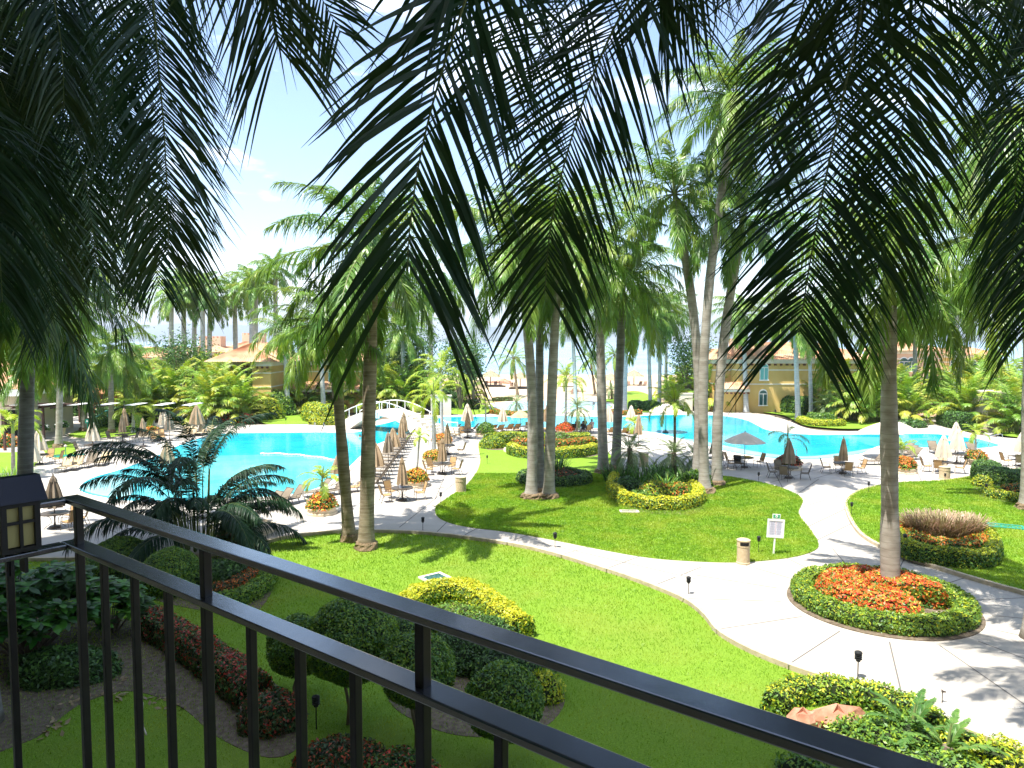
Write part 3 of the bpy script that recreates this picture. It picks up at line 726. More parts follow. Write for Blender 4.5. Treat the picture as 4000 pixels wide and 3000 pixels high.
# twin palms in the front lawn
palm((1365, 2112), (1303, 1330), 46, 'shorter slimmer brown-ringed palm, left of the pair on the front lawn', cs=.9, mat_='trunk_brown', scale=.72, z=-.15, var=1, wavy=.06)
palm((1430, 2142), (1452, 1130), 58, 'taller brown-ringed palm with a knobbly root base, right of the front lawn pair', cs=1.9, mat_='trunk_brown', scale=1.0, z=-.15, var=2, wavy=.03, rz=.4)
# triple palms in the island lawn
g = 'grey palms on the island lawn'
palm((2075, 1948), (2038, 1080), 40, 'left palm of the cluster of three grey trunks in the island lawn', var=0, lean=(.25, 0), flare=1.75, mat_='trunk', cs=1.8, scale=1.05, group=g)
palm((2108, 1925), (2108, 1060), 34, 'darker middle palm standing behind its two neighbours in the three-trunk cluster', var=3, mat_='trunk_dark', cs=1.8, scale=1.05, group=g)
palm((2143, 1948), (2180, 1030), 40, 'right palm of the cluster of three grey trunks, leaning slightly to the right', var=2, lean=(-.05, 0), flare=1.7, cs=1.8, scale=1.05, group=g)
palm((2357, 1850), (2340, 1120), 38, 'upright grey palm with a dark root base between the round bed and the lily bed', var=1, mat_='trunk', cs=1.6, flare=1.5, scale=1.05, group=g)
palm((2405, 1832), (2430, 1190), 36, 'dark grey palm leaning right behind the left pygmy palm of the lily bed', var=0, mat_='trunk_dark', cs=1.6, scale=1.05, group=g)
palm((2722, 1888), (2652, 860), 38, 'left palm of the cluster of three leaning trunks behind the yellow hedge', var=2, lean=(.5, 0), cs=1.8, flare=1.5, group=g)
palm((2752, 1925), (2850, 560), 38, 'tallest palm of all, middle brownish trunk of the three behind the yellow hedge', var=3, lean=(-.55, 0), mat_='trunk', cs=2.6, flare=1.9, group=g, scale=1.05)
palm((2800, 1895), (2885, 960), 40, 'right palm of the cluster of three, its trunk curving right toward the open parasol', var=1, lean=(-.35, 0), cs=1.8, flare=1.4, group=g)
# palm in the round flower bed
rt = palm((3478, 2335), (3470, 1195), 68, 'thick pale palm with a swollen wavy trunk growing out of the round orange flower bed', var=0, cs=1.6, roots=False, flare=1.05, wavy=.07, mat_='trunk', scale=.88, rz=2.2)
# left foreground palm
palm((92, 2150), (112, 1240), 58, 'thick dark grey palm at the far left behind the lantern', var=3, mat_='trunk_dark', cs=1.6, z=0, scale=1.0, rz=.2)
palm((4022, 1990), (4030, 1100), 60, 'grey palm trunk cut by the right edge of the picture', var=1, cs=1.6, z=.1, scale=1.0)
# left garden
g = 'palms of the left garden'
palm((229, 1748), (238, 1310), 24, 'pale palm with a bright green crownshaft on the small kidney lawn at left', var=0, cs=1.9, mat_='trunk', scale=.85, group=g, flare=1.5)
palm((138, 1735), (135, 1480), 22, 'grey palm half hidden behind the thick dark trunk beside the pergola post', var=2, cs=1.3, scale=.8, group=g)
palm((332, 1682), (316, 1500), 25, 'leaning palm with a dark root base just left of the wooden playhouse', var=1, cs=1.2, scale=.85, group=g)
palm((436, 1690), (432, 1420), 21, 'slim pale palm on the long lawn between playhouse and lime palms', var=3, cs=1.6, scale=.85, group=g)
palm((492, 1662), (490, 1480), 17, 'shaded slim palm behind the lime coloured palm by the hedge', var=0, cs=1.2, scale=.9, group=g, mat_='trunk_dark')
palm((262, 1618), (258, 1480), 22, 'dark palm trunk standing left of the playhouse in the shade', var=2, cs=1.2, scale=.9, group=g, mat_='trunk_dark')
palm((62, 1650), (58, 1400), 20, 'palm rising behind the pergola roof at the far left', var=1, cs=1.2, scale=.9, group=g)
palm((52, 1855), (50, 1690), 14, 'thin young palm beside the pergola lawn at the far left', kind='young', var=0, cs=.7, scale=1.5, group=g, roots=False, name='young_palm')
# tall crowns high at the left that hang into the view
for i, (bu, bv, tu, tv, wp, lb) in enumerate([
    (-420, 1980, 20, 640, 44, 'tall palm whose dark crown hangs in at the upper left corner'),
    (-350, 1850, 260, 820, 34, 'tall palm with drooping crown left of the hanging central frond'),
    (-150, 1880, 150, 960, 34, 'palm crown with a pale arching stalk at the upper left')]):
    pass
# far row of royal palms behind the left villa
g = 'row of royal palms beyond the left villa'
for i, (u, vt, lb, var) in enumerate([(670, 1195, 'first palm from the left in the far row, partly behind hanging fronds', 0), (716, 1150, 'palm second from the left in the far row above the tile roofs', 1),
                                 (760, 1165, 'palm third from the left in the far row above the tile roofs', 2), (790, 1160, 'palm with the lime green crown, fourth in the far row', 0),
                                 (820, 1215, 'palm with the lowest reaching pale trunk, fifth in the far row', 1), (917, 1180, 'palm with the big round full crown over the yellow villa roof', 2),
                                 (985, 1150, 'palm behind the big round crown, seventh in the far row', 0), (1075, 1090, 'highest crown of the far row, against the open sky left of the twin palms', 1), (1000, 1130, 'palm between the round crown and the highest crown of the far row', 2),
                                 (1400, 1190, 'distant palm seen right of the twin palms above the dark greenery', 1), (1540, 1170, 'distant palm crown behind the tip of the hanging centre-left frond', 2), (1680, 1190, 'distant palm crown left of the coconut palms near the sea', 0)]):
    d = 112 + 4 * (i % 3)
    palm((u + (6 if i % 2 else -4), 1560), (u, vt), 20, lb, kind='royal_far', var=var, cs=1.6, mat_='trunk_pale', d=d, scale=1.0 if i < 9 else 1.15, group=g, roots=False)
g = 'pale palms in front of the left villa'
for i, (ub, vb, ut, vt, w_, lb) in enumerate([(1124, 1622, 1114, 1340, 20, 'pale palm trunk at the corner of the left villa beside the lawn'), (1175, 1540, 1168, 1300, 18, 'pale palm growing close to the arched window of the left villa'),
                                 (1265, 1618, 1252, 1330, 18, 'pale palm with a brown dead frond rising from the bright hedge'), (1318, 1600, 1310, 1310, 18, 'pale palm half hidden behind the slim brown-ringed palm')]):
    palm((ub, vb), (ut, vt), w_, lb, kind='royal_far', var=i, cs=1.5, mat_='trunk_pale', scale=.85, group=g, roots=False)
palm((1580, 1600), (1572, 1330), 18, 'palm in the dark greenery just left of the bridge', kind='royal', var=2, cs=1.4, mat_='trunk_pale', roots=False, scale=.95)
g = 'slim blue-grey palms by the sea lawn'
for i, (ub, vb, ut, vt, w_, lb) in enumerate([(2440, 1610, 2447, 1260, 18, 'pale blue-grey palm behind the dark leaning trunk near the kidney pool'), (2541, 1598, 2532, 1260, 15, 'pale palm left of three on the far lawn by the sea'), (2575, 1590, 2580, 1270, 15, 'pale palm in the middle of three on the far lawn by the sea'),
                                 (2600, 1560, 2604, 1240, 13, 'palm at the right of three on the far lawn, trunk in shade'), (2250, 1580, 2235, 1250, 15, 'far palm behind the right trunk of the three-trunk cluster')]):
    palm((ub, vb), (ut, vt), w_, lb, kind='royal', var=i, cs=1.5, mat_='trunk_pale', scale=1.0, group=g, roots=False)
g = 'pale palms in front of the right villa'
for i, (ub, vb, ut, vt, w_, lb) in enumerate([(2915, 1612, 2905, 1270, 19, 'pale blue-grey palm standing before the lower tiled roof of the right villa'), (3118, 1640, 3106, 1300, 20, 'pale palm with a flared foot at the end of the tall green hedge'),
                                 (3168, 1622, 3162, 1290, 15, 'thinner pale palm just right of the flared one beside the tall hedge'), (3420, 1600, 3415, 1300, 17, 'pale palm behind the thick foreground trunk of the round bed'),
                                 (3578, 1600, 3572, 1270, 16, 'pale palm before the far salmon building at the right'), (3622, 1590, 3612, 1250, 14, 'thin palm at the end of the brick drive'), (3730, 1620, 3740, 1230, 16, 'tall palm hidden in the areca thicket at right')]):
    palm((ub, vb), (ut, vt), w_, lb, kind='royal', var=i + 1, cs=1.5, mat_='trunk_pale', scale=.95, group=g, roots=False)
# coconuts and feather palms by the beach
palm((2022, 1545), (2005, 1395), 10, 'coconut palm on the beach right of the sea gap, drooping crown with nuts', kind='coconut', cs=0, mat_='trunk_brown', scale=.95, roots=False, name='coconut_palm')
palm((1900, 1560), (1815, 1395), 9, 'coconut palm leaning left over the bush at the beach edge', kind='coconut', var=1, cs=0, mat_='trunk_brown', scale=.85, roots=False, name='coconut_palm')
palm((2325, 1540), (2305, 1400), 9, 'coconut palm on the beach behind the kidney pool', kind='coconut', var=0, cs=0, mat_='trunk_brown', scale=.8, roots=False, name='coconut_palm')
palm((2405, 1540), (2400, 1385), 9, 'coconut palm with yellowing fronds right of the three-trunk cluster', kind='coconut', var=1, cs=0, mat_='trunk_brown', scale=.8, roots=False, name='coconut_palm')
palm((1728, 1722), (1722, 1490), 14, 'tall feathery lime palm with a pale trunk beyond the bridge steps', kind='feather', cs=.8, mat_='trunk_pale', scale=1.1, roots=False, name='feather_palm')
palm((1695, 1795), (1694, 1570), 17, 'feathery lime palm growing from a round planter of orange flowers', kind='feather', var=1, cs=.6, mat_='trunk_pale', scale=.8, roots=False, name='feather_palm', rz=1)
palm((2208, 1690), (2212, 1510), 11, 'feathery lime palm in the planter of red flowers by the pool edge', kind='feather', var=0, cs=.8, mat_='trunk_pale', scale=.9, roots=False, name='feather_palm')
palm((2636, 1850), (2636, 1640), 12, 'feathery palm with a banded green stem in the lily bed', kind='feather', var=1, cs=1.2, mat_='trunk_brown', scale=.75, roots=False, name='feather_palm')
# small palms
yp = 'small lime green palms'
for ub, vb, ut, vt, w_, sc, zz, lb in [
    (1257, 1975, 1258, 1880, 9, .95, .3, 'small lime green palm in the round planter nearest the front lawn'),
    (1625, 1870, 1638, 1712, 10, .62, .3, 'thin palm with a small tuft, curved stem in the largest orange flower planter'),
    (3526, 1800, 3522, 1755, 12, .95, .3, 'lime palm in the flower planter just right of the thick grey trunk'),
    (3811, 1780, 3811, 1695, 8, .9, .3, 'lime palm with a slender stem in the planter at the small round pool'),
    (520, 1690, 521, 1612, 12, 1.75, .0, 'larger of two lime yellow palms beside the left parasols'),
    (602, 1672, 600, 1638, 7, 1.45, .2, 'lower spreading lime yellow palm rising from an orange flower tub'),
    (1898, 1690, 1897, 1590, 7, .8, .2, 'small pale palm in the white planter before the far loungers'),
    (2480, 1725, 2478, 1660, 5, .9, .1, 'small yellow-green palm among the far pool chairs')]:
    palm((ub, vb), (ut, vt), w_, lb, kind='young', var=int(ub) % 3, cs=.25 * sc, mat_='trunk_pale', scale=sc, roots=False, z=zz, name='young_palm', group=yp)
palm((3082, 1830), (3078, 1715), 6, 'sparse palm with an upright fan tuft behind the dark closed parasol', kind='sparse', cs=.3, mat_='trunk_dark', scale=1, roots=False, z=.3, name='young_palm', group=yp)
palm((3078, 1830), (3082, 1655), 4, 'upright fan tuft of the sparse palm stem', kind='young', cs=.0, scale=.55, roots=False, z=.3, name='young_palm') if False else None
pg = 'pygmy date palms'
for ub, vb, ut, vt, w_, sc, zz, m_, lb in [
    (2462, 1870, 2460, 1750, 24, 1.15, .03, 'roots', 'grey-green pygmy palm with a stubby brown trunk, left in the lily bed'),
    (2632, 1870, 2632, 1768, 24, 1.15, .03, 'roots', 'bushy pygmy palm with hanging fronds in the middle of the lily bed'),
    (2716, 1860, 2712, 1780, 16, 1.0, .03, 'roots', 'darker pygmy palm squeezed between trunks at the right of the lily bed'),
    (2253, 1708, 2256, 1590, 7, 1.15, .0, 'roots', 'slender pygmy palm with a pineapple-like boss near the pool chairs'),
    (2016, 1612, 2018, 1570, 5, 1.1, .0, 'roots', 'small pygmy palm at the rim of the pale kidney pool'),
    (3235, 1640, 3236, 1575, 22, 1.55, .0, 'roots', 'large round pygmy palm in the yellow hedged bed beyond the pool'),
    (3255, 1642, 3262, 1590, 12, 1.1, .0, 'roots', 'lower pygmy palm leaning against the large one beyond the pool'),
    (2390, 1560, 2388, 1520, 8, 1.3, .0, 'roots', 'pygmy palm on the far lawn by the beach path')]:
    palm((ub, vb), (ut, vt), w_, lb, kind='pygmy', var=int(ub) % 2, cs=0, mat_='bark', scale=sc, roots=False, z=zz, name='pygmy_palm', group=pg)

# areca clumps
def clump(u, v, sc, label, rz=0, mesh=None, z=0.0, group=None, name='areca_palm', d=None):
    b = G(u, v, z) if d is None else P(u, v, d)
    root = thing(name, label, 'palm clump', b, rz, group)
    o = link('fronds', mesh or CL[int(u) % 4], root); o.scale = (sc,) * 3
    return root
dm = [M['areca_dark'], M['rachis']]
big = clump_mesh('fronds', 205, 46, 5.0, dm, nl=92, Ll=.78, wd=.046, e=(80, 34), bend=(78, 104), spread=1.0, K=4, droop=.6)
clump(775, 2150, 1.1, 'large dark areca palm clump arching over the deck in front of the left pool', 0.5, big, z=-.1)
rows = [
 ('left garden thicket', [(560, 1640, 1.25), (620, 1628, 1.35), (690, 1628, 1.5), (560, 1580, 1.5), (470, 1600, 1.2), (640, 1560, 1.5), (820, 1650, 1.35), (870, 1640, 1.5), (930, 1648, 1.2), (960, 1622, 1.35), (880, 1600, 1.7), (820, 1580, 1.7), (760, 1560, 1.6),
     (700, 1560, 1.5), (940, 1580, 1.55), (1010, 1600, 1.1), (180, 1570, 1.1), (300, 1570, 1.2), (380, 1580, 1.3), (430, 1570, 1.2), (240, 1560, 1.3), (520, 1550, 1.5), (1180, 1612, 1.0), (1230, 1606, .9), (1290, 1605, .8), (600, 1530, 1.3), (350, 1540, 1.2), (120, 1540, 1.2)]),
 ('dark thicket behind the bridge', [(1380, 1600, 1.2), (1450, 1606, 1.3), (1510, 1604, 1.4), (1580, 1606, 1.45), (1640, 1600, 1.3), (1480, 1570, 1.7), (1560, 1570, 1.7), (1630, 1570, 1.6), (1700, 1580, 1.2), (1410, 1570, 1.4), (1760, 1570, 1.0), (1820, 1570, 1.0)]),
 ('thicket beside the right villa', [(2700, 1580, 1.45), (2760, 1598, 1.3), (2800, 1600, 1.1), (2660, 1560, 1.3), (2740, 1550, 1.6), (2620, 1570, .9)]),
 ('right areca thicket', [(3190, 1610, 1.1), (3330, 1640, 1.25), (3290, 1610, 1.5), (3390, 1648, 1.2), (3440, 1640, 1.3), (3350, 1590, 1.6), (3250, 1580, 1.5), (3430, 1590, 1.5), (3540, 1650, 1.15), (3510, 1630, 1.4), (3560, 1600, 1.25), (3490, 1580, 1.3),
     (3780, 1660, 1.3), (3740, 1640, 1.3), (3820, 1640, 1.5), (3770, 1600, 1.7), (3710, 1600, 1.2), (3850, 1600, 1.7), (3700, 1570, 1.3), (3920, 1600, 1.5), (3960, 1690, 1.2), (3990, 1670, 1.4), (4060, 1690, 1.3), (4010, 1620, 1.6), (4080, 1640, 1.5), (3640, 1560, 1.1), (4150, 1690, 1.4), (3200, 1560, 1.4)])]
words = {'left garden thicket': 'in the left garden thicket', 'dark thicket behind the bridge': 'in the dark thicket behind the bridge', 'thicket beside the right villa': 'left of the right villa', 'right areca thicket': 'in the thicket beyond the right pool'}
for gname, lst in rows:
    us = sorted(u for u, _, _ in lst)
    for i, (u, v, sc) in enumerate(lst):
        side = 'front' if v >= 1600 else 'back'
        same = sorted(a for a, b, _ in lst if (b >= 1600) == (v >= 1600))
        ordn = ['first', 'second', 'third', 'fourth', 'fifth', 'sixth', 'seventh', 'eighth', 'ninth', 'tenth', 'eleventh', 'twelfth', 'thirteenth', 'fourteenth', 'fifteenth', 'sixteenth', 'seventeenth', 'eighteenth', 'nineteenth', 'twentieth', 'twenty-first', 'twenty-second', 'twenty-third', 'twenty-fourth'][same.index(u)]
        clump(u, v, sc * .95, '%s areca palm from the left, %s row %s' % (ordn, side, words[gname]), rz=u * .37, group=gname)

# ------------------------------------------------------------------ hedges and shrubs
def chips(r, pos, nor, size, jitter=.55, asp=1.7):
    n = len(pos)
    d = nrm(nor + r.normal(0, jitter, (n, 3)))
    a = nrm(np.cross(d, r.normal(0, 1, (n, 3)))); b = np.cross(d, a)
    s = size * r.uniform(.6, 1.25, n)[:, None]
    return np.stack([pos - a * s * asp * .5, pos + b * s * .38, pos + a * s * asp * .5, pos - b * s * .38], 1)
def sample_surface(vs, fs, n, r):
    vs = np.asarray(vs); T = []
    for f in fs:
        for k in range(1, len(f) - 1): T.append((f[0], f[k], f[k + 1]))
    T = np.array(T); A, B, D = vs[T[:, 0]], vs[T[:, 1]], vs[T[:, 2]]
    cr_ = np.cross(B - A, D - A); ar = np.linalg.norm(cr_, axis=1) / 2
    n = int(n * ar.sum()); idx = r.choice(len(T), n, p=ar / ar.sum())
    a, b = r.random(n), r.random(n); fl = a + b > 1; a[fl] = 1 - a[fl]; b[fl] = 1 - b[fl]
    return A[idx] + (B - A)[idx] * a[:, None] + (D - A)[idx] * b[:, None], nrm(cr_[idx])
def leafy(name, vs, fs, dens, size, mats, frac, seed=1, parent=None, top=None, depth=.08, core=True):
    """mats: [core, leafA, leafB, flower..]; frac: weights of the leaf mats; top: weights for upward faces"""
    r = np.random.default_rng(seed); mb = MB(); vs = np.asarray(vs, float)
    p, nn = sample_surface(vs, fs, dens, r)
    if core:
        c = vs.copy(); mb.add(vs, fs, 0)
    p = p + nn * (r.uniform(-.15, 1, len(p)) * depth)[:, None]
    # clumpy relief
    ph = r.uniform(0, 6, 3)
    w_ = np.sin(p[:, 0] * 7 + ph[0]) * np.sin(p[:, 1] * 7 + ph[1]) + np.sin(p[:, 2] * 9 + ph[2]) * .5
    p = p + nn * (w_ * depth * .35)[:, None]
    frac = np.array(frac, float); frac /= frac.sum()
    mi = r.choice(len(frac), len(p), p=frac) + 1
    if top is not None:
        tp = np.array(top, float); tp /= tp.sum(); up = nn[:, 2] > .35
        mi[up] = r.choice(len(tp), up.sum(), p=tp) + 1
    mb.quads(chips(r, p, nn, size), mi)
    return mb.obj(name, mats, parent)
def swept(path, wd, z0, h, closed, rnd=.25):
    """rounded box section along a path: returns verts, faces"""
    prof = [(-.5, 0), (-.54, .45), (-.46, .85), (-.25, 1), (.25, 1), (.46, .85), (.54, .45), (.5, 0)]
    k = len(path); v = []; f = []; m = len(prof)
    for i in range(k):
        a = path[(i - 1) % k] if closed or i > 0 else path[i]; b = path[(i + 1) % k] if closed or i < k - 1 else path[i]
        t = b - a; t.z = 0; t.normalize(); nn = Vector((-t.y, t.x, 0))
        for (a_, b_) in prof:
            wob = 1 + .06 * math.sin(i * 1.9 + a_ * 4)
            q = path[i] + nn * a_ * wd * wob; v.append((q.x, q.y, z0 + b_ * h * (1 + .05 * math.sin(i * 1.3))))
    for i in range(k if closed else k - 1):
        for j in range(m - 1):
            a = i * m + j; b = ((i + 1) % k) * m + j
            f.append((a, a + 1, b + 1, b))
    if not closed:
        f.append(tuple(range(m))[::-1]); f.append(tuple((k - 1) * m + j for j in range(m)))
    v = np.array(v)
    # outward orientation check
    return v, f
def hedge(pxs, wd, h, z, mats, frac, label, closed=False, dens=500, size=.06, top=None, seed=1, name='hedge', cat='hedge', group=None, n=4, path=None):
    path = path or GP(pxs, z, closed, n)
    v, f = swept(path, wd, z, h, closed)
    f = [tuple(reversed(a)) for a in f]
    # make normals point outward
    p0 = np.array(path[0]); 
    a = np.array([v[i] for i in f[3]]); nn = np.cross(a[1] - a[0], a[2] - a[0])
    if nn[2] < 0: f = [tuple(reversed(q)) for q in f]
    o = leafy(name, v, f, dens, size, [M[q] for q in ['hedge_core'] + mats], frac, seed, top=top, depth=.09)
    tag(o, label, cat, group); return o
def dome(c, rx, ry, h, n=20, m=8, base=.0, full=False, sq=1.0):
    v = []; f = []
    for i in range(m + 1):
        a = (i / m) * (math.pi if full else math.pi / 2)
        rr = math.sin(a); zz = math.cos(a)
        for j in range(n):
            b = 2 * math.pi * j / n
            k = 1 + .05 * math.sin(3 * b + i) + .04 * math.sin(5 * b + 2 * i)
            v.append((c[0] + rx * rr * k * math.cos(b), c[1] + ry * rr * k * math.sin(b), c[2] + base + h * zz * (abs(zz) ** (sq - 1) if zz else 0)))
    for i in range(m):
        for j in range(n): f.append((i * n + j, (i + 1) * n + j, (i + 1) * n + (j + 1) % n, i * n + (j + 1) % n))
    return np.array(v), f
def shrub(u, v, z, rx, ry, h, mats, frac, label, dens=450, size=.07, top=None, seed=3, name='shrub', cat='shrub', group=None, depth=.12, loc=None):
    b = loc or G(u, v, z)
    vs, fs = dome(b, rx, ry, h)
    o = leafy(name, vs, fs, dens, size, [M[q] for q in ['hedge_core'] + mats], frac, seed, top=top, depth=depth)
    tag(o, label, cat, group); return o
def topiary(cu, cv, d, rad, label, seed, ntr=2, hs=.95, full=True):
    c = P(cu, cv, d); base = Vector((c.x, c.y, -.15))
    root = thing('topiary_bush', label, 'topiary', base, 0, 'clipped topiary balls')
    vs, fs = dome((0, 0, c.z + .15), rad, rad, rad * hs, 26, 14, full=True)
    leafy('crown', vs, fs, 1700, .05, [M['hedge_core'], M['lf_green'], M['lf_dark'], M['lf_lime']], [.55, .08, .37], seed, root, depth=.07)
    mb = MB(); r = np.random.default_rng(seed)
    for k in range(ntr):
        a = k * 2.1 + seed; o = Vector((math.cos(a), math.sin(a), 0)) * .09
        hh = max(c.z + .15 - rad * .6, .25)
        pts = [o * 1.2 + Vector((0, 0, -.05))] + [o * (1 + .8 * q) + Vector((r.normal(0, .04), r.normal(0, .04), hh * q)) for q in (.3, .6)] + [o * 3.2 + Vector((0, 0, hh * 1.15))]
        mb.tube(pts, [.05, .042, .038, .03], 7)
    mb.obj('trunk', M['bark'], root)
topiary(1372, 2500, 16.6, 1.0, 'largest clipped ball bush on bare stems behind the railing', 1, 3)
topiary(1630, 2612, 15.4, .77, 'clipped ball bush in the middle of the three near the soil bed', 2)
topiary(1968, 2738, 14.9, .78, 'rightmost clipped ball bush, just left of the lime shrub at the soil bed', 3)
topiary(1165, 2520, 18.0, .74, 'partly hidden clipped ball bush left behind the largest one', 4)
topiary(470, 2200, 28.0, 1.22, 'wide dark clipped dome beside the deck under the areca palm', 5, hs=.8)
topiary(668, 2250, 25.8, 1.02, 'clipped dome right of the wide dark one under the areca palm', 6, hs=.95)
# round flower bed
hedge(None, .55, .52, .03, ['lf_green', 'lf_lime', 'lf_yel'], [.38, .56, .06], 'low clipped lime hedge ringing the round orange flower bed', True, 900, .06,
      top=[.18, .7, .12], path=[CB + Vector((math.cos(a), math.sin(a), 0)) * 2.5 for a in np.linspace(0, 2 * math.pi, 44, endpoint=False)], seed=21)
def arcshrub(name, label, path, wd, h, z, mats, frac, top, seed, dens=700, size=.07, cat='flower bed'):
    v, f = swept(path, wd, z, h, False); f = [tuple(reversed(a)) for a in f]
    a = np.array([v[i] for i in f[3]]); nn = np.cross(a[1] - a[0], a[2] - a[0])
    if nn[2] < 0: f = [tuple(reversed(q)) for q in f]
    o = leafy(name, v, f, dens, size, [M[q] for q in ['hedge_core'] + mats], frac, seed, top=top, depth=.12); tag(o, label, cat)
arcshrub('flower_bed', 'mound of orange and red blossoms curling round the thick palm trunk', [CB + Vector((math.cos(a), math.sin(a), 0)) * 1.1 for a in np.linspace(-.35, math.pi * 1.55, 30)], 1.65, .74, .03,
         ['lf_green', 'lf_lime', 'fl_org', 'fl_yel', 'fl_red'], [.42, .3, .2, .06, .02], [.18, .16, .46, .06, .14], 22, 1100, .07)
def rock(name, u, v, z, s, m, seed, label, sc=(1, .8, .6), loc=None):
    b = loc or G(u, v, z); r = np.random.default_rng(seed); vs, fs = dome((0, 0, 0), 1, 1, 1, 9, 5, full=True)
    vs = vs * (1 + r.uniform(-.22, .22, (len(vs), 1))) * np.array(sc) * s
    mb = MB(); mb.add(vs, fs); o = mb.obj(name, m, loc=(b.x, b.y, b.z + s * sc[2] * .35)); tag(o, label, 'rock'); return o
rock('boulder', 0, 0, 0, .55, M['planter'], 4, 'pale rounded boulder in the gap of the orange flower mound', (1, .7, .5), loc=CB + Vector((1.25, -1.75, .05)))
# right lawn bed with fountain grass
RB = G(3690, 2150, .12)
hp = GP([(3508, 2120), (3512, 2150), (3560, 2180), (3660, 2200), (3780, 2215), (3860, 2205), (3878, 2165), (3860, 2125), (3800, 2092), (3740, 2078)], .12, False, 3)
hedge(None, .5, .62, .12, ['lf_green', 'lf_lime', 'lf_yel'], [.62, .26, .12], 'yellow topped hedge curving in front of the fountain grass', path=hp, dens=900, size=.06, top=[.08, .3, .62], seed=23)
op = GP([(3510, 2085), (3540, 2120), (3620, 2152), (3720, 2170), (3820, 2160), (3840, 2120)], .12, False, 4)
arcshrub('flower_bed', 'band of orange blossoms between the yellow hedge and the fountain grass', op, .75, .6, .12, ['lf_green', 'lf_lime', 'fl_org', 'fl_yel'], [.5, .2, .27, .03], [.3, .16, .5, .04], 24, 900, .07)
def grass_clump(name, label, u, v, z, rad, h, n, mats, seed, wd=.012, cat='ornamental grass', lean=.5, plumes=True, loc=None, ry=None):
    b = loc or G(u, v, z); r = np.random.default_rng(seed); mb = MB()
    a = r.uniform(0, 2 * np.pi, n); rr = rad * np.sqrt(r.random(n)); o = np.stack([np.cos(a) * rr, np.sin(a) * rr * (ry or 1), np.zeros(n)], 1)
    az = a + r.normal(0, .8, n); L = h * r.uniform(.6, 1.15, n); K = 5; out = np.zeros((n, K, 2, 3)); ln = lean * r.uniform(.3, 1.3, n)
    sd = np.stack([-np.sin(az), np.cos(az), np.zeros(n)], 1)
    for k in range(K):
        t = k / (K - 1); c = o + np.stack([np.cos(az) * ln * L * t ** 1.8, np.sin(az) * ln * L * t ** 1.8, L * (t - .25 * ln * t ** 3)], 1)
        wv = sd * wd * (1 - .85 * t if not plumes else (.6 if t < .6 else 2.2 - t))
        out[:, k, 0] = c - wv; out[:, k, 1] = c + wv
    mb.strips(out, r.choice(len(mats), n))
    ob = mb.obj(name, [M[q] for q in mats], loc=tuple(b)); tag(ob, label, cat); return ob
grass_clump('fountain_grass', 'pinkish brown fountain grass with soft plumes inside the orange band', 3680, 2110, .12, 1.55, 1.15, 2600, ['plume', 'plume_stem', 'plume_stem'], 31, .013, lean=.55, ry=.6)
# far right bed
hedge([(3850, 1860), (3870, 1885), (3960, 1900), (4100, 1895), (4300, 1880)], 1.5, 1.0, .12, ['lf_dark', 'lf_green', 'lf_lime'], [.55, .38, .07], 'thick dark green clipped hedge at the right edge', dens=600, size=.08, seed=25)
hedge([(3855, 1925), (3880, 1945), (3930, 1952), (4000, 1968), (4100, 1970), (4250, 1960)], .5, .45, .12, ['lf_green', 'lf_lime', 'lf_yel'], [.5, .3, .2], 'low yellow topped hedge before the dark hedge at the right edge', dens=700, size=.07, top=[.1, .3, .6], seed=26)
shrub(3835, 1898, .12, .55, .45, .6, ['lf_yel', 'lf_lime'], [.6, .4], 'small rounded lime bush at the left end of the dark hedge', seed=27)
shrub(3980, 1930, .12, 1.1, .5, .6, ['lf_green', 'fl_org'], [.6, .4], 'orange flowering shrub at the right edge between two hedges', seed=28)
# hedges of the centre beds
hedge([(1995, 1768), (2040, 1785), (2150, 1790), (2260, 1784), (2320, 1770)], .75, .75, .035, ['lf_green', 'lf_lime', 'lf_yel'], [.5, .25, .25], 'long yellow topped hedge at the front of the far island bed', dens=420, size=.09, top=[.05, .25, .7], seed=30)
hedge([(2010, 1755), (2080, 1762), (2200, 1762), (2320, 1752)], .9, .9, .035, ['lf_green', 'lf_lime', 'fl_org'], [.45, .25, .3], 'orange flowering hedge just behind the yellow topped one', dens=380, size=.09, top=[.2, .35, .45], seed=31)
hedge([(1912, 1742), (1960, 1736), (2040, 1736), (2130, 1740), (2300, 1740)], 1.4, 1.0, .035, ['lf_green', 'lf_lime', 'lf_yel'], [.35, .45, .2], 'broad lime hedge at the back of the far island bed', dens=300, size=.1, top=[.1, .4, .5], seed=32)
shrub(1925, 1748, .035, 1.1, .8, .9, ['lf_lime', 'lf_yel', 'lf_green'], [.4, .3, .3], 'rounded lime shrub at the left tip of the far island bed', seed=33, size=.1)
shrub(2185, 1745, .035, 1.3, .8, 1.15, ['lf_green', 'lf_red', 'lf_lime'], [.5, .3, .2], 'bronze and green shrub behind the orange hedge', seed=34, size=.1)
rock('boulder', 1985, 1765, .03, .5, M['planter'], 8, 'tan boulder between the far island hedges')
BR = G(2165, 1880, .035)
hedge(None, .6, .55, .035, ['lf_dark', 'lf_green', 'lf_lime'], [.5, .4, .1], 'dark green ring hedge of the round bed behind the three grey trunks', True, 700, .07, path=[BR + Vector((math.cos(a) * 2.05, math.sin(a) * 1.7, 0)) for a in np.linspace(0, 2 * math.pi, 36, endpoint=False)], seed=35)
shrub(0, 0, 0, 1.6, 1.3, .8, ['lf_dark', 'lf_red', 'fl_red'], [.5, .3, .2], 'bronze leaved mound with red blossoms inside the dark ring hedge', loc=BR, seed=36)
grass_clump('spider_lily', 'spiky strap leaved plant on top of the bronze mound', 2165, 1840, .6, .8, 1.5, 110, ['lf_green', 'lf_dark'], 37, .05, 'plant', .7, False, loc=BR + Vector((0, .3, .4)))
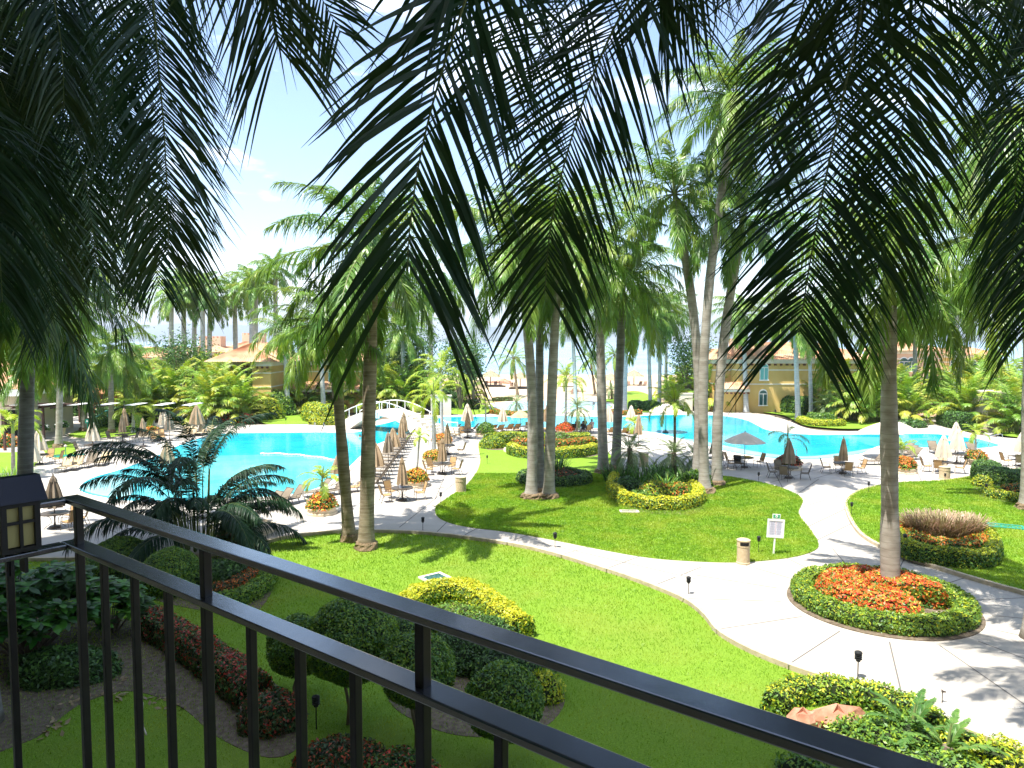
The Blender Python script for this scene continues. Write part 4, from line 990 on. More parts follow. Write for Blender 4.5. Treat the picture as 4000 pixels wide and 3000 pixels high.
# lily bed
yb = GP([(2402, 1885), (2395, 1920), (2430, 1960), (2510, 1985), (2600, 1990), (2680, 1985), (2722, 1965), (2725, 1938), (2700, 1920)], .035, False, 4)
hedge(None, .62, .62, .035, ['lf_green', 'lf_lime', 'lf_yel'], [.35, .25, .4], 'bright yellow hedge curving round the front of the lily bed', path=yb, dens=700, size=.075, top=[.03, .17, .8], seed=38)
for i, (u, v, rx, h, ms, fr, lb) in enumerate([(2450, 1930, .9, .9, ['lf_dark', 'lf_green'], [.6, .4], 'dark green shrub inside the left of the lily bed'), (2560, 1950, 1.0, .9, ['lf_lime', 'lf_yel', 'lf_green', 'fl_org'], [.3, .35, .25, .1], 'yellow and orange leaved shrub at the centre of the lily bed'),
                            (2650, 1950, .8, .8, ['lf_lime', 'fl_org', 'lf_green'], [.4, .2, .4], 'orange flecked lime shrub at the right of the lily bed'), (2500, 1965, .7, .6, ['lf_lime', 'lf_green'], [.5, .5], 'low lime shrub just behind the yellow hedge of the lily bed'),
                            (2720, 1900, .9, .9, ['lf_dark', 'lf_green', 'lf_lime'], [.5, .3, .2], 'dark shrub between the lily bed and the leaning trunks')]):
    shrub(u, v, .035, rx, rx * .8, h, ms, fr, lb, seed=40 + i, size=.1, depth=.2)
for i, (u, v, rad, n, lb) in enumerate([(2420, 1880, 1.0, 150, 'dark lily leaves at the left of the lily bed'), (2520, 1890, 1.2, 190, 'tall lily leaves behind the yellow shrub'), (2600, 1935, .5, 90, 'bright strap leaves spilling over the shrub at the centre of the lily bed'), (2680, 1895, 1.1, 170, 'lily leaves under the middle pygmy palm'), (2590, 1870, 1.1, 150, 'lily leaves at the back of the lily bed')]):
    grass_clump('lily_plant', lb, u, v, .035, rad, 1.25, n, ['lf_green', 'broad', 'lf_lime'] if i == 2 else ['lf_dark', 'lf_green', 'broad'], 50 + i, .055, 'plant', .8, False)
# front bed of the near lawn
fb = GP([(1575, 2420), (1620, 2375), (1700, 2345), (1800, 2338), (1880, 2370), (1950, 2425), (2040, 2495)], -.15, False, 5)
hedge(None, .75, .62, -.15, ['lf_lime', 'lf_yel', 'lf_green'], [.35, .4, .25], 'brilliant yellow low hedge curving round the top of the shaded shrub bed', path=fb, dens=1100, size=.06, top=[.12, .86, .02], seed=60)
for i, (u, v, rx, ry, h, ms, fr, lb) in enumerate([(1760, 2450, 1.3, .9, .6, ['lf_green', 'lf_lime', 'lf_red'], [.4, .4, .2], 'olive and pinkish ground shrub enclosed by the yellow hedge'),
        (1830, 2580, 1.3, 1.0, .85, ['lf_dark', 'lf_green'], [.6, .4], 'large dark green shrub behind the middle clipped ball'), (2000, 2640, 1.1, 1.0, .75, ['lf_dark', 'lf_green', 'lf_lime'], [.55, .4, .05], 'dark green shrub behind the rightmost clipped ball'),
        (2130, 2720, .42, .5, .55, ['lf_lime', 'lf_yel'], [.6, .4], 'small lime shrub on the soil right of the clipped ball'), (1560, 2520, .8, .7, .7, ['lf_dark', 'lf_green', 'lf_lime'], [.4, .4, .2], 'shrub between the two left clipped balls'), (1900, 2500, 1.0, .6, .6, ['lf_dark', 'lf_green'], [.6, .4], 'dark shrub just below the right arm of the yellow hedge')]):
    shrub(u, v, -.15, rx, ry, h, ms, fr, lb, seed=61 + i, size=.06, dens=900, depth=.14)
hedge([(590, 2465), (700, 2530), (830, 2620), (930, 2700), (1000, 2760)], .8, .7, -.15, ['lf_dark', 'lf_red', 'fl_red', 'lf_green'], [.4, .3, .12, .18], 'dark hedge with red blossoms running down behind the balusters', dens=1000, size=.06, top=[.3, .2, .32, .18], seed=70)
shrub(1060, 2830, -.15, .75, .6, .75, ['lf_dark', 'lf_red', 'fl_red'], [.5, .35, .15], 'dark red-leaved shrub at the lower end of the red flowering hedge', dens=1000, size=.06, seed=71)
shrub(1330, 3010, -.15, 1.0, .6, .6, ['lf_dark', 'lf_red', 'fl_red'], [.5, .25, .25], 'red flowering shrub at the bottom edge below the largest clipped ball', dens=1000, size=.06, seed=72)
shrub(1560, 3060, -.15, .8, .6, .55, ['lf_dark', 'lf_green', 'fl_red'], [.5, .3, .2], 'dark shrub with few red flowers at the bottom edge', dens=1000, size=.06, seed=73)
hedge([(800, 2345), (900, 2325), (980, 2280), (1010, 2240)], .5, .5, -.15, ['lf_dark', 'lf_red', 'fl_org'], [.35, .3, .35], 'orange and bronze hedge behind the light green one at the left bed', dens=900, size=.06, seed=74)
hedge([(860, 2385), (960, 2350), (1030, 2305), (1052, 2262)], .5, .5, -.15, ['lf_green', 'lf_lime'], [.4, .6], 'light green low hedge along the right rim of the left bed', dens=900, size=.06, seed=75)
shrub(930, 2150, -.15, .9, .7, 1.1, ['lf_dark', 'lf_red'], [.6, .4], 'dark purplish croton shrub under the areca palm', dens=260, size=.2, seed=76, depth=.3)
shrub(860, 2270, -.15, 1.0, .8, .7, ['lf_dark', 'lf_green'], [.7, .3], 'dark shrub in the shade below the clipped domes', dens=500, size=.1, seed=77)
grass_clump('cycad', 'dark cycad with narrow leaflets between dome and red hedge', 830, 2300, -.1, .3, .9, 60, ['lf_dark'], 78, .04, 'plant', .9, False)
# broad leaved tree at lower left
def broad(u, v, z, h, rad, n, label, seed, size=.3, name='broadleaf_plant', mats=('broad', 'lf_dark')):
    b = G(u, v, z); r = np.random.default_rng(seed); root = thing(name, label, 'plant', b); mb = MB(); mt = MB()
    for k in range(n):
        a = r.uniform(0, 6.28); q = math.sqrt(r.random()); top = Vector((math.cos(a) * rad * q, math.sin(a) * rad * q, h * (1.05 - .45 * q * q) * r.uniform(.6, 1)))
        if k % 3 == 0: mt.tube([(top.x * .2, top.y * .2, 0), (top.x * .55, top.y * .55, top.z * .6), tuple(top)], [.03, .02, .012], 5, cap=False)
        m = 16; az = r.uniform(0, 6.28, m); el = r.uniform(-.3, .7, m)
        d = np.stack([np.cos(az) * np.cos(el), np.sin(az) * np.cos(el), np.sin(el)], 1); L = size * r.uniform(.7, 1.2, m)
        s_ = nrm(np.cross(d, [0, 0, 1.0])); out = np.zeros((m, 4, 2, 3)); wk = [.1, .85, 1, .08]
        for i in range(4):
            t = i / 3; c = np.array(top) + d * (L * t)[:, None]; c[:, 2] -= .3 * L * t * t
            out[:, i, 0] = c - s_ * (L * .21 * wk[i])[:, None]; out[:, i, 1] = c + s_ * (L * .21 * wk[i])[:, None]
        mb.strips(out, r.integers(0, 2, m))
    mt.obj('stems', M['bark'], root); mb.obj('leaves', [M[q] for q in mats], root)
broad(110, 2540, -.15, 2.5, 2.2, 190, 'large broad-leaved green shrub behind the balusters at lower left', 81, .42)
broad(430, 2470, -.15, 1.7, 1.1, 70, 'lighter broad-leaved shrub reaching over the red hedge', 82, .36)
shrub(250, 2640, -.15, 1.4, .8, .7, ['lf_dark', 'lf_green'], [.6, .4], 'low dark groundcover shrub below the broad leaves', dens=600, size=.09, seed=83)
# lower right bed
hedge([(3030, 2790), (3060, 2750), (3160, 2728), (3300, 2735), (3430, 2765), (3560, 2810), (3660, 2880)], .6, .5, -.15, ['lf_lime', 'lf_yel', 'lf_green'], [.5, .1, .4], 'loose yellow-green hedge behind the red rocks at lower right', dens=700, size=.06, seed=90, top=[.55, .25, .2])
rock('boulder', 3135, 2838, -.15, .42, M['rock'], 11, 'pinkish boulder left of two by the loose hedge', (1, .7, .75))
rock('boulder', 3270, 2840, -.15, .62, M['rock'], 13, 'wider brick red boulder right of two by the loose hedge', (1.1, .55, .6))
for i, (u, v, rx, h, ms, fr, lb) in enumerate([(3330, 2880, .7, .3, ['lf_lime', 'lf_green'], [.5, .5], 'low bright groundcover in front of the red boulders'), (3500, 2900, .9, .45, ['lf_green', 'lf_lime'], [.6, .4], 'green shrub left of the cycad at lower right'),
      (3760, 2950, .6, .4, ['lf_yel', 'lf_lime'], [.5, .5], 'yellow-green shrub right of the cycad'), (3900, 2985, .7, .4, ['lf_lime', 'lf_yel'], [.5, .5], 'yellow shrub at the lower right corner'), (3650, 3020, .9, .4, ['lf_green', 'lf_lime'], [.6, .4], 'shrub below the cycad at the bottom edge'), (3150, 3030, .6, .35, ['lf_green', 'lf_lime'], [.6, .4], 'low shrub just above the rail at the bottom')]):
    shrub(u, v, -.15, rx, rx * .7, h, ms, fr, lb, seed=91 + i, size=.07, dens=600, depth=.16)
for u, v, sc, lb in [(3560, 2890, 1.0, 'cycad with stiff dark fronds at lower right'), (3700, 2965, .9, 'cycad partly behind the yellow shrub at the bottom right')]:
    b = G(u, v, -.1); root = thing('cycad', lb, 'cycad', b); o = link('crown', CR['cycad'][0], root, (0, 0, .25)); o.scale = (sc,) * 3
    mb = MB(); mb.lathe([(.14, -.1), (.16, .1), (.1, .3)], 10); mb.obj('trunk', M['bark'], root)
# far hedges
hedge([(1215, 1640), (1260, 1648), (1340, 1650)], 2.2, 1.9, 0, ['lf_lime', 'lf_yel', 'lf_green'], [.4, .35, .25], 'tall bright lime hedge by the lawn in front of the left villa', dens=170, size=.16, seed=100)
hedge([(1215, 1657), (1270, 1660), (1345, 1659)], .8, .8, 0, ['lf_lime', 'lf_yel', 'lf_green'], [.35, .5, .15], 'low yellow front tier of the bright hedge', dens=220, size=.13, seed=101)
hedge([(2945, 1598), (3020, 1604), (3100, 1612), (3160, 1618)], 1.8, 2.0, 0, ['lf_green', 'lf_lime', 'lf_dark'], [.45, .25, .3], 'tall green hedge along the foot of the right villa', dens=170, size=.16, seed=102)
hedge([(3125, 1648), (3180, 1662), (3250, 1664), (3290, 1662)], .8, .6, 0.03, ['lf_yel', 'lf_lime'], [.6, .4], 'low yellow hedge round the large pygmy palm beyond the pool', dens=300, size=.12, seed=103)
hedge([(3160, 1645), (3200, 1648), (3260, 1648)], 1.0, .9, 0.03, ['lf_green', 'lf_lime'], [.6, .4], 'green hedge behind the low yellow one beyond the pool', dens=250, size=.13, seed=104)
hedge([(1925, 1612), (1960, 1620), (2010, 1624), (2090, 1622), (2160, 1616)], .9, .5, 0, ['lf_lime', 'fl_org', 'lf_green'], [.4, .35, .25], 'orange and lime strip hedge between kidney pool and main pool', dens=260, size=.13, seed=105)
hedge([(2380, 1618), (2440, 1622), (2500, 1618)], .7, .5, 0, ['lf_green', 'fl_org', 'lf_lime'], [.3, .45, .25], 'orange flowering strip on the far pool edge by the lawn', dens=260, size=.13, seed=106)
hedge([(1840, 1600), (1850, 1596)], 1.6, 1.2, 0, ['lf_dark', 'lf_red'], [.6, .4], 'bronze bush on the small far lawn by the bridge', dens=200, size=.15, seed=107)
hedge([(2475, 1598), (2510, 1602), (2560, 1600)], 1.8, 1.1, 0, ['lf_dark', 'lf_green'], [.5, .5], 'rounded dark green hedge on the far lawn by pale trunks', dens=200, size=.15, seed=108)
hedge([(1930, 1568), (1960, 1566), (2000, 1565)], .8, .5, -.2, ['lf_red', 'lf_green'], [.5, .5], 'low brownish hedge on the beach side of the kidney pool', dens=200, size=.15, seed=109)
hedge([(860, 1650), (920, 1655), (980, 1655)], 1.2, 1.0, 0, ['lf_dark', 'fl_red', 'lf_red'], [.5, .25, .25], 'dark hedge with red blossoms behind the left loungers', dens=200, size=.14, seed=110)
hedge([(350, 1672), (400, 1668), (470, 1668)], 1.4, .9, 0, ['lf_green', 'lf_lime', 'lf_dark'], [.4, .3, .3], 'green hedge in front of the playhouse', dens=200, size=.14, seed=111)
hedge([(395, 1640), (470, 1642), (560, 1645)], 1.6, 1.5, 0, ['lf_dark', 'lf_green'], [.6, .4], 'dark green hedge right of the playhouse slide', dens=170, size=.15, seed=112)
hedge([(160, 1655), (200, 1640)], 1.2, 1.0, 0, ['lf_dark', 'lf_green'], [.6, .4], 'dark hedge beside the pergola post', dens=200, size=.14, seed=113)
hedge([(3690, 1655), (3720, 1668), (3780, 1680)], 1.6, 1.6, 0, ['lf_green', 'lf_dark'], [.5, .5], 'dark rounded hedge right of the brick drive entrance', dens=170, size=.15, seed=114)
for i, (u, v, rx, h, ms, fr, lb) in enumerate([(1050, 1635, 1.6, 2.2, ['lf_yel', 'lf_lime'], [.5, .5], 'yellow-green bush at the corner of the left villa lawn'), (1090, 1622, 1.8, 2.8, ['lf_green', 'lf_lime'], [.6, .4], 'green bush before the corner of the left villa'),
      (215, 1620, 1.6, 1.5, ['lf_lime', 'lf_green'], [.5, .5], 'lime bush on the lawn behind the pergola'), (250, 1625, 1.6, 1.8, ['lf_dark', 'lf_green'], [.5, .5], 'dark bush left of the playhouse'),
      (2870, 1600, 1.5, 1.4, ['lf_yel', 'lf_lime'], [.6, .4], 'bright yellow bush at the left foot of the right villa'), (3560, 1668, 1.5, .6, ['lf_dark', 'lf_green'], [.5, .5], 'low groundcover bush left of the brick drive'), (10, 1745, 1.2, .9, ['lf_green', 'fl_org'], [.5, .5], 'orange flowering bush at the far left lawn'),
      (2640, 1605, 1.4, 1.0, ['lf_lime', 'lf_green'], [.5, .5], 'grassy lime bush on the far bank left of the leaning trunks'), (1750, 1590, 1.6, 2.2, ['lf_dark', 'lf_green'], [.5, .5], 'dark shrub against the beige wall by the bridge')]):
    shrub(u, v, 0, rx, rx * .7, h, ms, fr, lb, seed=120 + i, size=.16, dens=150, depth=.3)
grass_clump('spiky_shrub', 'bright green spiky shrub left of the thick dark palm', 40, 1905, 0, .9, 1.3, 420, ['lf_green', 'broad', 'lf_lime'], 140, .03, 'shrub', .9, False)
# bushy small tree by the beach
def small_tree(u, v, h, rad, label, seed, z=0.0, mats=('lf_dark', 'lf_green')):
    b = G(u, v, z); r = np.random.default_rng(seed); root = thing('leafy_tree', label, 'tree', b)
    mt = MB(); pos = []
    for k in range(9):
        a = r.uniform(0, 6.28); q = r.uniform(.2, 1); tp = Vector((math.cos(a) * rad * q * .7, math.sin(a) * rad * q * .7, h * r.uniform(.65, 1)))
        mt.tube([(0, 0, -.1), (tp.x * .3, tp.y * .3, h * .35), (tp.x * .8, tp.y * .8, tp.z * .8), tuple(tp)], [.11, .08, .04, .015], 6, cap=False)
        c = r.normal(0, rad * .27, (420, 3)) + np.array(tp); pos.append(c)
    pos = np.concatenate(pos); mb = MB(); mb.quads(chips(r, pos, nrm(r.normal(0, 1, pos.shape) + [0, 0, .6]), .2), r.integers(0, 2, len(pos)))
    mt.obj('trunk', M['bark'], root); mb.obj('crown', [M[q] for q in mats], root)
small_tree(1798, 1600, 8.5, 3.0, 'slender leafy tree at the beach edge beside the small far lawn', 150)
small_tree(1850, 1598, 7.0, 2.0, 'thin leaning tree just left of the sea gap', 151, mats=('lf_green', 'pygmy'))
small_tree(2690, 1590, 9, 3.5, 'dark leafy tree left of the right villa', 152)
small_tree(1480, 1590, 10, 4.0, 'dense dark leafy tree behind the bridge', 153)
small_tree(1620, 1592, 9, 3.5, 'second dark leafy tree behind the bridge, right of the dense one', 154)
small_tree(720, 1600, 8, 4.0, 'dark leafy tree in the middle of the left thicket', 155)
# ------------------------------------------------------------------ balcony railing and hotel
DR = Vector((-.789, .614, 0)).normalized(); NR = Vector((.614, .789, 0)).normalized()      # along the rail (away), outward
HR = .33; C0 = Vector((-.162, .83 * .99, 0)) * 1.0
# point on rail axis at picture column u
def railpt(u):
    k = (u - 2000) / F; A0 = Vector((-.111, .864, 0))
    t = (A0.x - k * A0.y) / (k * DR.y - DR.x); return A0 + DR * t
corner = railpt(262)
angR = math.atan2(DR.y, DR.x)
root = thing('balcony_railing', 'black painted iron balcony railing with two rails and square balusters in the foreground', 'railing', (corner.x, corner.y, CAM_H - 1.45))
base = Vector((corner.x, corner.y, CAM_H - 1.45))
def bar(name, a, b, wd, th, z, parent=root):
    a = Vector(a); b = Vector(b); L = (b - a).length; mb = MB(); ang = math.atan2((b - a).y, (b - a).x)
    me = MB(); me.box((0, 0, 0), (L, wd, th))
    o = me.obj(name, M['iron'], parent); c = (a + b) / 2
    o.location = (c.x - base.x, c.y - base.y, z - base.z); o.rotation_euler = (0, 0, ang)
    bv = o.modifiers.new('bevel', 'BEVEL'); bv.width = .0022; bv.segments = 2
    return o
end = corner - DR * 3.6; back = corner - NR * 1.25
zt = CAM_H - HR; zm = CAM_H - HR - .0955
bar('top_rail', corner + DR * .017, end, .036, .011, zt - .0055)
bar('mid_rail', corner + DR * .017, end, .039, .011, zm - .0055)
bar('bottom_rail', corner + DR * .017, end, .032, .010, zt - .98)
bar('top_rail', corner - NR * .0182, back, .036, .011, zt - .006)
bar('mid_rail', corner - NR * .0197, back, .039, .011, zm - .006)
bar('bottom_rail', corner - NR * .0197, back, .032, .010, zt - .9805)
def post(p, z1, z0, nm='baluster', s=.0128):
    mb = MB(); mb.box((0, 0, (z0 + z1) / 2 - base.z), (s, s, z1 - z0), angR)
    o = mb.obj(nm, M['baluster'], root); o.location = (p.x - base.x, p.y - base.y, 0)
    b = o.modifiers.new('bevel', 'BEVEL'); b.width = .0015; b.segments = 2
    return o
us = [284, 378, 498, 630, 782, 958, 1152, 1372, 1643, 1956, 2330, 2790, 3400]
for i, u in enumerate(us):
    p = railpt(u)
    if i in (0, 4, 8, 12): post(p, zt - .012, zt - 1.07, 'post', .015)
    else: post(p, zm - .010, zt - .97)
dlast = (railpt(1956) - railpt(1643)).length
for k in range(1, 9):
    post(railpt(3400) - DR * .129 * k, zm - .010, zt - .97)
for k in range(1, 9):
    p = corner - NR * .118 * k
    o = post(p, (zt - .012) if k == 1 else (zm - .010), zt - 1.07 if k == 1 else zt - .97)
    if k == 1:
        pass
mb = MB(); p = corner - NR * .236
for dz, s_ in ((-.06, .016), (-.035, .036), (-.012, .05), (.012, .05), (.035, .036), (.06, .016)): mb.box((0, 0, dz), (s_, s_, .024), angR)
kn = mb.obj('knuckle', M['iron'], root); kn.location = (p.x - base.x, p.y - base.y, zt - .46 - base.z)
# lantern on the railing return
lp = corner - NR * .104 + DR * .004
def lantern(p, z):
    r = thing('solar_lantern', 'small black solar lantern with four amber panes clipped to the railing corner', 'lantern', (p.x, p.y, z), math.atan2(NR.y, NR.x))
    W = .068
    mb = MB(); mb.box((0, 0, -.002), (W, W, .008)); mb.box((0, 0, .088), (W, W, .008))
    for sx in (-1, 1):
        for sy in (-1, 1): mb.box((sx * (W / 2 - .005), sy * (W / 2 - .005), .043), (.010, .010, .082))
    for s in (-1, 1):
        mb.box((0, s * (W / 2 - .003), .043), (.006, .005, .082)); mb.box((s * (W / 2 - .003), 0, .043), (.005, .006, .082))
        mb.box((0, s * (W / 2 - .003), .053), (W - .02, .0045, .006)); mb.box((s * (W / 2 - .003), 0, .053), (.0045, W - .02, .006))
    mb.obj('frame', M['blackmetal'], r)
    for nm, c, sz in (('pane', (0, -(W / 2 - .010), .043), (W - .02, .002, .078)), ('pane', (0, W / 2 - .010, .043), (W - .02, .002, .078)), ('pane', (-(W / 2 - .010), 0, .043), (.002, W - .02, .078)), ('pane', (W / 2 - .010, 0, .043), (.002, W - .02, .078))):
        m2 = MB(); m2.box(c, sz); m2.obj(nm, M['lamp_pane'], r)
    mb = MB(); W2 = W * .66
    v = [(-W2, -W2, .094), (W2, -W2, .094), (W2, W2, .094), (-W2, W2, .094), (-W2 * .95, -.012, .142), (W2 * .95, -.012, .142), (W2 * .95, .012, .142), (-W2 * .95, .012, .142)]
    mb.add(v, [(3, 2, 1, 0), (0, 1, 5, 4), (1, 2, 6, 5), (2, 3, 7, 6), (3, 0, 4, 7), (4, 5, 6, 7)]); mb.obj('roof', M['solar'], r)
    mb = MB()
    for s in (-1, 1): mb.box((s * .012, 0, -.03), (.006, .03, .05))
    mb.obj('bracket', M['blackmetal'], r)
    return r
lantern(lp, zm + .012)
# hotel behind and below the balcony
HB = 46.0; fo = -.55
rt = thing('hotel_building', 'tall hotel block behind the viewpoint whose shade falls over the near lawn', 'building', (-NR.x * .6, -NR.y * .6, 0), angR)
def wallbox(mb, x0, x1, y0, y1, z0, z1, mi=0): mb.box(((x0 + x1) / 2, (y0 + y1) / 2, (z0 + z1) / 2), (x1 - x0, y1 - y0, z1 - z0), 0, mi)
mb = MB(); wallbox(mb, -48, 40, 1.3, 12, -.2, HB); mb.obj('wall', M['facade'], rt)
mb = MB(); wallbox(mb, -48, 40, 1.0, 12.4, HB, HB + .8); mb.obj('roof', M['cream'], rt)
for f_ in range(1, 14):
    z = f_ * 3.3 + .95
    if f_ in (1,): z = CAM_H - 1.45 - 3.3
    if f_ == 2: z = CAM_H - 1.45
    mb = MB()
    for k in range(-5, 5):
        x = k * 8.2 + 1.5
        if f_ == 2 and k == 0: continue
        wallbox(mb, x - 2.2, x + 2.2, -.1, 1.31, z - .2, z)
    if f_ == 2:
        pass
    mb.obj('balcony_slab', M['cream'], rt)
    mb = MB()
    for k in range(-5, 5):
        x = k * 8.2 + 1.5; wallbox(mb, x - 1.1, x + 1.1, 1.27, 1.32, z + .02, z + 2.25)
    mb.obj('balcony_door', M['glass'], rt)
# this balcony's own floor slab
cx = (corner - DR * 1.8 - NR * .6)
mb = MB(); mb.box((cx.x, cx.y, CAM_H - 1.45 - .12), (4.4, 1.55, .2), angR)
o = mb.obj('balcony_floor', M['cream']); struct(o)

# ------------------------------------------------------------------ near palms with hanging fronds
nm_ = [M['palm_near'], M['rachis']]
def near_palm(x, y, zc, label, seed):
    root = thing('royal_palm', label, 'palm tree', (x, y, -.15), 0, 'tall palms beside the balcony')
    me = trunk_mesh([Vector((0, 0, 0)), Vector((.1, .1, zc * .5)), Vector((0, 0, zc - 1.4))], .3, .2, seed); me.materials.clear(); me.materials.append(M['trunk_dark']); link('trunk', me, root)
    mb = MB(); mb.tube([(0, 0, zc - 1.45), (0, 0, zc - .9), (0, 0, zc + .1)], [.2, .2, .1], 12); mb.obj('crownshaft', M['shaft'], root, smooth=True)
    return root
def hang(root, pts, Ll, nl, wd, seed, droop=.12, side=None, plume=.5, K=5, fwd=(.5, 1.2), rr=.022, t0=.3, mats=None, jit=.1, tipmin=.6):
    """pts: list of (u,v,depth) measured on the photo, preceded by the palm's own crown"""
    r = np.random.default_rng(seed)
    b = Vector(root.location)
    q = [P(*a) - b for a in pts]
    cz = getattr_z[root.name]
    path = spline([cz] + q, 7, False)
    T = (path[-1] - path[len(path) // 2]).normalized()
    if side is None:
        mid = P(*pts[len(pts) // 2]); view = (mid - cam.location).normalized(); side = T.cross(view).normalized()
        side = (side + view * r.uniform(-.35, .35)).normalized()
    mb = MB(); frond(mb, path, tuple(side), int(nl * 1.1), Ll * .92, wd * .74, r, t0=t0, droop=droop, plume=plume, K=K, fwd=fwd, rr=rr, jit=jit, tipmin=tipmin)
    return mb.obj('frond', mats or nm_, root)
getattr_z = {}
def near(x, y, zc, label, seed):
    root = near_palm(x, y, zc, label, seed); getattr_z[root.name] = Vector((0, 0, zc + .1)); bpy.context.view_layer.update(); return root
def shade_crown(root, azs, L=4.6, seed=0, e0=48, mats=None):  # overhead fronds added beyond the frame for the shade they cast
    r = np.random.default_rng(seed)
    for az in azs:
        path = [p + getattr_z[root.name] for p in arc_path(R(az), e0 + r.uniform(-12, 14), 95, L)]
        a = R(az); mb = MB(); frond(mb, path, (-math.sin(a), math.cos(a), 0), 60, .9, .05, r, droop=.5, plume=.6, K=4); mb.obj('frond', mats or nm_, root)
N1 = near(4.3, 2.9, 13.2, 'palm right of the balcony whose long dark fronds hang through the middle view', 301)
N2 = near(-5.2, 5.6, 13.2, 'palm rooted left of the balcony whose dark fronds hang down the upper left', 302)
N3 = near(9.2, 6.2, 12.6, 'palm rooted far right of the balcony whose dark fronds fringe the right edge', 303)
# centre-left frond, closest and darkest
hang(N1, [(2050, -650, 4.1), (1860, -120, 4.1), (1720, 300, 4.0), (1640, 620, 3.95), (1600, 900, 3.9), (1592, 1060, 3.9)], 1.08, 105, 0.041, 1, droop=0.16, fwd=(0.25, 1.36), tipmin=.85)
# centre frond
hang(N1, [(2750, -500, 4.9), (2500, -80, 4.9), (2330, 260, 4.9), (2215, 600, 4.9), (2150, 900, 4.9), (2128, 1150, 4.9)], 1.12, 138, 0.028, 2, droop=0.18, fwd=(0.28, 1.18), tipmin=.6)
# right frond
hang(N1, [(3420, -500, 4.9), (3385, -60, 4.9), (3310, 300, 4.9), (3225, 700, 4.9), (3160, 1050, 4.9), (3120, 1310, 4.9)], 1.23, 149, 0.030, 3, droop=0.18, fwd=(0.25, 0.93), tipmin=.6)
# frond behind the right one
hang(N1, [(3280, -500, 5.9), (3160, -60, 5.9), (3080, 260, 5.9), (2990, 600, 5.9)], 1.10, 100, 0.030, 4, droop=0.20, fwd=(0.33, 1.12))
hang(N1, [(3700, -500, 5.6), (3620, -60, 5.6), (3540, 400, 5.6), (3480, 800, 5.6), (3440, 1050, 5.6)], 1.10, 120, 0.030, 16, droop=0.22, fwd=(0.33, 1.12))
# crossing frond, yellowish
hang(N1, [(2500, -600, 5.4), (2300, -150, 5.5), (2120, 180, 5.5), (2040, 520, 5.5)], 1.04, 86, 0.025, 5, droop=0.20, fwd=(0.22, 0.87))
hang(N1, [(2300, -700, 5.0), (2100, -250, 5.0), (1980, 60, 5.0), (1900, 350, 5.0)], 1.04, 86, 0.030, 17, droop=0.20, fwd=(0.22, 0.99))
# fronds between centre and right, only tips seen
hang(N1, [(2900, -700, 5.2), (2720, -250, 5.2), (2640, -60, 5.2), (2580, 60, 5.2)], 1.10, 92, 0.030, 6, droop=0.22, fwd=(0.39, 1.61))
# upper left ones
hang(N2, [(700, -500, 6.8), (600, -150, 6.8), (610, 150, 6.8), (640, 500, 6.8), (655, 820, 6.8), (660, 1000, 6.8)], 1.04, 186, 0.028, 7, droop=0.25, fwd=(0.33, 1.12), tipmin=.8, plume=.6)
hang(N2, [(850, -500, 5.0), (980, -200, 5.0), (1040, -20, 5.0), (1085, 190, 5.0)], 0.95, 103, 0.028, 8, droop=0.20, fwd=(0.33, 1.36), tipmin=.9)
hang(N2, [(900, -400, 5.6), (1150, -160, 5.6), (1260, 0, 5.6), (1330, 130, 5.6)], 0.88, 86, 0.028, 9, droop=0.20, fwd=(0.39, 1.24))
hang(N2, [(200, -500, 7.2), (200, -100, 7.2), (240, 180, 7.2), (250, 420, 7.2)], 1.04, 143, 0.028, 10, droop=0.40)
hang(N2, [(-250, -100, 7.5), (-50, 200, 7.5), (60, 500, 7.5), (110, 800, 7.5)], 1.04, 143, 0.028, 11, droop=0.40)
hang(N2, [(-300, 200, 6.5), (-120, 500, 6.5), (-20, 850, 6.5), (10, 1180, 6.5)], 1.04, 143, 0.028, 12, droop=0.40)
hang(N2, [(400, -600, 8.0), (420, -150, 8.0), (440, 200, 8.0), (430, 600, 8.0)], 1.04, 143, 0.028, 18, droop=0.30, plume=.7)
hang(N2, [(100, 0, 8.5), (220, 350, 8.5), (330, 700, 8.5), (380, 1050, 8.5)], 1.04, 157, 0.028, 19, droop=0.35, plume=.7)
hang(N2, [(200, 100, 9.5), (420, 450, 9.5), (560, 800, 9.5), (620, 1120, 9.5)], 1.04, 157, 0.028, 20, droop=0.35, plume=.7)
hang(N2, [(-100, 300, 8.0), (80, 600, 8.0), (180, 950, 8.0), (210, 1250, 8.0)], 1.04, 157, 0.028, 21, droop=0.35, plume=.7)
# right edge
hang(N3, [(4150, -300, 7.2), (4060, 100, 7.2), (3990, 500, 7.2), (3960, 850, 7.2), (3960, 1100, 7.2)], 1.10, 172, 0.028, 13, droop=0.30, fwd=(0.39, 1.24))
hang(N3, [(4350, 200, 6.8), (4200, 600, 6.8), (4080, 1000, 6.8), (4030, 1300, 6.8)], 1.16, 157, 0.028, 14, droop=0.30, fwd=(0.39, 1.24))
hang(N3, [(4100, -500, 8.2), (3960, -150, 8.2), (3880, 80, 8.2), (3840, 300, 8.2)], 1.04, 128, 0.028, 15, droop=0.30)
shade_crown(N1, [200, 225, 250, 285, 310, 340, 10, 35], seed=1)
shade_crown(N1, [60, 85, 110, 140], seed=4, e0=78)
shade_crown(N2, [180, 215, 250, 290, 325], seed=2)
shade_crown(N2, [20, 60, 100, 140], seed=5, e0=80)
shade_crown(N3, [250, 290, 330, 10, 50], seed=3)
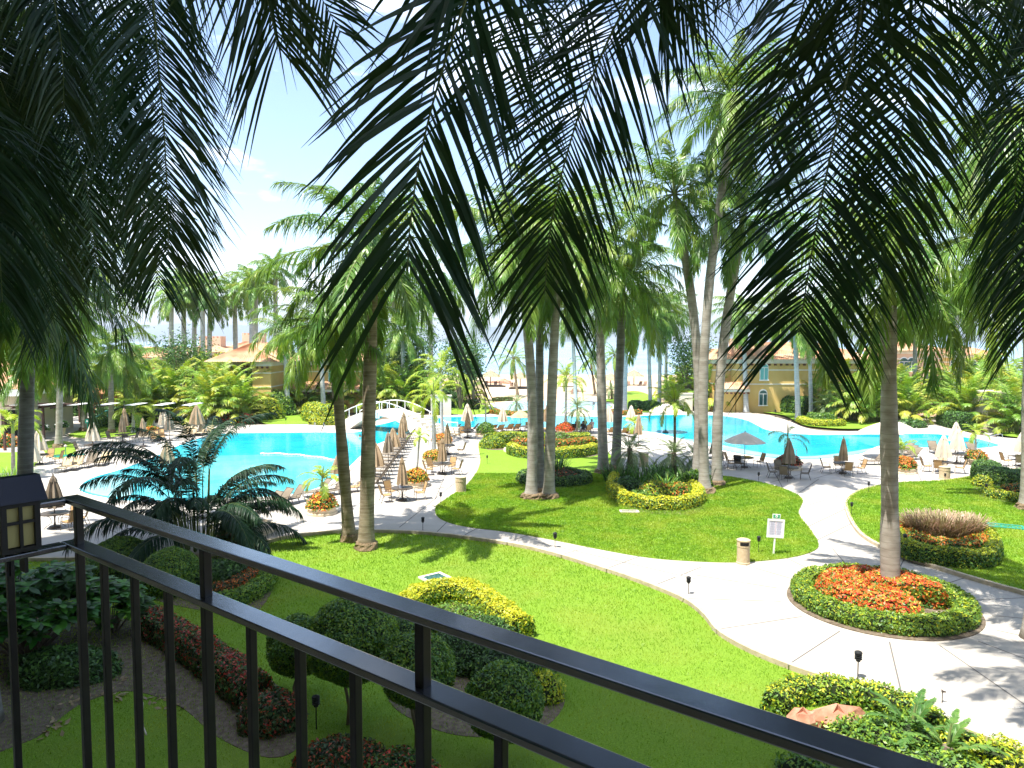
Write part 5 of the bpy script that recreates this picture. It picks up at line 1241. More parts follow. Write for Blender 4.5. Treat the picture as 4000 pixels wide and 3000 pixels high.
# palms a little farther whose whole crowns show at the upper left and upper right
pmk = [M['palm'], M['rachis']]
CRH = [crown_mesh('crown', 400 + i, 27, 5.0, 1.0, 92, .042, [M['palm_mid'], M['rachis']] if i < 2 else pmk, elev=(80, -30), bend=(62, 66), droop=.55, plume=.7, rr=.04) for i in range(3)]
g = 'tall dark palms at the upper left'
palm((-1150, 3000), (-60, 420), 60, 'tall dark-crowned palm filling the upper left corner', d=12.5, mesh=CRH[0], scale=.95, cs=1.2, roots=False, mat_='trunk_dark', group=g) if False else None
def offpalm(x, y, zc, label, mesh, sc=1.0, rz=0, m_='trunk_dark', group=None):
    root = thing('royal_palm', label, 'palm tree', (x, y, -.1), 0, group)
    me = trunk_mesh([Vector((0, 0, 0)), Vector((.15, 0, zc * .5)), Vector((0, 0, zc - 1.5))], .3, .21, int(abs(x * 7))); me.materials.clear(); me.materials.append(M[m_]); link('trunk', me, root)
    mb = MB(); mb.tube([(0, 0, zc - 1.55), (0, 0, zc - .9), (0, 0, zc)], [.21, .21, .12], 12); mb.obj('crownshaft', M['shaft'], root, smooth=True)
    o = link('crown', mesh, root, (0, 0, zc)); o.scale = (sc,) * 3; o.rotation_euler = (0, 0, rz)
offpalm(-10.9, 13.2, 13.6, 'dark palm crown at the left edge whose arching stalk shows against the sky', CRH[0], 1.0, .3, group=g)
offpalm(-15.6, 20.0, 15.4, 'dark palm crown behind the hanging frond at the upper left', CRH[1], 1.0, 1.5, group=g)
offpalm(-12.6, 16.6, 11.6, 'dark palm crown low at the left edge with fronds reaching the lantern', CRH[1], .95, 2.9, group=g)
offpalm(-20.5, 27.5, 13.2, 'palm crown drooping left of the open sky over the left garden', CRH[0], 1.0, 4.4, group=g)
offpalm(-9.9, 18.0, 19.4, 'high palm crown above the frame casting shade over the left bed', CRH[1], 1.0, .9, group=g) if False else None
g = 'palms at the upper right'
offpalm(12.1, 15.4, 14.0, 'sunlit yellow-green palm crown at the upper right corner', CRH[2], 1.0, .5, 'trunk', g)
offpalm(15.8, 21.2, 12.2, 'palm crown with golden tipped fronds hanging low at the right', CRH[2], .95, 2.5, 'trunk', g)

# ------------------------------------------------------------------ villas
def arch_window(parent, x, y, z, w_, h, ny=-1, glass='glass', shutters=False):
    fr = MB(); n = 10; pts = [(-w_ / 2, 0), (w_ / 2, 0)] + [(w_ / 2 * math.cos(a), h - w_ / 2 + w_ / 2 * math.sin(a)) for a in np.linspace(0, math.pi, n)]
    def panel(sc, y0, y1, mb, mi=0):
        q = [(x + a * sc, (b - h / 2) * (sc if sc > 1 else sc) + z + h / 2) for a, b in pts]; k = len(q)
        v = [(a, y0, b) for a, b in q] + [(a, y1, b) for a, b in q]
        mb.add(v, [tuple(range(k)), tuple(range(2 * k - 1, k - 1, -1))] + [(i, (i + 1) % k, k + (i + 1) % k, k + i) for i in range(k)], mi)
    panel(1.14, y - .06, y + .02, fr); o = fr.obj('window', M['white'], parent)
    g_ = MB(); panel(.98, y - .085, y - .05, g_); g_.obj('pane', M[glass], o)
    b = MB(); b.box((x, y - .10, z + h - w_ / 2), (w_, .03, .08)); b.box((x, y - .1, z + (h - w_ / 2) / 2), (.06, .03, h - w_ / 2)); b.box((x, y - .1, z - .04), (w_ * 1.3, .12, .1)); b.obj('muntins', M['white'], o)
def hiproof(x0, x1, y0, y1, z, h, parent, ov=.7, name='roof'):
    mb = MB(); x0 -= ov; x1 += ov; y0 -= ov; y1 += ov; d = min(x1 - x0, y1 - y0) / 2
    a, b = (x0 + d, x1 - d); c = (y0 + y1) / 2
    if x1 - x0 < y1 - y0: r1, r2 = ((x0 + x1) / 2, y0 + d), ((x0 + x1) / 2, y1 - d)
    else: r1, r2 = (a, c), (b, c)
    P4 = [Vector((x0, y0, z)), Vector((x1, y0, z)), Vector((x1, y1, z)), Vector((x0, y1, z))]; R1 = Vector((*r1, z + h)); R2 = Vector((*r2, z + h))
    if x1 - x0 < y1 - y0: sides = [(P4[0], P4[1], R1, R1), (P4[1], P4[2], R2, R1), (P4[2], P4[3], R2, R2), (P4[3], P4[0], R1, R2)]
    else: sides = [(P4[0], P4[1], R2, R1), (P4[1], P4[2], R2, R2), (P4[2], P4[3], R1, R2), (P4[3], P4[0], R1, R1)]
    for A_, B_, C_, D_ in sides:        # barrel tiles as corrugations running up the slope
        L = (B_ - A_).length; n = max(4, int(L / .3)); up = ((C_ - A_).cross(B_ - A_)).normalized() * -1
        if up.z < 0: up = -up
        v = []; m = 6
        for i in range(n * 2 + 1):
            t = i / (n * 2)
            for j in range(m + 1):
                s = j / m; p = (A_ * (1 - t) + B_ * t) * (1 - s) + (D_ * (1 - t) + C_ * t) * s
                p = p + up * ((.07 if i % 2 else 0) - .03 * ((j % 2) == 0)); v.append(tuple(p))
        mb.add(v, [(i * (m + 1) + j, (i + 1) * (m + 1) + j, (i + 1) * (m + 1) + j + 1, i * (m + 1) + j + 1) for i in range(n * 2) for j in range(m)])
    return mb.obj(name, M['tile'], parent)
def corbels(parent, x0, x1, y, z, sp=.75, along='x', name='corbels'):
    mb = MB(); L = x1 - x0; n = max(2, int(abs(L) / sp))
    for i in range(n + 1):
        t = x0 + L * (i + .5) / (n + 1)
        mb.box((t, y - .22, z) if along == 'x' else (y - .22, t, z), (.2, .42, .2) if along == 'x' else (.42, .2, .2))
    mb.obj(name, M['corbel'], parent)
def block(parent, x0, x1, y0, y1, z0, z1, m, name='wall', trim=True):
    mb = MB(); wallbox(mb, x0, x1, y0, y1, z0, z1); o = mb.obj(name, M[m], parent)
    if trim:
        mb = MB(); wallbox(mb, x0 - .10, x1 + .10, y0 - .12, y1 + .1, z1 - .55, z1 - .002); wallbox(mb, x0 - .05, x1 + .05, y0 - .06, y1, z1 - 1.45, z1 - 1.3)
        if z1 > 5: wallbox(mb, x0 - .05, x1 + .05, y0 - .07, y1, z1 * .52, z1 * .52 + .14)
        mb.obj('cornice', M['cream'], parent)
    return o
def loc(u, v, d): return P(u, v, d)
D = 90.0
def ux(u, d=D): return (u - 2000) / F * d
vl = thing('villa', 'yellow two-storey villa with terracotta roof and arched windows at left', 'villa', (0, 0, 0))
ze = 6.5
block(vl, ux(1030), ux(1098), D - 4, D + 10, -.2, ze, 'ywall'); block(vl, ux(1098) + .02, ux(1420), D + 1.5, D + 11, -.2, ze - .05, 'ywall')
block(vl, ux(880), ux(1030) - .02, D + 1.0, D + 12, -.2, ze - .1, 'ywall')
hiproof(ux(880), ux(1098), D - 4, D + 10, ze + .01, 2.2, vl); hiproof(ux(1098) + 1, ux(1430), D + 1.5, D + 11, ze - .02, 2.0, vl)
corbels(vl, ux(1000), ux(1098), D - 4, ze - .7); corbels(vl, ux(1098), ux(1420), D + 1.5, ze - .72); corbels(vl, ux(880), ux(1030), D + 1.0, ze - .72)
for u in (915, 945, 975): arch_window(vl, ux(u), D + .98, 3.9, .8, 1.7)
arch_window(vl, ux(1150), D + 1.48, 3.5, 1.3, 2.1); arch_window(vl, ux(1285), D + 1.48, 3.4, .9, 2.0, glass='aqua_glass'); arch_window(vl, ux(1215), D + 1.48, 3.2, 1.2, 2.2, glass='aqua_glass') if False else None
# pent roof between the storeys
def pent(parent, x0, x1, y, z, dep, h):
    mb = MB(); n = int((x1 - x0) / .3); v = []
    for i in range(n * 2 + 1):
        t = x0 + (x1 - x0) * i / (2 * n)
        for j in range(4): s = j / 3; v.append((t, y - dep * (1 - s), z + h * s + (.07 if i % 2 else 0)))
    mb.add(v, [(i * 4 + j, (i + 1) * 4 + j, (i + 1) * 4 + j + 1, i * 4 + j + 1) for i in range(2 * n) for j in range(3)])
    o = mb.obj('pent_roof', M['tile'], parent)
    mb = MB(); wallbox(mb, x0, x1, y - dep + .15, y - .005, z - .35, z - .02); mb.obj('cornice', M['cream'], parent)
    corbels(parent, x0, x1, y - dep + .25, z - .5, .6)
pent(vl, ux(1105), ux(1230), D + 1.48, 2.9, 1.6, .9); pent(vl, ux(1255), ux(1400), D + 1.48, 2.9, 1.6, .9)
mb = MB(); wallbox(mb, ux(1225), ux(1262), D + 4, D + 5.5, ze + .3, ze + 3.0); wallbox(mb, ux(1222), ux(1265), D + 3.9, D + 5.6, ze + 3.0, ze + 3.15); mb.obj('chimney', M['cream'], vl)
mb = MB(); wallbox(mb, ux(1105), ux(1130), D + .9, D + 1.46, -.2, 2.4); mb.obj('porch_wall', M['owall'], vl)
vr = thing('villa', 'yellow two-storey villa with white bands and arched windows at right, behind the tall hedge', 'villa', (0, 0, 0))
block(vr, ux(2880), ux(3420), D, D + 11, -.2, 6.7, 'ywall'); block(vr, ux(2806), ux(2880) - .02, D + 2.5, D + 11, -.2, 6.6, 'owall')
hiproof(ux(2880), ux(3420), D, D + 11, 6.71, 2.1, vr); hiproof(ux(2806), ux(2885), D + 2.5, D + 9, 6.62, 1.3, vr)
corbels(vr, ux(2880), ux(3400), D, 6.0); corbels(vr, ux(2806), ux(2875), D + 2.5, 5.9)
pent(vr, ux(2806), ux(2920), D - .02, 3.0, 1.3, .8)
mb = MB(); wallbox(mb, ux(2806), ux(2878), D + .2, D + 2.49, -.2, 2.6); mb.obj('porch_wall', M['ywall'], vr)
arch_window(vr, ux(2985), D - .02, 4.1, .95, 2.0, glass='aqua_glass'); arch_window(vr, ux(2983), D - .02, .9, .95, 1.9, glass='glass')
arch_window(vr, ux(3230), D - .02, 4.1, .95, 2.0); arch_window(vr, ux(3230), D - .02, .9, .95, 1.9)
mb = MB(); wallbox(mb, ux(2892), ux(2945), D + 3.5, D + 5, 7.2, 9.3); mb.obj('chimney', M['swall'], vr)
D2 = 118.0
vf = thing('villa', 'distant salmon coloured villa glimpsed between palm trunks at right', 'villa', (0, 0, 0))
block(vf, ux(3480, D2), ux(3680, D2), D2, D2 + 9, -.2, 7.4, 'swall'); hiproof(ux(3480, D2), ux(3680, D2), D2, D2 + 9, 7.41, 1.8, vf)
for u in (3530, 3560): arch_window(vf, ux(u, D2), D2 - .02, 4.0, 1.3, 2.2)
D3 = 128.0
for i, (u0, u1, h, y0, lb, ch) in enumerate([(600, 705, 6.4, 0, 'far salmon house with tiled roof at the left end of the beach row', 0), (712, 880, 6.9, 5, 'far tiled house behind the pale trunks in the beach row', 1), (890, 1040, 7.6, 12, 'far house with a crenellated parapet above the yellow villa roof', 1), (480, 590, 6.2, -6, 'far house low behind the left palm crowns', 0), (1180, 1330, 8.2, 16, 'far tiled house seen above the right part of the left villa', 1), (3700, 3900, 6.5, 2, 'far house hidden behind the right areca thicket', 0)]):
    rt = thing('house', lb, 'house', (0, 0, 0)); d = D3 + y0
    block(rt, ux(u0, d), ux(u1, d), d, d + 9, -.4, h, 'swall' if i % 2 == 0 else 'ywall'); hiproof(ux(u0, d), ux(u1, d), d, d + 9, h + .01, 1.7, rt)
    if ch:
        mb = MB(); xc = ux((u0 + u1) / 2, d); wallbox(mb, xc - 1.8, xc + 2.2, d + 2.5, d + 5, h + .2, h + 2.6)
        for k in range(6): wallbox(mb, xc - 1.8 + k * .72, xc - 1.4 + k * .72, d + 2.5, d + 5, h + 2.6, h + 2.95)
        mb.obj('parapet', M['swall'], rt)
    for u in np.linspace(u0 + 25, u1 - 25, 3): arch_window(rt, ux(u, d), d - .02, h - 2.8, 1.2, 1.8)
# left restaurant building and pergola
D4 = 60.0
rt = thing('restaurant_building', 'low building with tiled roof and deep white gutter at the left edge', 'building', (0, 0, 0))
b0 = G(-60, 1690); x1 = ux(52, 64)
mb = MB(); wallbox(mb, -62, x1 - 1, 66, 74, -.2, 4.0); mb.obj('wall', M['bwall'], rt)
hiproof(-62, x1 - .2, 65, 76, 4.65, 2.4, rt, ov=.5)
mb = MB(); wallbox(mb, -62.3, x1 + .2, 64.5, 76.4, 4.0, 4.62); mb.obj('fascia', M['white'], rt)
mb = MB()
for x in np.arange(-60, x1 - 2, 3.2): wallbox(mb, x, x + 2.2, 65.93, 65.99, .2, 2.6)
mb.obj('opening', M['dark'], rt)
rt = thing('pergola', 'dark timber pergola with thin slats shading the terrace at the left', 'pergola', (0, 0, 0))
pz = 3.0
PG = [P(-420, 1500, 52), P(-420, 1500, 64), P(318, 1500, 70), P(165, 1500, 52)]
PP = [G(20, 1760), G(172, 1718), G(-160, 1760), G(-60, 1690), G(312, 1650)]
for p in PP:
    mb = MB(); mb.box((p.x, p.y, pz / 2), (.17, .17, pz)); mb.obj('post', M['darkwood'], rt)
mb = MB(); xa, xb = -46, -23.5
y0, y1 = G(172, 1718).y - .3, 67
xR0, xR1 = G(172, 1718).x + .4, ux(300, 67)
for i in range(15):
    y = y0 + (y1 - y0) * i / 14; xr = xR0 + (xR1 - xR0) * 0 + (2.5 if i > 8 else 0)
    mb.box(((-46 + xr) / 2, y, pz + .10), (xr + 46, .07, .10))
for x in (-45, -41.5, -38, xR0 - .6): mb.box((x, (y0 + y1) / 2, pz - .04), (.1, y1 - y0 + .6, .16))
mb.obj('slats', M['darkwood'], rt)
mb = MB()
for i in range(7):
    x = -45 + i * 2.6; mb.box((x, (y0 + y1) / 2, pz + .18), (.9, y1 - y0, .02))
mb.obj('shade_cloth', M['white'], rt)
# beige walls
rt = tag((lambda m: (m.prism([(0, 0), (1, 0), (1, 1), (0, 1)], 0, 1), m)[1])(MB()).obj('tmp', M['bwall']), 'x', 'x'); bpy.data.objects.remove(rt)
def gardenwall(u0, u1, v, h, label, door=None, m='bwall', dep=.5):
    a, b = G(u0, v), G(u1, v); rt = thing('garden_wall', label, 'wall', ((a.x + b.x) / 2, a.y, 0)); L = b.x - a.x
    mb = MB(); wallbox(mb, -L / 2, L / 2, 0, dep, -.2, h); wallbox(mb, -L / 2 - .08, L / 2 + .08, -.06, dep + .06, h, h + .14); mb.obj('wall', M[m], rt)
    if door:
        mb = MB(); wallbox(mb, door[0], door[1], -.03, .01, 0, door[2]); mb.obj('doorway', M['dark'], rt)
        mb = MB(); wallbox(mb, door[0] - .12, door[0], -.08, .02, 0, door[2]); mb.obj('door_frame', M['white'], rt)
gardenwall(1683, 1762, 1622, 2.3, 'beige garden wall with a dark arched opening behind the bridge', (-.6, .1, 1.7))
gardenwall(2655, 2705, 1607, 2.2, 'beige garden wall segment between palm crowns on the far bank')
gardenwall(3855, 3960, 1672, 3.6, 'beige pavilion wall with a dark doorway in the right thicket', (.55, 1.5, 2.9), dep=3)
gardenwall(3560, 3620, 1560, 1.6, 'low beige wall at the end of the brick drive')

# bridge
def bridge():
    a = G(1372, 1668); b = G(1712, 1703)
    rt = thing('footbridge', 'arched white footbridge with steps and pipe railings over the pool', 'bridge', ((a.x + b.x) / 2, (a.y + b.y) / 2, 0), math.atan2(b.y - a.y, b.x - a.x))
    L = (b - a).length; W = 2.6; n = 28; HB_ = 2.15
    def zt(s): return .35 + (HB_ - .35) * math.sin(math.pi * min(1, max(0, s * .93 + .07)))
    v = []
    for i in range(n + 1):
        s = i / n; x = -L / 2 + L * s
        lo = max(-.05, zt(s) - .55 - .75 * abs(2 * s - 1) ** 2 * 1.4) if .08 < s < .80 else -.05
        for y in (-W / 2, W / 2): v += [(x, y, lo), (x, y, zt(s))]
    f = []
    for i in range(n):
        q = 4 * i; f += [(q, q + 4, q + 5, q + 1), (q + 2, q + 3, q + 7, q + 6), (q + 1, q + 5, q + 7, q + 3), (q, q + 2, q + 6, q + 4)]
    f += [(0, 1, 3, 2), (4 * n, 4 * n + 2, 4 * n + 3, 4 * n + 1)]
    mb = MB(); mb.add(v, f); mb.obj('arch', M['bridge'], rt)
    mb = MB()
    for k in range(7):
        s = .70 + .05 * k; x = -L / 2 + L * s; zz = zt(s) + .10
        wallbox(mb, x, x + L * .05 + .03, -W / 2 + .25, W / 2 - .25, max(0, zz - .45), zz + .05)
    for k in range(4): wallbox(mb, L / 2 + .02 + .35 * k, L / 2 + .35 * (k + 1) + .04, -W / 2 + .25, W / 2 - .25, -.02, .62 - .16 * k)
    wallbox(mb, L / 2 + .01, L / 2 + 1.55, -W / 2 - .02, -W / 2 + .24, -.02, .75); wallbox(mb, L / 2 + .01, L / 2 + 1.55, W / 2 - .24, W / 2 + .02, -.02, .75)
    mb.obj('steps', M['bridge'], rt)
    for sgn in (-1, 1):
        mb = MB(); y = sgn * (W / 2 - .08)
        pts = [(-L / 2 + L * s, y, zt(s) + .85) for s in np.linspace(0, 1, 24)] + [(L / 2 + 1.4, y, 1.25)]
        mb.tube(pts, .045, 6)
        pts2 = [(p[0], p[1], p[2] - .4) for p in pts]
        for s in np.linspace(0.0, 1, 12): mb.tube([(-L / 2 + L * s, y, zt(s) - .02), (-L / 2 + L * s, y, zt(s) + .85)], .035, 6)
        mb.tube([(L / 2 + 1.4, y, 0), (L / 2 + 1.4, y, 1.25)], .035, 6)
        mb.obj('railing', M['white'], rt)
    mb = MB(); s = .44; x = -L / 2 + L * s; mb.box((x, -W / 2 - .03, zt(s) - .42), (.55, .03, .72)); sg = mb.obj('sign', M['white'], rt)
    mb = MB(); yv = -W / 2 - .052
    mb.lathe([(.001, -.01), (.13, -.01), (.13, .01), (.001, .01)], 14); V = np.concatenate(mb.v); V = V[:, [0, 2, 1]]; V[:, 0] += x; V[:, 1] += yv; V[:, 2] += zt(s) - .3; mb.v = [V]
    for k, (w_, dz) in enumerate(((.34, -.48), (.3, -.55), (.34, -.62), (.26, -.69))): mb.box((x, yv, zt(s) + dz), (w_, .012, .025))
    mb.box((x, yv - .012, zt(s) - .3), (.06, .012, .14)); mb.obj('sign_print', M['ink'], sg)
bridge()

# ------------------------------------------------------------------ furniture
def sling_ribbon(mb, prof, w_, th=.012):
    """prof: (x,z) points; ribbon across y"""
    v = []; k = len(prof)
    for x, z in prof: v += [(x, -w_ / 2, z), (x, w_ / 2, z)]
    for x, z in prof: v += [(x, -w_ / 2, z - th), (x, w_ / 2, z - th)]
    f = []
    for i in range(k - 1):
        a = 2 * i; f += [(a, a + 1, a + 3, a + 2), (2 * k + a, 2 * k + a + 2, 2 * k + a + 3, 2 * k + a + 1), (a, a + 2, 2 * k + a + 2, 2 * k + a), (a + 1, 2 * k + a + 1, 2 * k + a + 3, a + 3)]
    f += [(0, 2 * k, 2 * k + 1, 1), (2 * k - 2, 2 * k - 1, 4 * k - 1, 4 * k - 2)]
    mb.add(v, f)
def make_lounger(sm, ang=50, flat=False, frame='bronze'):
    r = thing('sun_lounger', 'x', 'sun lounger')
    s_ = MB(); sling_ribbon(s_, [(-.95, .33), (-.6, .30), (-.2, .31), (.18, .30)], .60); s_.obj('seat', M[sm], r)
    a = R(ang); bl = .78; bp = [(.20 + math.cos(a) * bl * t, .31 + math.sin(a) * bl * t + .04 * math.sin(math.pi * t)) for t in (0, .25, .5, .75, 1)]
    s_ = MB(); sling_ribbon(s_, bp, .60); s_.obj('backrest', M[sm], r)
    fm = MB()
    for y in (-.32, .32):
        fm.tube([(-.98, y, .32), (-.6, y, .29), (.2, y, .30)], .018, 5); fm.tube([(x, y, z) for x, z in bp], .018, 5)
        fm.tube([(.0, y, .5), (.3, y, .52), (.42, y, .50)], .014, 5); fm.tube([(-.05, y, .3), (.0, y, .5)], .012, 5)
        fm.tube([(.42, y, .5), (.52, y, .25), (.62, y, .0)], .016, 5)
    for x in (-.98, .2): fm.tube([(x, -.32, .31), (x, .32, .31)], .016, 5)
    fm.tube([(bp[-1][0], -.32, bp[-1][1]), (bp[-1][0], .32, bp[-1][1])], .018, 5)
    fm.tube([(.55, -.3, .18), (.55, .3, .18)], .012, 5)
    fm.obj('frame', M[frame], r)
    for x, dx in ((-.78, -.08), (.12, .08)):
        for y in (-.31, .31): lm = MB(); lm.tube([(x, y, .30), (x + dx, y, 0)], .018, 5); lm.obj('leg', M[frame], r)
    return r
def make_chair(sm, frame='bronze'):
    r = thing('patio_chair', 'x', 'chair')
    s_ = MB(); sling_ribbon(s_, [(-.25, .44), (-.1, .41), (.1, .40), (.2, .41)], .48); s_.obj('seat', M[sm], r)
    s_ = MB(); sling_ribbon(s_, [(.21, .43), (.27, .6), (.33, .8), (.38, .98)], .48); s_.obj('backrest', M[sm], r)
    fm = MB()
    for y in (-.27, .27):
        fm.tube([(-.27, y, .44), (-.1, y, .40), (.2, y, .40), (.27, y, .6), (.33, y, .8), (.39, y, 1.0)], .016, 5)
        fm.tube([(.29, y, .66), (.05, y, .67), (-.22, y, .65), (-.25, y, .44)], .014, 5)
    fm.tube([(.39, -.27, 1.0), (.39, .27, 1.0)], .016, 5); fm.tube([(-.26, -.27, .43), (-.26, .27, .43)], .014, 5)
    fm.obj('frame', M[frame], r)
    for x, dx in ((-.25, -.03), (.2, .14)):
        for y in (-.27, .27): lm = MB(); lm.tube([(x, y, .44), (x + dx * .4, y, .2), (x + dx, y, 0)], .015, 5); lm.obj('leg', M[frame], r)
    return r
def make_table(r_=.6):
    r = thing('round_table', 'x', 'table')
    mb = MB(); mb.lathe([(.02, .715), (r_ - .02, .715), (r_, .722), (r_, .735), (r_ - .02, .74), (.02, .74)], 28); mb.obj('table_top', M['table_glass'], r)
    mb = MB(); mb.lathe([(r_ + .001, .70), (r_ + .022, .70), (r_ + .022, .745), (r_ + .001, .745)], 28); mb.tube([(-.5, 0, .70), (.5, 0, .70)], .012, 5); mb.tube([(0, -.5, .70), (0, .5, .70)], .012, 5); mb.obj('rim', M['bronze'], r)
    for k in range(4):
        a = k * math.pi / 2 + .4; c, s = math.cos(a), math.sin(a); mb = MB()
        mb.tube([(c * .42, s * .42, .70), (c * .16, s * .16, .5), (c * .14, s * .14, .25), (c * .34, s * .34, .12), (c * .46, s * .46, 0)], .016, 5); mb.obj('leg', M['bronze'], r)
    return r
def make_umb_closed(cm, H=2.45, rad=.2, loose=.0):
    r = thing('closed_parasol', 'x', 'parasol')
    mb = MB(); mb.tube([(0, 0, .02), (0, 0, H - .02)], .022, 8); mb.obj('pole', M['bronze'], r)
    z0 = H - 1.55; rr = np.random.default_rng(3); wob = 1 + .28 * np.sin(np.arange(16) * 2 * np.pi * 8 / 16 + .5)
    def wf(i, j): return (1 + .26 * ((j % 2) * 2 - 1)) * (1 + .05 * math.sin(j * 2.1 + i))
    mb = MB(); mb.lathe([(rad * 1.3 + loose, z0), (rad * 1.18 + loose * .8, z0 + .35), (rad * .95 + loose * .5, z0 + .8), (rad * .6 + loose * .2, z0 + 1.2), (rad * .3, z0 + 1.42), (.03, z0 + 1.55)], 16, wob=wf); mb.obj('canopy', M[cm], r)
    mb = MB(); mb.lathe([(rad * .62, H - .3), (rad * .45, H - .14), (.02, H + .01)], 12, wob=wf); mb.obj('vent_cap', M[cm], r)
    mb = MB(); mb.lathe([(.015, H - .01), (.035, H + .03), (.03, H + .07), (.01, H + .1)], 8); mb.obj('finial', M['bronze'], r)
    mb = MB(); mb.lathe([(.26, 0), (.26, .09), (.22, .12), (.05, .14), (.04, .3), (.03, .3)], 16); mb.obj('base', M['bronze'], r)
    return r
def make_umb_open(cm, rad=1.45, H=2.55):
    r = thing('open_parasol', 'x', 'parasol')
    mb = MB(); mb.tube([(0, 0, .02), (0, 0, H)], .024, 8); mb.obj('pole', M['bronze'], r)
    n = 24; v = [(0, 0, H)]; f = []
    for k, (t, dz) in enumerate(((.33, .2), (.66, .43), (1, .70))):
        for j in range(n):
            a = 2 * math.pi * j / n; sc = (1 - .03 * (j % 3 != 0)); v.append((rad * t * sc * math.cos(a), rad * t * sc * math.sin(a), H - dz - (.03 * t if j % 3 else 0)))
    for j in range(n): f.append((0, 1 + j, 1 + (j + 1) % n))
    for k in range(2):
        for j in range(n): a = 1 + k * n + j; b = 1 + k * n + (j + 1) % n; f.append((a, a + n, b + n, b))
    mb = MB(); mb.add(v, f); o = mb.obj('canopy', M[cm], r); sm = o.modifiers.new('solid', 'SOLIDIFY'); sm.thickness = .012
    for k in range(8):
        a = k * math.pi / 4; mb = MB(); mb.tube([(0, 0, H - .06), (rad * .98 * math.cos(a), rad * .98 * math.sin(a), H - .75)], .008, 4); mb.obj('rib', M['bronze'], r)
    mb = MB(); mb.lathe([(.03, H - .01), (.04, H + .05), (.01, H + .08)], 8); mb.obj('finial', M['bronze'], r)
    mb = MB(); mb.lathe([(.26, 0), (.26, .09), (.22, .12), (.05, .14), (.04, .3), (.03, .3)], 16); mb.obj('base', M['bronze'], r)
    return r
used = {}
def place(proto, u, v, rz, label, group, scale=None, dz=0.0, off=None):
    b = G(u, v) if off is None else off
    b = b + Vector((0, 0, dz))
    if not used.get(proto.name):
        used[proto.name] = True; proto.location = b; proto.rotation_euler = (0, 0, rz); proto['label'] = label
        if group: proto['group'] = group
        if scale: proto.scale = (scale,) * 3
        return proto
    q = dup(proto, b, rz, label, group); q.scale = (scale or 1,) * 3
    return q
LG_ = make_lounger('sling_grey'); LT = make_lounger('sling', 45); LC_ = make_lounger('sling_light', 45); LBr = make_lounger('brown_sling', 55)
CT = make_chair('sling'); CG = make_chair('sling_grey'); CLt = make_chair('sling_light')
TB = make_table()
UC = make_umb_closed('canvas'); UP = make_umb_closed('canvas_pale', 2.6, .26, .12); UG = make_umb_closed('canvas_grey', 2.55, .24, .05); UL = make_umb_closed('canvas', 2.4, .24, .2)
UO = make_umb_open('canvas_pale'); UOG = make_umb_open('canvas_pale', 1.55, 2.5)
def chair(p, u, v, rz, label): return place(p, u, v, rz, label, 'sling chairs at the tables')
def set_(u, v, ang0, chairs, words, ump=None, umw=None, tl=None, hs=1.0):
    c = G(u, v)
    place(TB, u, v, ang0, tl or 'round glass table ' + words, 'round glass tables')
    for k, (a, dist, pr, lb) in enumerate(chairs):
        an = R(a); o = c + Vector((math.cos(an), math.sin(an), 0)) * dist
        place(pr, 0, 0, an, lb + ' ' + words, 'sling chairs at the tables', off=o)
    if ump: place(ump, u, v, .3, umw, 'parasols', off=c + Vector((0, 0, .0)))
set_(1572, 1955, 0, [(205, .95, CT, 'tan chair at the near left side of the table'), (140, .95, CT, 'tan chair at the far left side of the table'), (20, 1.0, CT, 'tan chair turned right side of the table')], 'by the fullest orange planter', UC, 'slim closed tan parasol at the table nearest the front lawn')
set_(1728, 1852, .4, [(200, .95, CT, 'tan chair at the left of the table'), (140, .95, CT, 'tan chair behind left of the table'), (60, .95, CT, 'tan chair behind right of the table'), (-10, 1.0, CT, 'tan chair at the right of the table')], 'left of the cylindrical bin on the path', UC, 'slim closed tan parasol at the table behind the cylindrical bin')
set_(1748, 1775, .2, [(250, .9, CT, 'tan chair in front of the table'), (120, .95, CT, 'tan chair behind the table'), (-10, 1.1, CT, 'tan chair pulled right of the table')], 'between the two lime feather palms', UC, 'slim closed tan parasol before the far feather palm trunk')
set_(1827, 1712, .1, [(190, .95, CT, 'tan chair left of the table'), (120, .9, CT, 'tan chair behind the table'), (-5, 1.0, CT, 'tan chair right of the table')], 'at the end of the bridge path', UC, 'slim closed tan parasol at the table at the end of the bridge path')
set_(2270, 1692, 0, [(200, 1.0, CG, 'taupe chair left of the table'), (150, 1.0, CG, 'taupe chair behind left of the table'), (100, 1.0, CG, 'taupe chair behind the table'), (-60, 1.0, CT, 'tan chair in front right of the table'), (30, 1.0, CT, 'tan chair right of the table')], 'where people sit under the cream parasol', UOG, 'large open cream parasol over the people at the far table')
set_(2055, 1694, 0, [(190, .95, CT, 'tan chair left of the table'), (80, .95, CT, 'tan chair behind the table'), (0, .95, CT, 'tan chair right of the table')], 'behind the left trunk of the three-trunk cluster', None)
place(make_umb_open('canvas', 1.1, 2.2), 2033, 1686, .3, 'half open tan parasol beside the left trunk of the three-trunk cluster', 'parasols')
set_(2908, 1826, .5, [(150, 1.0, CT, 'tan chair left of the table'), (230, .95, CG, 'taupe chair draped with black cloth'), (10, 1.1, CT, 'tan chair right of the table')], 'under the open parasol right of the leaning trunks', UO, 'open cream parasol over the table right of the leaning trunks')
set_(3080, 1868, .2, [(170, 1.0, CG, 'taupe chair left of the table'), (235, 1.0, CG, 'taupe chair in front of the table'), (100, 1.0, CG, 'taupe chair behind the table'), (-20, 1.0, CG, 'taupe chair right of the table')], 'under the dark closed parasol in the shade', UG, 'closed parasol with shade painted into its darker canvas before the red planter')  # darker canvas stands in for the shade on this parasol
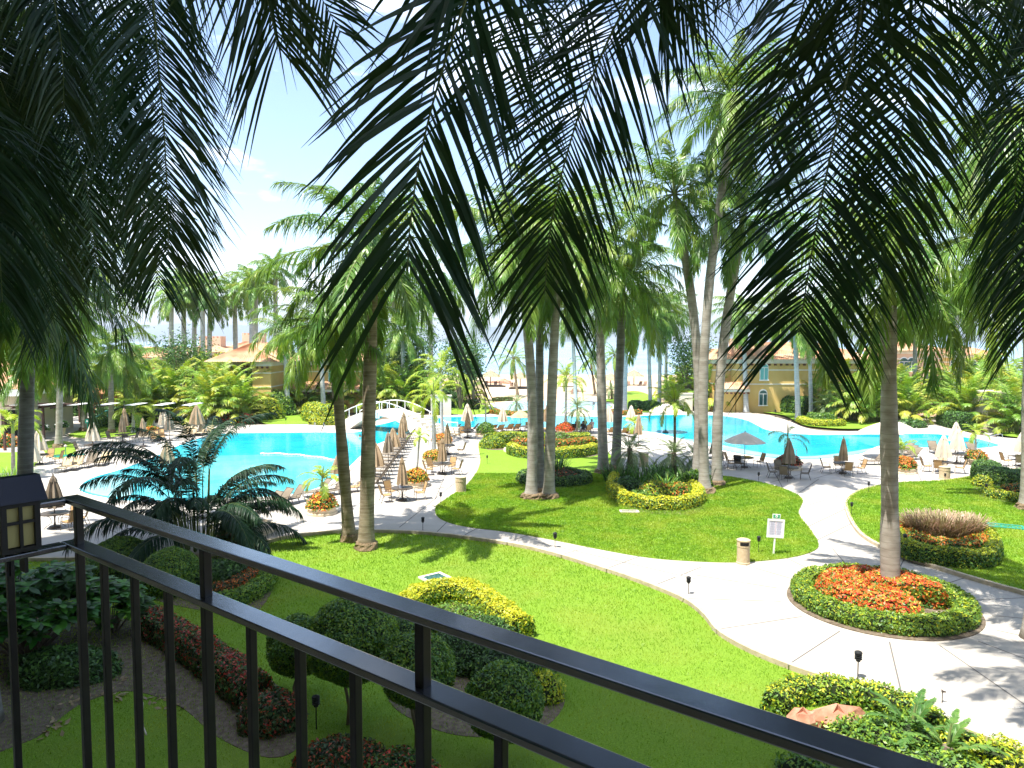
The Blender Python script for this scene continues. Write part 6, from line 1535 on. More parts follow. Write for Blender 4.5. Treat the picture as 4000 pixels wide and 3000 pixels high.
set_(3292, 1850, .2, [(165, 1.05, CT, 'tan chair left of the table'), (262, .9, CT, 'tan chair in front of the table'), (80, 1.0, CT, 'tan chair behind the table'), (0, 1.15, CT, 'tan chair pushed back right of the table')], 'standing alone left of the thick grey trunk', UC, 'closed tan parasol standing alone left of the thick grey trunk')
set_(3682, 1845, .3, [(165, 1.0, CT, 'tan chair left of the table'), (225, .9, CT, 'tan chair in front of the table'), (-25, 1.0, CT, 'tan chair right of the table'), (60, 1.0, CLt, 'pale chair behind the table')], 'left of the shaded bin', UP, 'loose closed cream parasol left of two by the round pool')
set_(3737, 1812, .3, [(-30, 1.0, CLt, 'pale chair right of the table'), (20, 1.0, CT, 'tan chair far right of the table'), (170, 1.0, CLt, 'pale chair left of the table')], 'just behind the shaded bin', UP, 'loose closed cream parasol just behind the shaded bin')
place(UP, 3731, 1775, .1, 'closed cream parasol farthest back of the three by the round pool', 'parasols')
set_(3990, 1822, .3, [(170, 1.0, CT, 'tan chair left of the table'), (230, .9, CG, 'grey chair in front of the table')], 'cut by the right edge of the picture', UP, 'closed cream parasol cut by the right edge')
set_(2795, 1828, .3, [(-20, 1.1, CG, 'taupe chair right of the table'), (60, 1.0, CG, 'taupe chair behind the table')], 'hidden behind the leaning trunks', UG, 'dark closed parasol seen between the leaning trunks')
set_(155, 1815, .3, [(200, .9, CT, 'tan chair behind the thick trunk at the table'), (260, .9, CT, 'tan chair in front of the table'), (90, 1.0, CT, 'tan chair behind the table'), (10, 1.2, CT, 'tan chair turned right of the table')], 'beside the kidney lawn at left', UP, 'closed cream parasol at the table beside the kidney lawn')
set_(215, 2062, .3, [(80, 1.0, CT, 'tan chair behind the table'), (-20, 1.0, CT, 'tan chair right of the table'), (20, 1.1, CT, 'tan chair far right of the table')], 'seen under the balcony rail at left', UG, 'closed brown parasol with pale stripes rising above the balcony rail')
set_(365, 1772, .3, [(190, 1.0, CG, 'taupe chair left of the table'), (20, 1.0, CG, 'taupe chair right of the table')], 'under the white closed parasol at left', UP, 'white closed parasol above the left loungers')
set_(480, 1728, .3, [(180, 1.0, CG, 'taupe chair left of the table'), (0, 1.0, CG, 'taupe chair right of the table')], 'before the larger lime palm', UC, 'closed tan parasol before the larger lime palm')
for p, u, v, s_, lb in [(UL, 1468, 1870, 1.0, 'loose leaning tan parasol just right of the thick brown-ringed trunk'), (UG, 1517, 1818, .95, 'closed greyish parasol standing in the long lounger row'), (UL, 1536, 1785, .95, 'broad closed tan parasol in the middle of the long lounger row'),
                     (UC, 1570, 1752, 1.05, 'closed tan parasol third back along the long lounger row'), (UC, 1578, 1728, 1.1, 'slim closed tan parasol farthest along the lounger row by the bridge'), (UL, 1327, 1895, .9, 'closed tan parasol half hidden between the brown-ringed trunks'),
                     (UP, 1826, 1690, 1.1, 'large closed cream parasol at the far pool edge beyond the bridge path'), (UP, 1964, 1685, .95, 'closed cream parasol among the four far loungers'), (UC, 2134, 1682, 1.0, 'closed parasol between the middle and right trunk of the cluster'),
                     (UP, 2378, 1688, 1.0, 'closed cream parasol seen just right of the upright grey trunk'), (UP, 2465, 1685, 1.0, 'closed cream parasol at the pool edge right of the leaning dark trunk'), (UC, 2494, 1742, 1.1, 'closed tan parasol right of the leaning dark trunk, nearer'),
                     (UC, 362, 1764, 1.05, 'closed tan parasol directly behind the white one at left'), (UC, 560, 1745, 1.0, 'tilting tan parasol behind the dark areca fronds'), (UP, 641, 1702, 1.0, 'closed tan parasol left of the grey striped one'), (UG, 663, 1722, 1.0, 'closed grey striped parasol in front of the lime palm'),
                     (UL, 770, 1697, 1.2, 'broad closed tan parasol over the four cream loungers'), (UP, 125, 1868, 1.05, 'closed cream parasol right beside the thick dark trunk'), (UC, 488, 1706, 1.1, 'dark capped parasol behind the tan one before the lime palm'), (UL, 655, 1850, .9, 'closed parasol top poking out of the dark areca fronds')]:
    place(p, u, v, u * .1, lb, 'parasols', s_)
place(UO, 2600, 1690, .2, 'open white parasol over the far pool edge left of the leaning trunks', 'parasols', 1.15)
place(UO, 3440, 1790, .2, 'open white parasol behind the thick grey trunk of the round bed', 'parasols', 1.1)
place(UO, 3510, 1755, .5, 'open white parasol just right of the thick grey trunk', 'parasols', .9)
place(UOG, 2375, 1672, .5, 'open cream parasol farther back at the pool edge', 'parasols', .8) if False else None
# long row of loungers along the left pool
a, b = G(1440, 1905), G(1582, 1712); n = 17; word = ['nearest', 'second nearest', 'third nearest', 'fourth nearest', 'fifth nearest', 'sixth nearest', 'seventh nearest', 'eighth nearest', 'middle', 'eighth farthest', 'seventh farthest', 'sixth farthest', 'fifth farthest', 'fourth farthest', 'third farthest', 'second farthest', 'farthest']
for i in range(n):
    p = a.lerp(b, i / (n - 1)); place(LG_, 0, 0, R(-8), '%s taupe lounger of the long row beside the left pool' % word[i], 'loungers in the long row', off=p + Vector((.3, 0, 0)))
for i, (u, v, rz, pr, lb) in enumerate([(1385, 1920, 20, LT, 'tan lounger seen between the two brown-ringed trunks'), (1305, 1932, 40, LG_, 'taupe lounger just left of the slim trunk by the pool'), (1245, 1935, 40, LG_, 'taupe lounger behind the small lime palm planter'),
        (1145, 1965, 55, LG_, 'right lounger of three by the pool left of the lime palm planter'), (1095, 1978, 55, LG_, 'middle lounger of three by the pool left of the lime palm planter'), (1052, 1992, 55, LG_, 'left lounger of three, touching the dark areca fronds'),
        (1772, 1692, -20, LG_, 'taupe lounger at the far pool edge left of the big cream parasol'), (1845, 1688, -20, LG_, 'taupe lounger at the far pool edge right of the big cream parasol'), (1808, 1690, -20, LG_, 'taupe lounger at the far pool edge behind the big cream parasol'),
        (1920, 1690, -60, LT, 'leftmost of the four tan far loungers'), (1948, 1690, -60, LT, 'second of the four tan far loungers, left of the parasol'), (1985, 1687, -60, LT, 'third of the four tan far loungers, right of the parasol'), (2012, 1686, -60, LT, 'rightmost of the four tan far loungers'),
        (2140, 1688, -70, LT, 'tan lounger behind the middle trunk of the cluster'), (2176, 1688, -70, LT, 'tan lounger left of the red flower planter'), (2232, 1688, -80, LG_, 'taupe lounger right of the red flower planter'),
        (2438, 1702, -80, LT, 'tan lounger left of two by the pool behind the lily bed'), (2468, 1708, -80, LT, 'tan lounger right of two by the pool behind the lily bed'), (2388, 1700, -80, LT, 'tan lounger behind the leaning dark trunk'),
        (3415, 1815, 0, LG_, 'flat grey lounger left of the thick trunk of the round bed'), (3560, 1795, 10, LG_, 'grey lounger with raised back right of the lime palm planter'), (3545, 1785, 10, LG_, 'second grey lounger with raised back behind the lime palm'), (3530, 1775, 10, LG_, 'third grey lounger with raised back behind the lime palm'),
        (3650, 1770, 80, LG_, 'grey lounger back facing the viewer at the round pool, leftmost'), (3765, 1772, 90, LG_, 'grey lounger back facing the viewer by the round pool, middle'), (3805, 1775, 90, LG_, 'grey lounger back facing the viewer behind the right lime palm'), (3990, 1795, 10, LG_, 'grey lounger at the right edge behind the table'),
        (255, 1838, 100, LC_, 'cream lounger left of two below the white closed parasol'), (298, 1832, 100, LC_, 'cream lounger right of two below the white closed parasol'), (350, 1822, 95, LG_, 'shaded lounger below the white closed parasol'), (405, 1815, 100, LC_, 'cream lounger at the edge of the dark areca fronds'),
        (605, 1722, 120, LT, 'wooden tan lounger tilted by the orange tub'), (628, 1716, 120, LT, 'second tan lounger tilted by the orange tub'),
        (722, 1705, 100, LC_, 'first from left of the four cream loungers under the broad parasol'), (752, 1703, 100, LC_, 'second from left of the four cream loungers under the broad parasol'), (785, 1700, 100, LC_, 'third from left of the four cream loungers under the broad parasol'), (818, 1698, 100, LC_, 'fourth from left of the four cream loungers under the broad parasol')]):
    place(pr, u, v, R(rz), lb, 'loungers around the pools')
# small items on tables
c = G(2908, 1826); mb = MB(); vs, fs = dome((0, 0, 0), .26, .17, .1); mb.add(vs, fs); o = mb.obj('towel', M['yellow_towel'], loc=(c.x + .22, c.y - .05, .742)); tag(o, 'crumpled yellow towel on the table under the open parasol', 'towel')
mb = MB(); sling_ribbon(mb, [(-.03, .62), (-.045, 1.03), (.03, 1.06), (.08, .80)], .5, .02); an = R(230); o = mb.obj('cloth', M['black_cloth'], loc=(c.x + math.cos(an) * 1.31, c.y + math.sin(an) * 1.31, 0)); o.rotation_euler = (0, 0, an); tag(o, 'black cloth hanging over the back of a taupe chair under the open parasol', 'cloth')
c = G(1572, 1955); r_ = thing('table_sign', 'small white table card with a blue wheelchair symbol', 'sign', (c.x - .05, c.y - .2, .741))
mb = MB(); mb.box((0, 0, .11), (.15, .02, .22)); mb.obj('card', M['white'], r_)
mb = MB(); mb.box((0, -.013, .12), (.11, .006, .15)); mb.obj('blue_field', M['blue'], r_)
mb = MB(); mb.box((-.008, -.018, .165), (.022, .004, .022)); mb.box((-.008, -.018, .13), (.014, .004, .05)); mb.box((.01, -.018, .11), (.04, .004, .012)); mb.box((.028, -.018, .09), (.012, .004, .035)); mb.box((-.02, -.018, .09), (.012, .004, .05)); mb.box((-.002, -.018, .066), (.04, .004, .01)); mb.obj('wheelchair_symbol', M['white'], r_)

# planters
def planter(u, v, rad, label, ms, fr, top, seed, h=.35, fl=.55, fr_=None):
    c = G(u, v); r = thing('flower_planter', label, 'planter', c, 0, 'round planters on the deck')
    mb = MB(); mb.lathe([(rad * 1.12, 0), (rad * 1.12, .10), (rad, .13), (rad, h - .08), (rad * 1.07, h - .04), (rad * 1.07, h), (rad * .9, h), (rad * .85, h - .06)], 28); mb.obj('bowl', M['planter'], r)
    fr_ = fr_ or rad * .98
    vs, fs = dome((0, 0, h - .05), fr_, fr_, fl, 18, 7); leafy('flowers', vs, fs, 480, .095, [M['hedge_core']] + [M[q] for q in ms], fr, seed, r, top, depth=.14)
ms = ['lf_green', 'lf_lime', 'fl_org', 'fl_yel']
planter(1257, 2005, .72, 'round stone planter of orange flowers with the small lime palm nearest the front lawn', ms, [.4, .25, .25, .1], [.3, .2, .35, .15], 200, fl=.7)
planter(1626, 1898, .72, 'round stone planter with the fullest orange flower mound beside the nearest table', ms, [.25, .15, .45, .15], [.15, .15, .5, .2], 201, fl=.75)
planter(1693, 1810, .75, 'round planter of orange flowers at the foot of the nearer feather palm', ms, [.3, .2, .3, .2], [.2, .2, .35, .25], 202, fl=.6)
planter(1727, 1738, .85, 'round planter of red-orange flowers at the foot of the farther feather palm', ms, [.3, .1, .5, .1], [.2, .1, .6, .1], 203, fl=.6)
planter(1898, 1702, .85, 'white planter with spiky green plants before the far loungers', ['lf_green', 'lf_lime'], [.5, .5], None, 204, fl=.9)
planter(2208, 1694, .8, 'planter of dense red flowers between far loungers', ['lf_green', 'fl_red', 'fl_org'], [.3, .4, .3], [.15, .45, .4], 205, fl=.7)
planter(3080, 1830, .85, 'planter of dark red foliage behind the dark closed parasol', ['lf_red', 'fl_red', 'lf_dark'], [.4, .35, .25], None, 206, fl=.6)
planter(3527, 1845, .82, 'planter with orange topped shrub and lime palm right of the thick grey trunk', ['lf_green', 'lf_lime', 'fl_org'], [.5, .3, .2], [.15, .15, .7], 207, fl=.75)
planter(3812, 1812, .68, 'planter with orange flecked shrub and lime palm near the round pool', ['lf_green', 'lf_lime', 'fl_org'], [.5, .35, .15], [.3, .3, .4], 208, fl=.65)
planter(592, 1700, .8, 'tub of orange and lime foliage under the spreading lime palm', ['lf_lime', 'fl_org', 'lf_green'], [.35, .4, .25], None, 209, h=.25, fl=.6)
c = G(950, 2075); mb = MB(); mb.lathe([(1.5, 0), (1.5, .22), (1.42, .26), (1.3, .26), (1.3, .2), (.02, .2)], 32, (c.x, c.y, 0)); tag(mb.obj('low_round_planter', M['planter']), 'low round white stone ring on the deck under the dark areca fronds', 'planter')
for u, v, lb in [(244, 1702, 'cream pot with a leafy plant beside the pale palm on the path'), (165, 1715, 'cream pot with a leafy plant beside the pergola post')]:
    c = G(u, v); r = thing('potted_plant', lb, 'potted plant', c, 0, 'potted plants by the pergola'); mb = MB(); mb.lathe([(.2, 0), (.32, .75), (.36, .78), (.36, .84), (.3, .84)], 18); mb.obj('pot', M['planter'], r)
    vs, fs = dome((0, 0, .8), .5, .5, .5, 12, 5); leafy('foliage', vs, fs, 260, .12, [M['hedge_core'], M['lf_green'], M['lf_dark'], M['white']], [.5, .4, .1], 210 + u, r, depth=.2)

# bins
def bin_(u, v, label, h=1.0, rad=.25, slot=True, m='bin', z=0.0, rz=-1.7):
    c = G(u, v, z); r = thing('litter_bin', label, 'litter bin', c, rz)
    mb = MB(); mb.lathe([(rad * 1.05, 0), (rad * 1.05, .06), (rad * .97, .08), (rad * .97, h * .68), (rad * 1.02, h * .70), (rad * 1.02, h * .73)], 26); mb.obj('body', M[m], r)
    mb = MB(); mb.lathe([(rad, h * .731), (rad, h * .93), (rad * 1.06, h * .94), (rad * 1.06, h * .97), (rad * .8, h), (rad * .1, h * 1.02)], 26); mb.obj('lid', M[m], r)
    if slot:
        mb = MB(); n = 7
        v = [(rad * 1.02 * math.cos(a), rad * 1.02 * math.sin(a), z_) for a in np.linspace(-.7, .7, n) for z_ in (h * .77, h * .90)]
        mb.add(v, [(2 * i, 2 * i + 2, 2 * i + 3, 2 * i + 1) for i in range(n - 1)]); mb.obj('slot', M['dark'], r)
bin_(2903, 2200, 'cream cylindrical litter bin with a dark slot at the lawn edge beside the notice board', 1.0, .26)
bin_(1800, 1922, 'beige cylindrical bin on the path right of the second table', .95, .33, False)
bin_(3689, 1872, 'taupe cylindrical bin at the lawn edge in front of the cream parasols', .85, .33, False, 'bin')
bin_(1919, 1702, 'squat round cream bin right of the white spiky planter', .75, .42, False)
bin_(2515, 1822, 'grey cylindrical bin behind the pygmy palms of the lily bed', 1.0, .33, False)
# notice board
c = G(3022, 2166, .035); r = thing('notice_board', 'white framed notice board on a post with a small green sign on top', 'notice board', c, R(-4))
def tiltbox(mb, c_, sz, mi=0): mb.box(c_, sz, 0, mi)
mb = MB(); mb.box((0, .02, .36), (.06, .05, .72)); mb.obj('post', M['white'], r)
mb = MB(); Wb, Hb_ = .70, .78
for s in (-1, 1): mb.box((s * (Wb / 2 - .035), 0, .72 + Hb_ / 2), (.07, .04, Hb_)); mb.box((0, 0, .72 + (.035 if s < 0 else Hb_ - .035)), (Wb - .14, .04, .07))
mb.obj('frame', M['white'], r)
mb = MB(); mb.box((0, .005, .72 + Hb_ / 2), (Wb - .14, .02, Hb_ - .14)); sh = mb.obj('notice', M['paper'], r)
mb = MB(); rr = np.random.default_rng(5)
for k in range(17):
    z_ = .72 + Hb_ - .12 - k * .033
    for sx in (-1, 1): wq = rr.uniform(.15, .21); mb.box((sx * .135, -.0065, z_), (wq, .003, .010 if k % 3 else .016))
mb.obj('text_lines', M['ink'], sh)
mb = MB()
for k in range(12): mb.box((0, -.0065, .72 + Hb_ - .14 - k * .045), (.02, .003, .016))
mb.obj('red_marks', M['redink'], sh)
mb = MB(); mb.box((0, .01, 1.62), (.32, .03, .20)); g_ = mb.obj('small_sign', M['white'], r)
mb = MB(); mb.box((0, -.0075, 1.625), (.27, .004, .15)); mb.obj('green_field', M['signgreen'], g_)
mb = MB(); mb.lathe([(.001, -.002), (.055, -.002), (.055, .002), (.001, .002)], 16); V = np.concatenate(mb.v)[:, [0, 2, 1]]; V[:, 2] *= 1.15; V[:, 1] -= .012; V[:, 2] += 1.632; mb.v = [V]; mb.obj('emblem', M['white'], g_)
mb = MB(); mb.box((0, -.0155, 1.652), (.016, .003, .016)); mb.box((0, -.0155, 1.622), (.036, .003, .03)); mb.obj('emblem_figure', M['signgreen'], g_)
r.rotation_euler = (R(0), R(3), R(-4))
# path lights
def make_light():
    r = thing('path_light', 'x', 'path light'); mb = MB(); mb.tube([(0, 0, -.1), (0, 0, .52)], .013, 6); mb.obj('stake', M['blackmetal'], r)
    mb = MB()
    for z in (.56, .61, .66): mb.lathe([(.035, z - .02), (.085, z - .005), (.085, z + .005), (.04, z + .02)], 14)
    mb.lathe([(.09, .70), (.075, .73), (.02, .755)], 14); mb.lathe([(.05, .50), (.05, .71)], 10); mb.obj('lamp_head', M['blackmetal'], r); return r
PLt = make_light()
for u, v, z, s_, lb in [(1652, 2083, -.15, 1.05, 'path light at the kerb of the front lawn left of the middle'), (1722, 1975, .03, 1.0, 'path light at the left tip of the island lawn'), (2168, 2152, -.15, 1.1, 'path light at the kerb below the three-trunk cluster'), (2689, 2332, -.1, 1.0, 'path light at the kerb left of the pebble ring'),
                     (3350, 2665, -.1, 1.15, 'tall path light at the kerb in front of the round flower bed'), (2963, 2158, .03, .95, 'path light between bin and notice board'), (316, 2155, 0, 1.0, 'path light on the deck edge seen between the balcony rails'), (3393, 1925, .12, .9, 'path light at the top of the right lawn kerb'),
                     (3326, 2012, .12, .9, 'path light just inside the right lawn kerb bend'), (3691, 1888, .12, .85, 'path light in front of the taupe bin'), (3908, 1852, .12, .95, 'path light left of the table at the right edge'), (2963, 1888, .03, .95, 'path light at the lawn tip right of the leaning trunks'),
                     (1903, 1812, .03, .85, 'path light near the left tip of the far island bed'), (1236, 2848, -.15, 1.1, 'path light on the shaded lawn behind the balusters'), (3534, 2165, .12, 1.15, 'path light in front of the fountain grass hedge'), (3852, 1935, .12, .9, 'path light on the soil before the yellow hedge at the right edge'),
                     (1117, 1660, .03, 1.0, 'small path light on the lawn by the left villa'), (1904, 1712, 0, .9, 'path light in front of the squat round bin'), (3028, 1630, .03, 1.2, 'small path light before the tall green hedge')]:
    place(PLt, u, v, u, lb, 'path lights', s_, off=G(u, v, z))
# spigot
c = G(3680, 2745, 0); mb = MB(); mb.tube([(c.x, c.y, 0), (c.x, c.y, .28)], .012, 6); mb.box((c.x + .03, c.y, .28), (.1, .03, .03)); mb.box((c.x, c.y, .31), (.03, .08, .02)); tag(mb.obj('garden_spigot', M['bronze']), 'small metal garden spigot on the pebble band at the path edge', 'spigot')
# drain covers
def cover(u, v, z, lx, ly, rz, label, frame='kerb', plate='grate', ribs=True):
    c = G(u, v, z); r = thing('drain_cover', label, 'drain cover', (c.x, c.y, z), rz)
    mb = MB()
    for s in (-1, 1): mb.box((s * (lx / 2 - .06), 0, .03), (.12, ly, .06)); mb.box((0, s * (ly / 2 - .06), .03), (lx - .24, .12, .06))
    mb.obj('frame', M[frame], r); mb = MB(); mb.box((0, 0, .015), (lx - .24, ly - .24, .03))
    if ribs:
        n = 9
        for i in range(n): mb.box((-lx / 2 + .15 + (lx - .3) * i / (n - 1), 0, .038), (.035, ly - .26, .02))
    mb.obj('plate', M[plate], r)
cover(1700, 2260, -.14, 1.0, .9, R(38), 'green slatted drain cover in a pale frame on the front lawn', 'cream')
cover(2458, 2000, .04, 1.0, .5, R(-3), 'pale green slotted drain cover on the island lawn by the yellow hedge', 'canvas_pale')
cover(3928, 2058, .12, 1.5, .8, R(-25), 'flat teal cover on the right lawn', 'greenpl', 'greenpl', False)
cover(262, 1782, .03, 2.2, 1.0, .2, 'flat teal cover on the kidney lawn at left', 'greenpl', 'greenpl', False)
# pool ladder and handrails
c = G(1245, 1690); r = thing('pool_ladder', 'steel pool ladder on the far edge of the left pool', 'ladder', c)
for s in (-1, 1):
    mb = MB(); mb.tube([(s * .45, .6, 0), (s * .45, .6, .7), (s * .45, .35, .95), (s * .45, .05, .8), (s * .45, -.15, .3), (s * .45, -.5, .02)], .03, 6); mb.obj('handrail', M['steel'], r)
def handrail(u, v, rz, label, L=1.4):
    c = G(u, v); mb = MB(); mb.tube([(0, 0, 0), (0, 0, .95), (-.2, 0, 1.0), (-L, 0, .55), (-L - .15, 0, .1), (-L - .15, 0, 0)], .028, 6); o = mb.obj('handrail', M['steel'], loc=tuple(c)); o.rotation_euler = (0, 0, rz); tag(o, label, 'handrail')
handrail(3914, 1740, R(-5), 'tall steel handrail at the right end of the round pool', 1.9); handrail(3905, 1750, R(10), 'lower steel handrail in front of the tall one', 1.0)
handrail(3110, 1805, R(10), 'steel handrail in the shallow entry behind the red planter', 1.2)
# swimmers
def swimmer(u, v, label, sc=1.0):
    c = G(u, v); r = thing('person', label, 'person', (c.x, c.y, .0)); vs, fs = dome((0, 0, .12), .085, .1, .13, 14, 10, full=True); mb = MB(); mb.add(vs, fs)
    vs, fs = dome((0, 0, -.04), .22, .13, .12, 14, 5); mb.add(vs, fs); mb.tube([(0, 0, .0), (0, 0, .1)], .055, 8); mb.obj('body', M['skin'], r, smooth=True)
    vs, fs = dome((0, .012, .135), .095, .105, .135, 14, 6); mb = MB(); mb.add(vs, fs); mb.obj('hair', M['hair'], r, smooth=True)
swimmer(1406, 1707, 'swimmer with dark hair, head above the water left of the bridge shadow'); swimmer(1549, 1688, 'swimmer in the shaded water under the bridge')
# seated people at the far table
def skin_person(loc_, rz, label, shirt, pose='sit', lower='patterned'):
    r = thing('person', label, 'person', loc_, rz)
    V = {'pel': (0, 0, .50), 'wst': (0, .01, .68), 'chs': (0, .0, .92), 'nck': (0, -.02, 1.08), 'hd': (0, -.03, 1.17), 'top': (0, -.03, 1.30),
         'shl': (.18, 0, 1.02), 'ell': (.25, -.12, .80), 'hnl': (.15, -.38, .78), 'shr': (-.18, 0, 1.02), 'elr': (-.25, -.12, .80), 'hnr': (-.15, -.38, .78),
         'kl': (.12, -.45, .50), 'al': (.12, -.48, .10), 'tl': (.12, -.62, .05), 'kr': (-.12, -.45, .50), 'ar': (-.12, -.48, .10), 'tr': (-.12, -.62, .05)}
    E = [('pel', 'wst'), ('wst', 'chs'), ('chs', 'nck'), ('nck', 'hd'), ('hd', 'top'), ('chs', 'shl'), ('shl', 'ell'), ('ell', 'hnl'), ('chs', 'shr'), ('shr', 'elr'), ('elr', 'hnr'), ('pel', 'kl'), ('kl', 'al'), ('al', 'tl'), ('pel', 'kr'), ('kr', 'ar'), ('ar', 'tr')]
    rad = {'pel': .15, 'wst': .13, 'chs': .15, 'nck': .055, 'hd': .09, 'top': .07, 'shl': .06, 'ell': .045, 'hnl': .035, 'shr': .06, 'elr': .045, 'hnr': .035, 'kl': .065, 'al': .04, 'tl': .035, 'kr': .065, 'ar': .04, 'tr': .035}
    ks = list(V); me = bpy.data.meshes.new('body'); me.from_pydata([V[k] for k in ks], [(ks.index(a), ks.index(b)) for a, b in E], []); me.materials.append(M['skin'])
    o = link('body', me, r); sk = o.modifiers.new('skin', 'SKIN'); sd = me.skin_vertices[0] if me.skin_vertices else None
    if sd:
        for i, k in enumerate(ks): sd.data[i].radius = (rad[k], rad[k])
        sd.data[0].use_root = True
    ss = o.modifiers.new('sub', 'SUBSURF'); ss.levels = 1; ss.render_levels = 1
    mb = MB(); mb.lathe([(.17, .52), (.16, .7), (.18, .9), (.17, 1.02), (.07, 1.08)], 14, wob=lambda i, j: 1 - .18 * abs(math.sin(2 * math.pi * j / 14))); 
    for s in (-1, 1): mb.tube([(s * .15, 0, 1.0), (s * .22, -.05, .9)], [.085, .07], 8)
    mb.obj('shirt', M[shirt], r)
    mb = MB()
    for s in (-1, 1): mb.tube([(s * .07, 0, .50), (s * .12, -.45, .50), (s * .12, -.46, .35)], [.12, .09, .08], 8)
    mb.obj('shorts', M[lower], r)
    vs, fs = dome((0, -.02, 1.2), .1, .11, .135, 12, 6); mb = MB(); mb.add(vs, fs); mb.obj('hair', M['hair'], r)
    # make sure the skin data exists
    if not me.skin_vertices:
        pass
    return r
c = G(2270, 1692)
skin_person(c + Vector((1.1, .45, 0)), R(200), 'person in a patterned pink top seated right at the far parasol table', 'patterned', lower='shirt')
skin_person(c + Vector((-.1, -1.05, 0)) + Vector((.2, 0, 0)), R(180), 'person in a dark top seated with back to the viewer at the far parasol table', 'black_cloth', lower='shirt')
skin_person(c + Vector((.45, 1.15, 0)), R(0), 'person in a grey shirt seated behind the far parasol table', 'shirt', lower='black_cloth')
# playhouse
c = G(395, 1622); r = thing('playhouse', 'red-brown wooden playhouse on posts with a gabled roof', 'playhouse', c, R(12))
W, Dp = 2.9, 2.0; fz = .9; wz = 2.7
mb = MB()
for x in (-W / 2, -.1, W / 2): 
    for y in (-Dp / 2, Dp / 2): mb.box((x, y, wz / 2), (.13, .13, wz))
mb.box((0, 0, fz), (W + .1, Dp + .1, .12)); mb.obj('posts', M['wood'], r)
mb = MB(); wallbox(mb, -.05, W / 2 - .07, -Dp / 2 - .02, -Dp / 2 + .04, .15, wz); wallbox(mb, W / 2 - .03, W / 2 + .03, -Dp / 2 + .07, Dp / 2 - .07, .15, wz); wallbox(mb, -W / 2 + .07, W / 2 - .07, Dp / 2 - .03, Dp / 2 + .03, .15, wz); mb.obj('wall', M['wood'], r)
mb = MB()
for i in range(11): mb.box((-W / 2 + .12 + i * .125, -Dp / 2, fz + .45), (.06, .04, .7))
mb.box((-W / 4 - .03, -Dp / 2 - .03, fz + .82), (W / 2, .06, .08)); mb.obj('balustrade', M['wood'], r)
mb = MB(); mb.box((W * .22, -Dp / 2 - .03, fz + .95), (.45, .03, 1.7)); mb.obj('door', M['darkwood'], r)
mb = MB(); mb.box((W * .38, -Dp / 2 - .04, fz + 1.2), (.5, .03, .5)); wn = mb.obj('window', M['white'], r)
mb = MB()
for i in range(4):
    for j in range(3): mb.box((W * .38 - .165 + i * .11, -Dp / 2 - .06, fz + 1.05 + j * .15), (.08, .01, .11))
mb.obj('pane', M['dark'], wn)
mb = MB(); v = []
for x in (-W / 2 - .25, W / 2 + .25): v += [(x, -Dp / 2 - .35, wz - .05), (x, 0, wz + .95), (x, Dp / 2 + .35, wz - .05), (x, -Dp / 2 - .35, wz + .03), (x, 0, wz + 1.04), (x, Dp / 2 + .35, wz + .03)]
mb.add(v, [(0, 6, 7, 1), (1, 7, 8, 2), (3, 4, 10, 9), (4, 5, 11, 10), (0, 3, 9, 6), (2, 8, 11, 5), (0, 1, 4, 3), (1, 2, 5, 4), (6, 9, 10, 7), (7, 10, 11, 8)]); mb.obj('roof', M['woodroof'], r)
c = G(362, 1648); r = thing('playground_slide', 'teal plastic slide running down from the playhouse', 'slide', c, R(20)); mb = MB(); v = []; prf = [(1.7, 1.15), (1.2, 1.05), (.6, .6), (0, .2), (-.4, .1)]
for x, z in prf: v += [(x, -.28, z + .14), (x, -.25, z), (x, .25, z), (x, .28, z + .14)]
mb.add(v, [(4 * i + j, 4 * i + 4 + j, 4 * i + 5 + j, 4 * i + 1 + j) for i in range(4) for j in range(3)]); o = mb.obj('chute', M['teal'], r); o.modifiers.new('s', 'SOLIDIFY').thickness = .04
mb = MB(); mb.tube([(1.5, -.2, 0), (1.5, -.2, 1.05)], .03, 6); mb.tube([(1.5, .2, 0), (1.5, .2, 1.05)], .03, 6); mb.obj('supports', M['greenpl'], r)
# green sign post
c = G(344, 1700); r = thing('sign_post', 'slim green sign post with a round green disc beside the left lawn', 'sign', c); mb = MB(); mb.tube([(0, 0, 0), (0, 0, 1.5)], .05, 8); mb.obj('post', M['greenpl'], r); mb = MB(); mb.box((0, -.06, 1.35), (.4, .03, .4)); mb.obj('disc', M['greenpl'], r); mb = MB(); mb.box((0, -.08, 1.35), (.14, .01, .14)); mb.obj('print', M['white'], r)
c = G(257, 1776, .03); r = thing('lawn_lamp', 'small green lamp post with a white head on the kidney lawn', 'lamp', c); mb = MB(); mb.tube([(0, 0, 0), (0, 0, .6)], .03, 8); mb.obj('post', M['greenpl'], r); mb = MB(); mb.lathe([(.06, .58), (.12, .66), (.1, .74), (.02, .8)], 12); mb.obj('lamp_head', M['canvas_pale'], r)
# wooden chairs on the left terrace
for u, v, rz, lb in [(28, 1672, 30, 'wooden terrace chair nearest the pergola post'), (5, 1668, 100, 'wooden terrace chair at the left edge under the pergola'), (45, 1660, 200, 'wooden terrace chair behind the nearest one under the pergola')]:
    place(LT if False else CT, u, v, R(rz), lb, 'sling chairs at the tables')
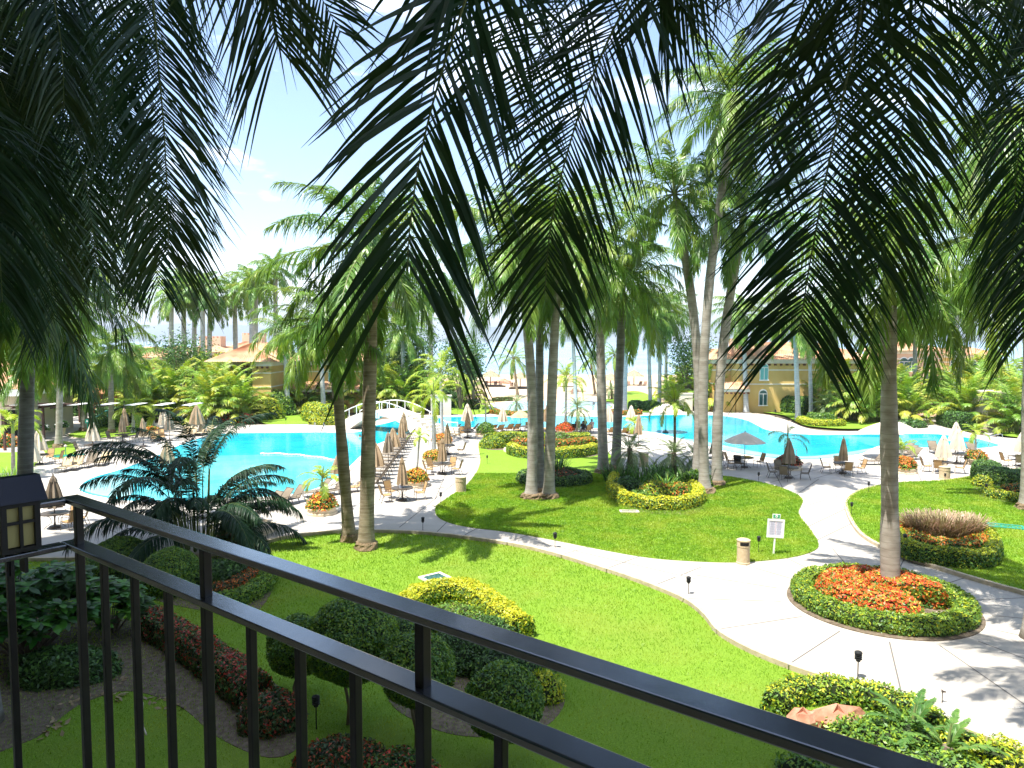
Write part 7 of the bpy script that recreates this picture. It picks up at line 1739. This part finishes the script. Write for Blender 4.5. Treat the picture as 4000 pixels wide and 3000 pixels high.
# parked car in the gap
c = G(722, 1632); r = thing('parked_car', 'silver car parked in the gap of the left thicket behind the cream loungers', 'car', c, R(8))
def carbody():
    mb = MB(); prof = [(-2.1, .35), (-2.15, .75), (-1.7, .92), (-1.0, 1.0), (-.5, 1.42), (.9, 1.45), (1.6, 1.05), (2.1, .98), (2.15, .5), (2.1, .32)]
    k = len(prof); v = [(x, -.85 + (.1 if z > 1.1 else 0), z) for x, z in prof] + [(x, .85 - (.1 if z > 1.1 else 0), z) for x, z in prof]
    mb.add(v, [tuple(range(k)), tuple(range(2 * k - 1, k - 1, -1))] + [(i, k + i, k + (i + 1) % k, (i + 1) % k) for i in range(k)]); o = mb.obj('body', M['silver'], r); b = o.modifiers.new('b', 'BEVEL'); b.width = .06; b.segments = 3
carbody()
mb = MB()
for s in (-1, 1): mb.add([(-.85, s * .80, 1.06), (-.45, s * .765, 1.37), (.85, s * .765, 1.39), (1.4, s * .80, 1.08)], [(0, 1, 2, 3)])
for q in mb.v: q[:, 1] *= 1.035
mb.obj('windows', M['glass'], r)
for x in (-1.35, 1.35):
    for s in (-1, 1):
        mb = MB(); mb.tube([(x, s * .74, .33), (x, s * .92, .33)], .33, 18); wh = mb.obj('wheel', M['rubber'], r); mb = MB(); mb.tube([(x, s * .915, .33), (x, s * .935, .33)], .2, 14); mb.obj('rim', M['steel'], wh)
for s in (-1, 1): mb = MB(); mb.box((-2.14, s * .6, .7), (.06, .3, .14)); mb.obj('headlight', M['white'], r)
# palapas and beach furniture
def make_palapa():
    r = thing('palapa', 'x', 'palapa'); mb = MB(); mb.tube([(0, 0, -.3), (0, 0, 2.3)], .09, 8); mb.obj('post', M['bark'], r)
    rr = np.random.default_rng(9); mb = MB(); mb.lathe([(1.75, 1.75), (1.3, 2.1), (.7, 2.45), (.1, 2.9)], 28, wob=lambda i, j: 1 + .06 * math.sin(j * 3.7 + i))
    n = 420; a = rr.uniform(0, 2 * np.pi, n); t = rr.uniform(.3, 1, n); L = rr.uniform(.3, .6, n); out = np.zeros((n, 3, 2, 3))
    for k in range(3):
        q = 1.75 * t + L * k / 2 * .7; c_ = np.stack([np.cos(a) * q, np.sin(a) * q, 2.95 - 1.15 * t - L * (k / 2) * .75 + .04], 1); s_ = np.stack([-np.sin(a), np.cos(a), 0 * a], 1) * (.04, .05, .012)[k]
        out[:, k, 0] = c_ - s_; out[:, k, 1] = c_ + s_
    mb.strips(out); mb.obj('thatch_roof', M['thatch'], r); return r
PA = make_palapa()
for u, v, z, s_, lb in [(1862, 1566, -.25, 1.12, 'nearest palapa, left of the sea gap above four brown loungers'), (1916, 1507, -.35, 1.15, 'palapa by the water with two pairs of brown loungers'), (2032, 1514, -.35, 1.1, 'palapa partly behind the coconut palm trunk'), (2476, 1506, -.3, 1.15, 'palapa on the right part of the beach'),
                     (2385, 1522, -.3, 1.1, 'palapa between the two grey trunks on the beach'), (2210, 1512, -.3, 1.1, 'palapa behind the right trunk of the cluster'), (2245, 1530, -.3, 1.0, 'small palapa behind the feathery lime palm')]:
    place(PA, u, v, u, lb, 'palapas on the beach', s_, off=G(u, v, z))
for i, (u, v, rz, lb) in enumerate([(1838, 1562, 150, 'leftmost brown lounger under the nearest palapa'), (1850, 1563, 150, 'second brown lounger under the nearest palapa'), (1866, 1568, 150, 'third brown lounger under the nearest palapa'), (1880, 1566, 150, 'rightmost brown lounger under the nearest palapa'),
        (1879, 1507, 90, 'left lounger of the left pair by the waterside palapa'), (1899, 1507, 90, 'right lounger of the left pair by the waterside palapa'), (1936, 1508, 90, 'left lounger of the right pair by the waterside palapa'), (1954, 1508, 90, 'right lounger of the right pair by the waterside palapa'),
        (1999, 1513, 90, 'left lounger of the pair before the coconut palm'), (2015, 1513, 90, 'right lounger of the pair before the coconut palm'), (2452, 1508, 60, 'brown lounger left of the right beach palapa'), (2500, 1508, 60, 'brown lounger right of the right beach palapa'), (2518, 1508, 60, 'farther right brown lounger by the right beach palapa'), (2235, 1540, 60, 'brown lounger by the small palapa'), (2248, 1541, 60, 'second brown lounger by the small palapa')]):
    place(LBr, u, v, R(rz), lb, 'brown beach loungers', off=G(u, v, -.3))
for i, (u, v, s_) in enumerate([(1862, 1496, .8), (1925, 1498, .7), (1944, 1497, .8), (1970, 1499, 1.3), (1985, 1500, .6), (1905, 1496, .6)]): rock('beach_rock', u, v, -.3, s_, M['rock'], 300 + i, ['reddish rock at the left end of the beach rocks', 'reddish rock just right of the waterside palapa', 'reddish rock second right of the palapa', 'largest reddish beach rock', 'small rock right of the largest beach rock', 'small rock left of the waterside palapa'][i])
mb = MB(); c0, c1 = G(1868, 1512, -.3), G(1975, 1512, -.3); wallbox(mb, c0.x, c1.x, c0.y - 1, c0.y + 4, -.5, -.22); struct(mb.obj('beach_terrace', M['kerb']))
mb = MB(); c0, c1 = G(1988, 1520, -.3), G(2080, 1520, -.3); wallbox(mb, c0.x, c1.x, c0.y - 1, c0.y + 4, -.5, -.22); struct(mb.obj('beach_terrace', M['kerb']))
# fallen leaves and hose on the lower left bed
r9 = np.random.default_rng(17); pts = []
cen = [G(u, v, -.13) for u, v in [(270, 2740), (330, 2690), (420, 2700), (470, 2720), (680, 2770), (180, 2860), (600, 2740), (250, 2820), (500, 2650), (1180, 2740)]]
p = np.concatenate([r9.normal(0, .16, (9, 3)) * [1, 1, .05] + np.array(c_) for c_ in cen]); p[:, 2] = -.12
mb = MB(); mb.quads(chips(r9, p, np.tile([0, 0, 1.0], (len(p), 1)), .13, .3, 1.8)); tag(mb.obj('fallen_leaves', M['dead']), 'dry tan leaves scattered on the soil behind the balusters', 'leaves')['kind'] = 'stuff'
mb = MB(); mb.tube([G(558, 2745, -.13), G(556, 2800, -.12), G(560, 2840, -.12), G(572, 2870, -.13)], .018, 6); tag(mb.obj('fallen_stalk', M['canvas_pale']), 'pale curved stalk lying on the shaded grass', 'stalk')
print('objects', len(SC.objects))
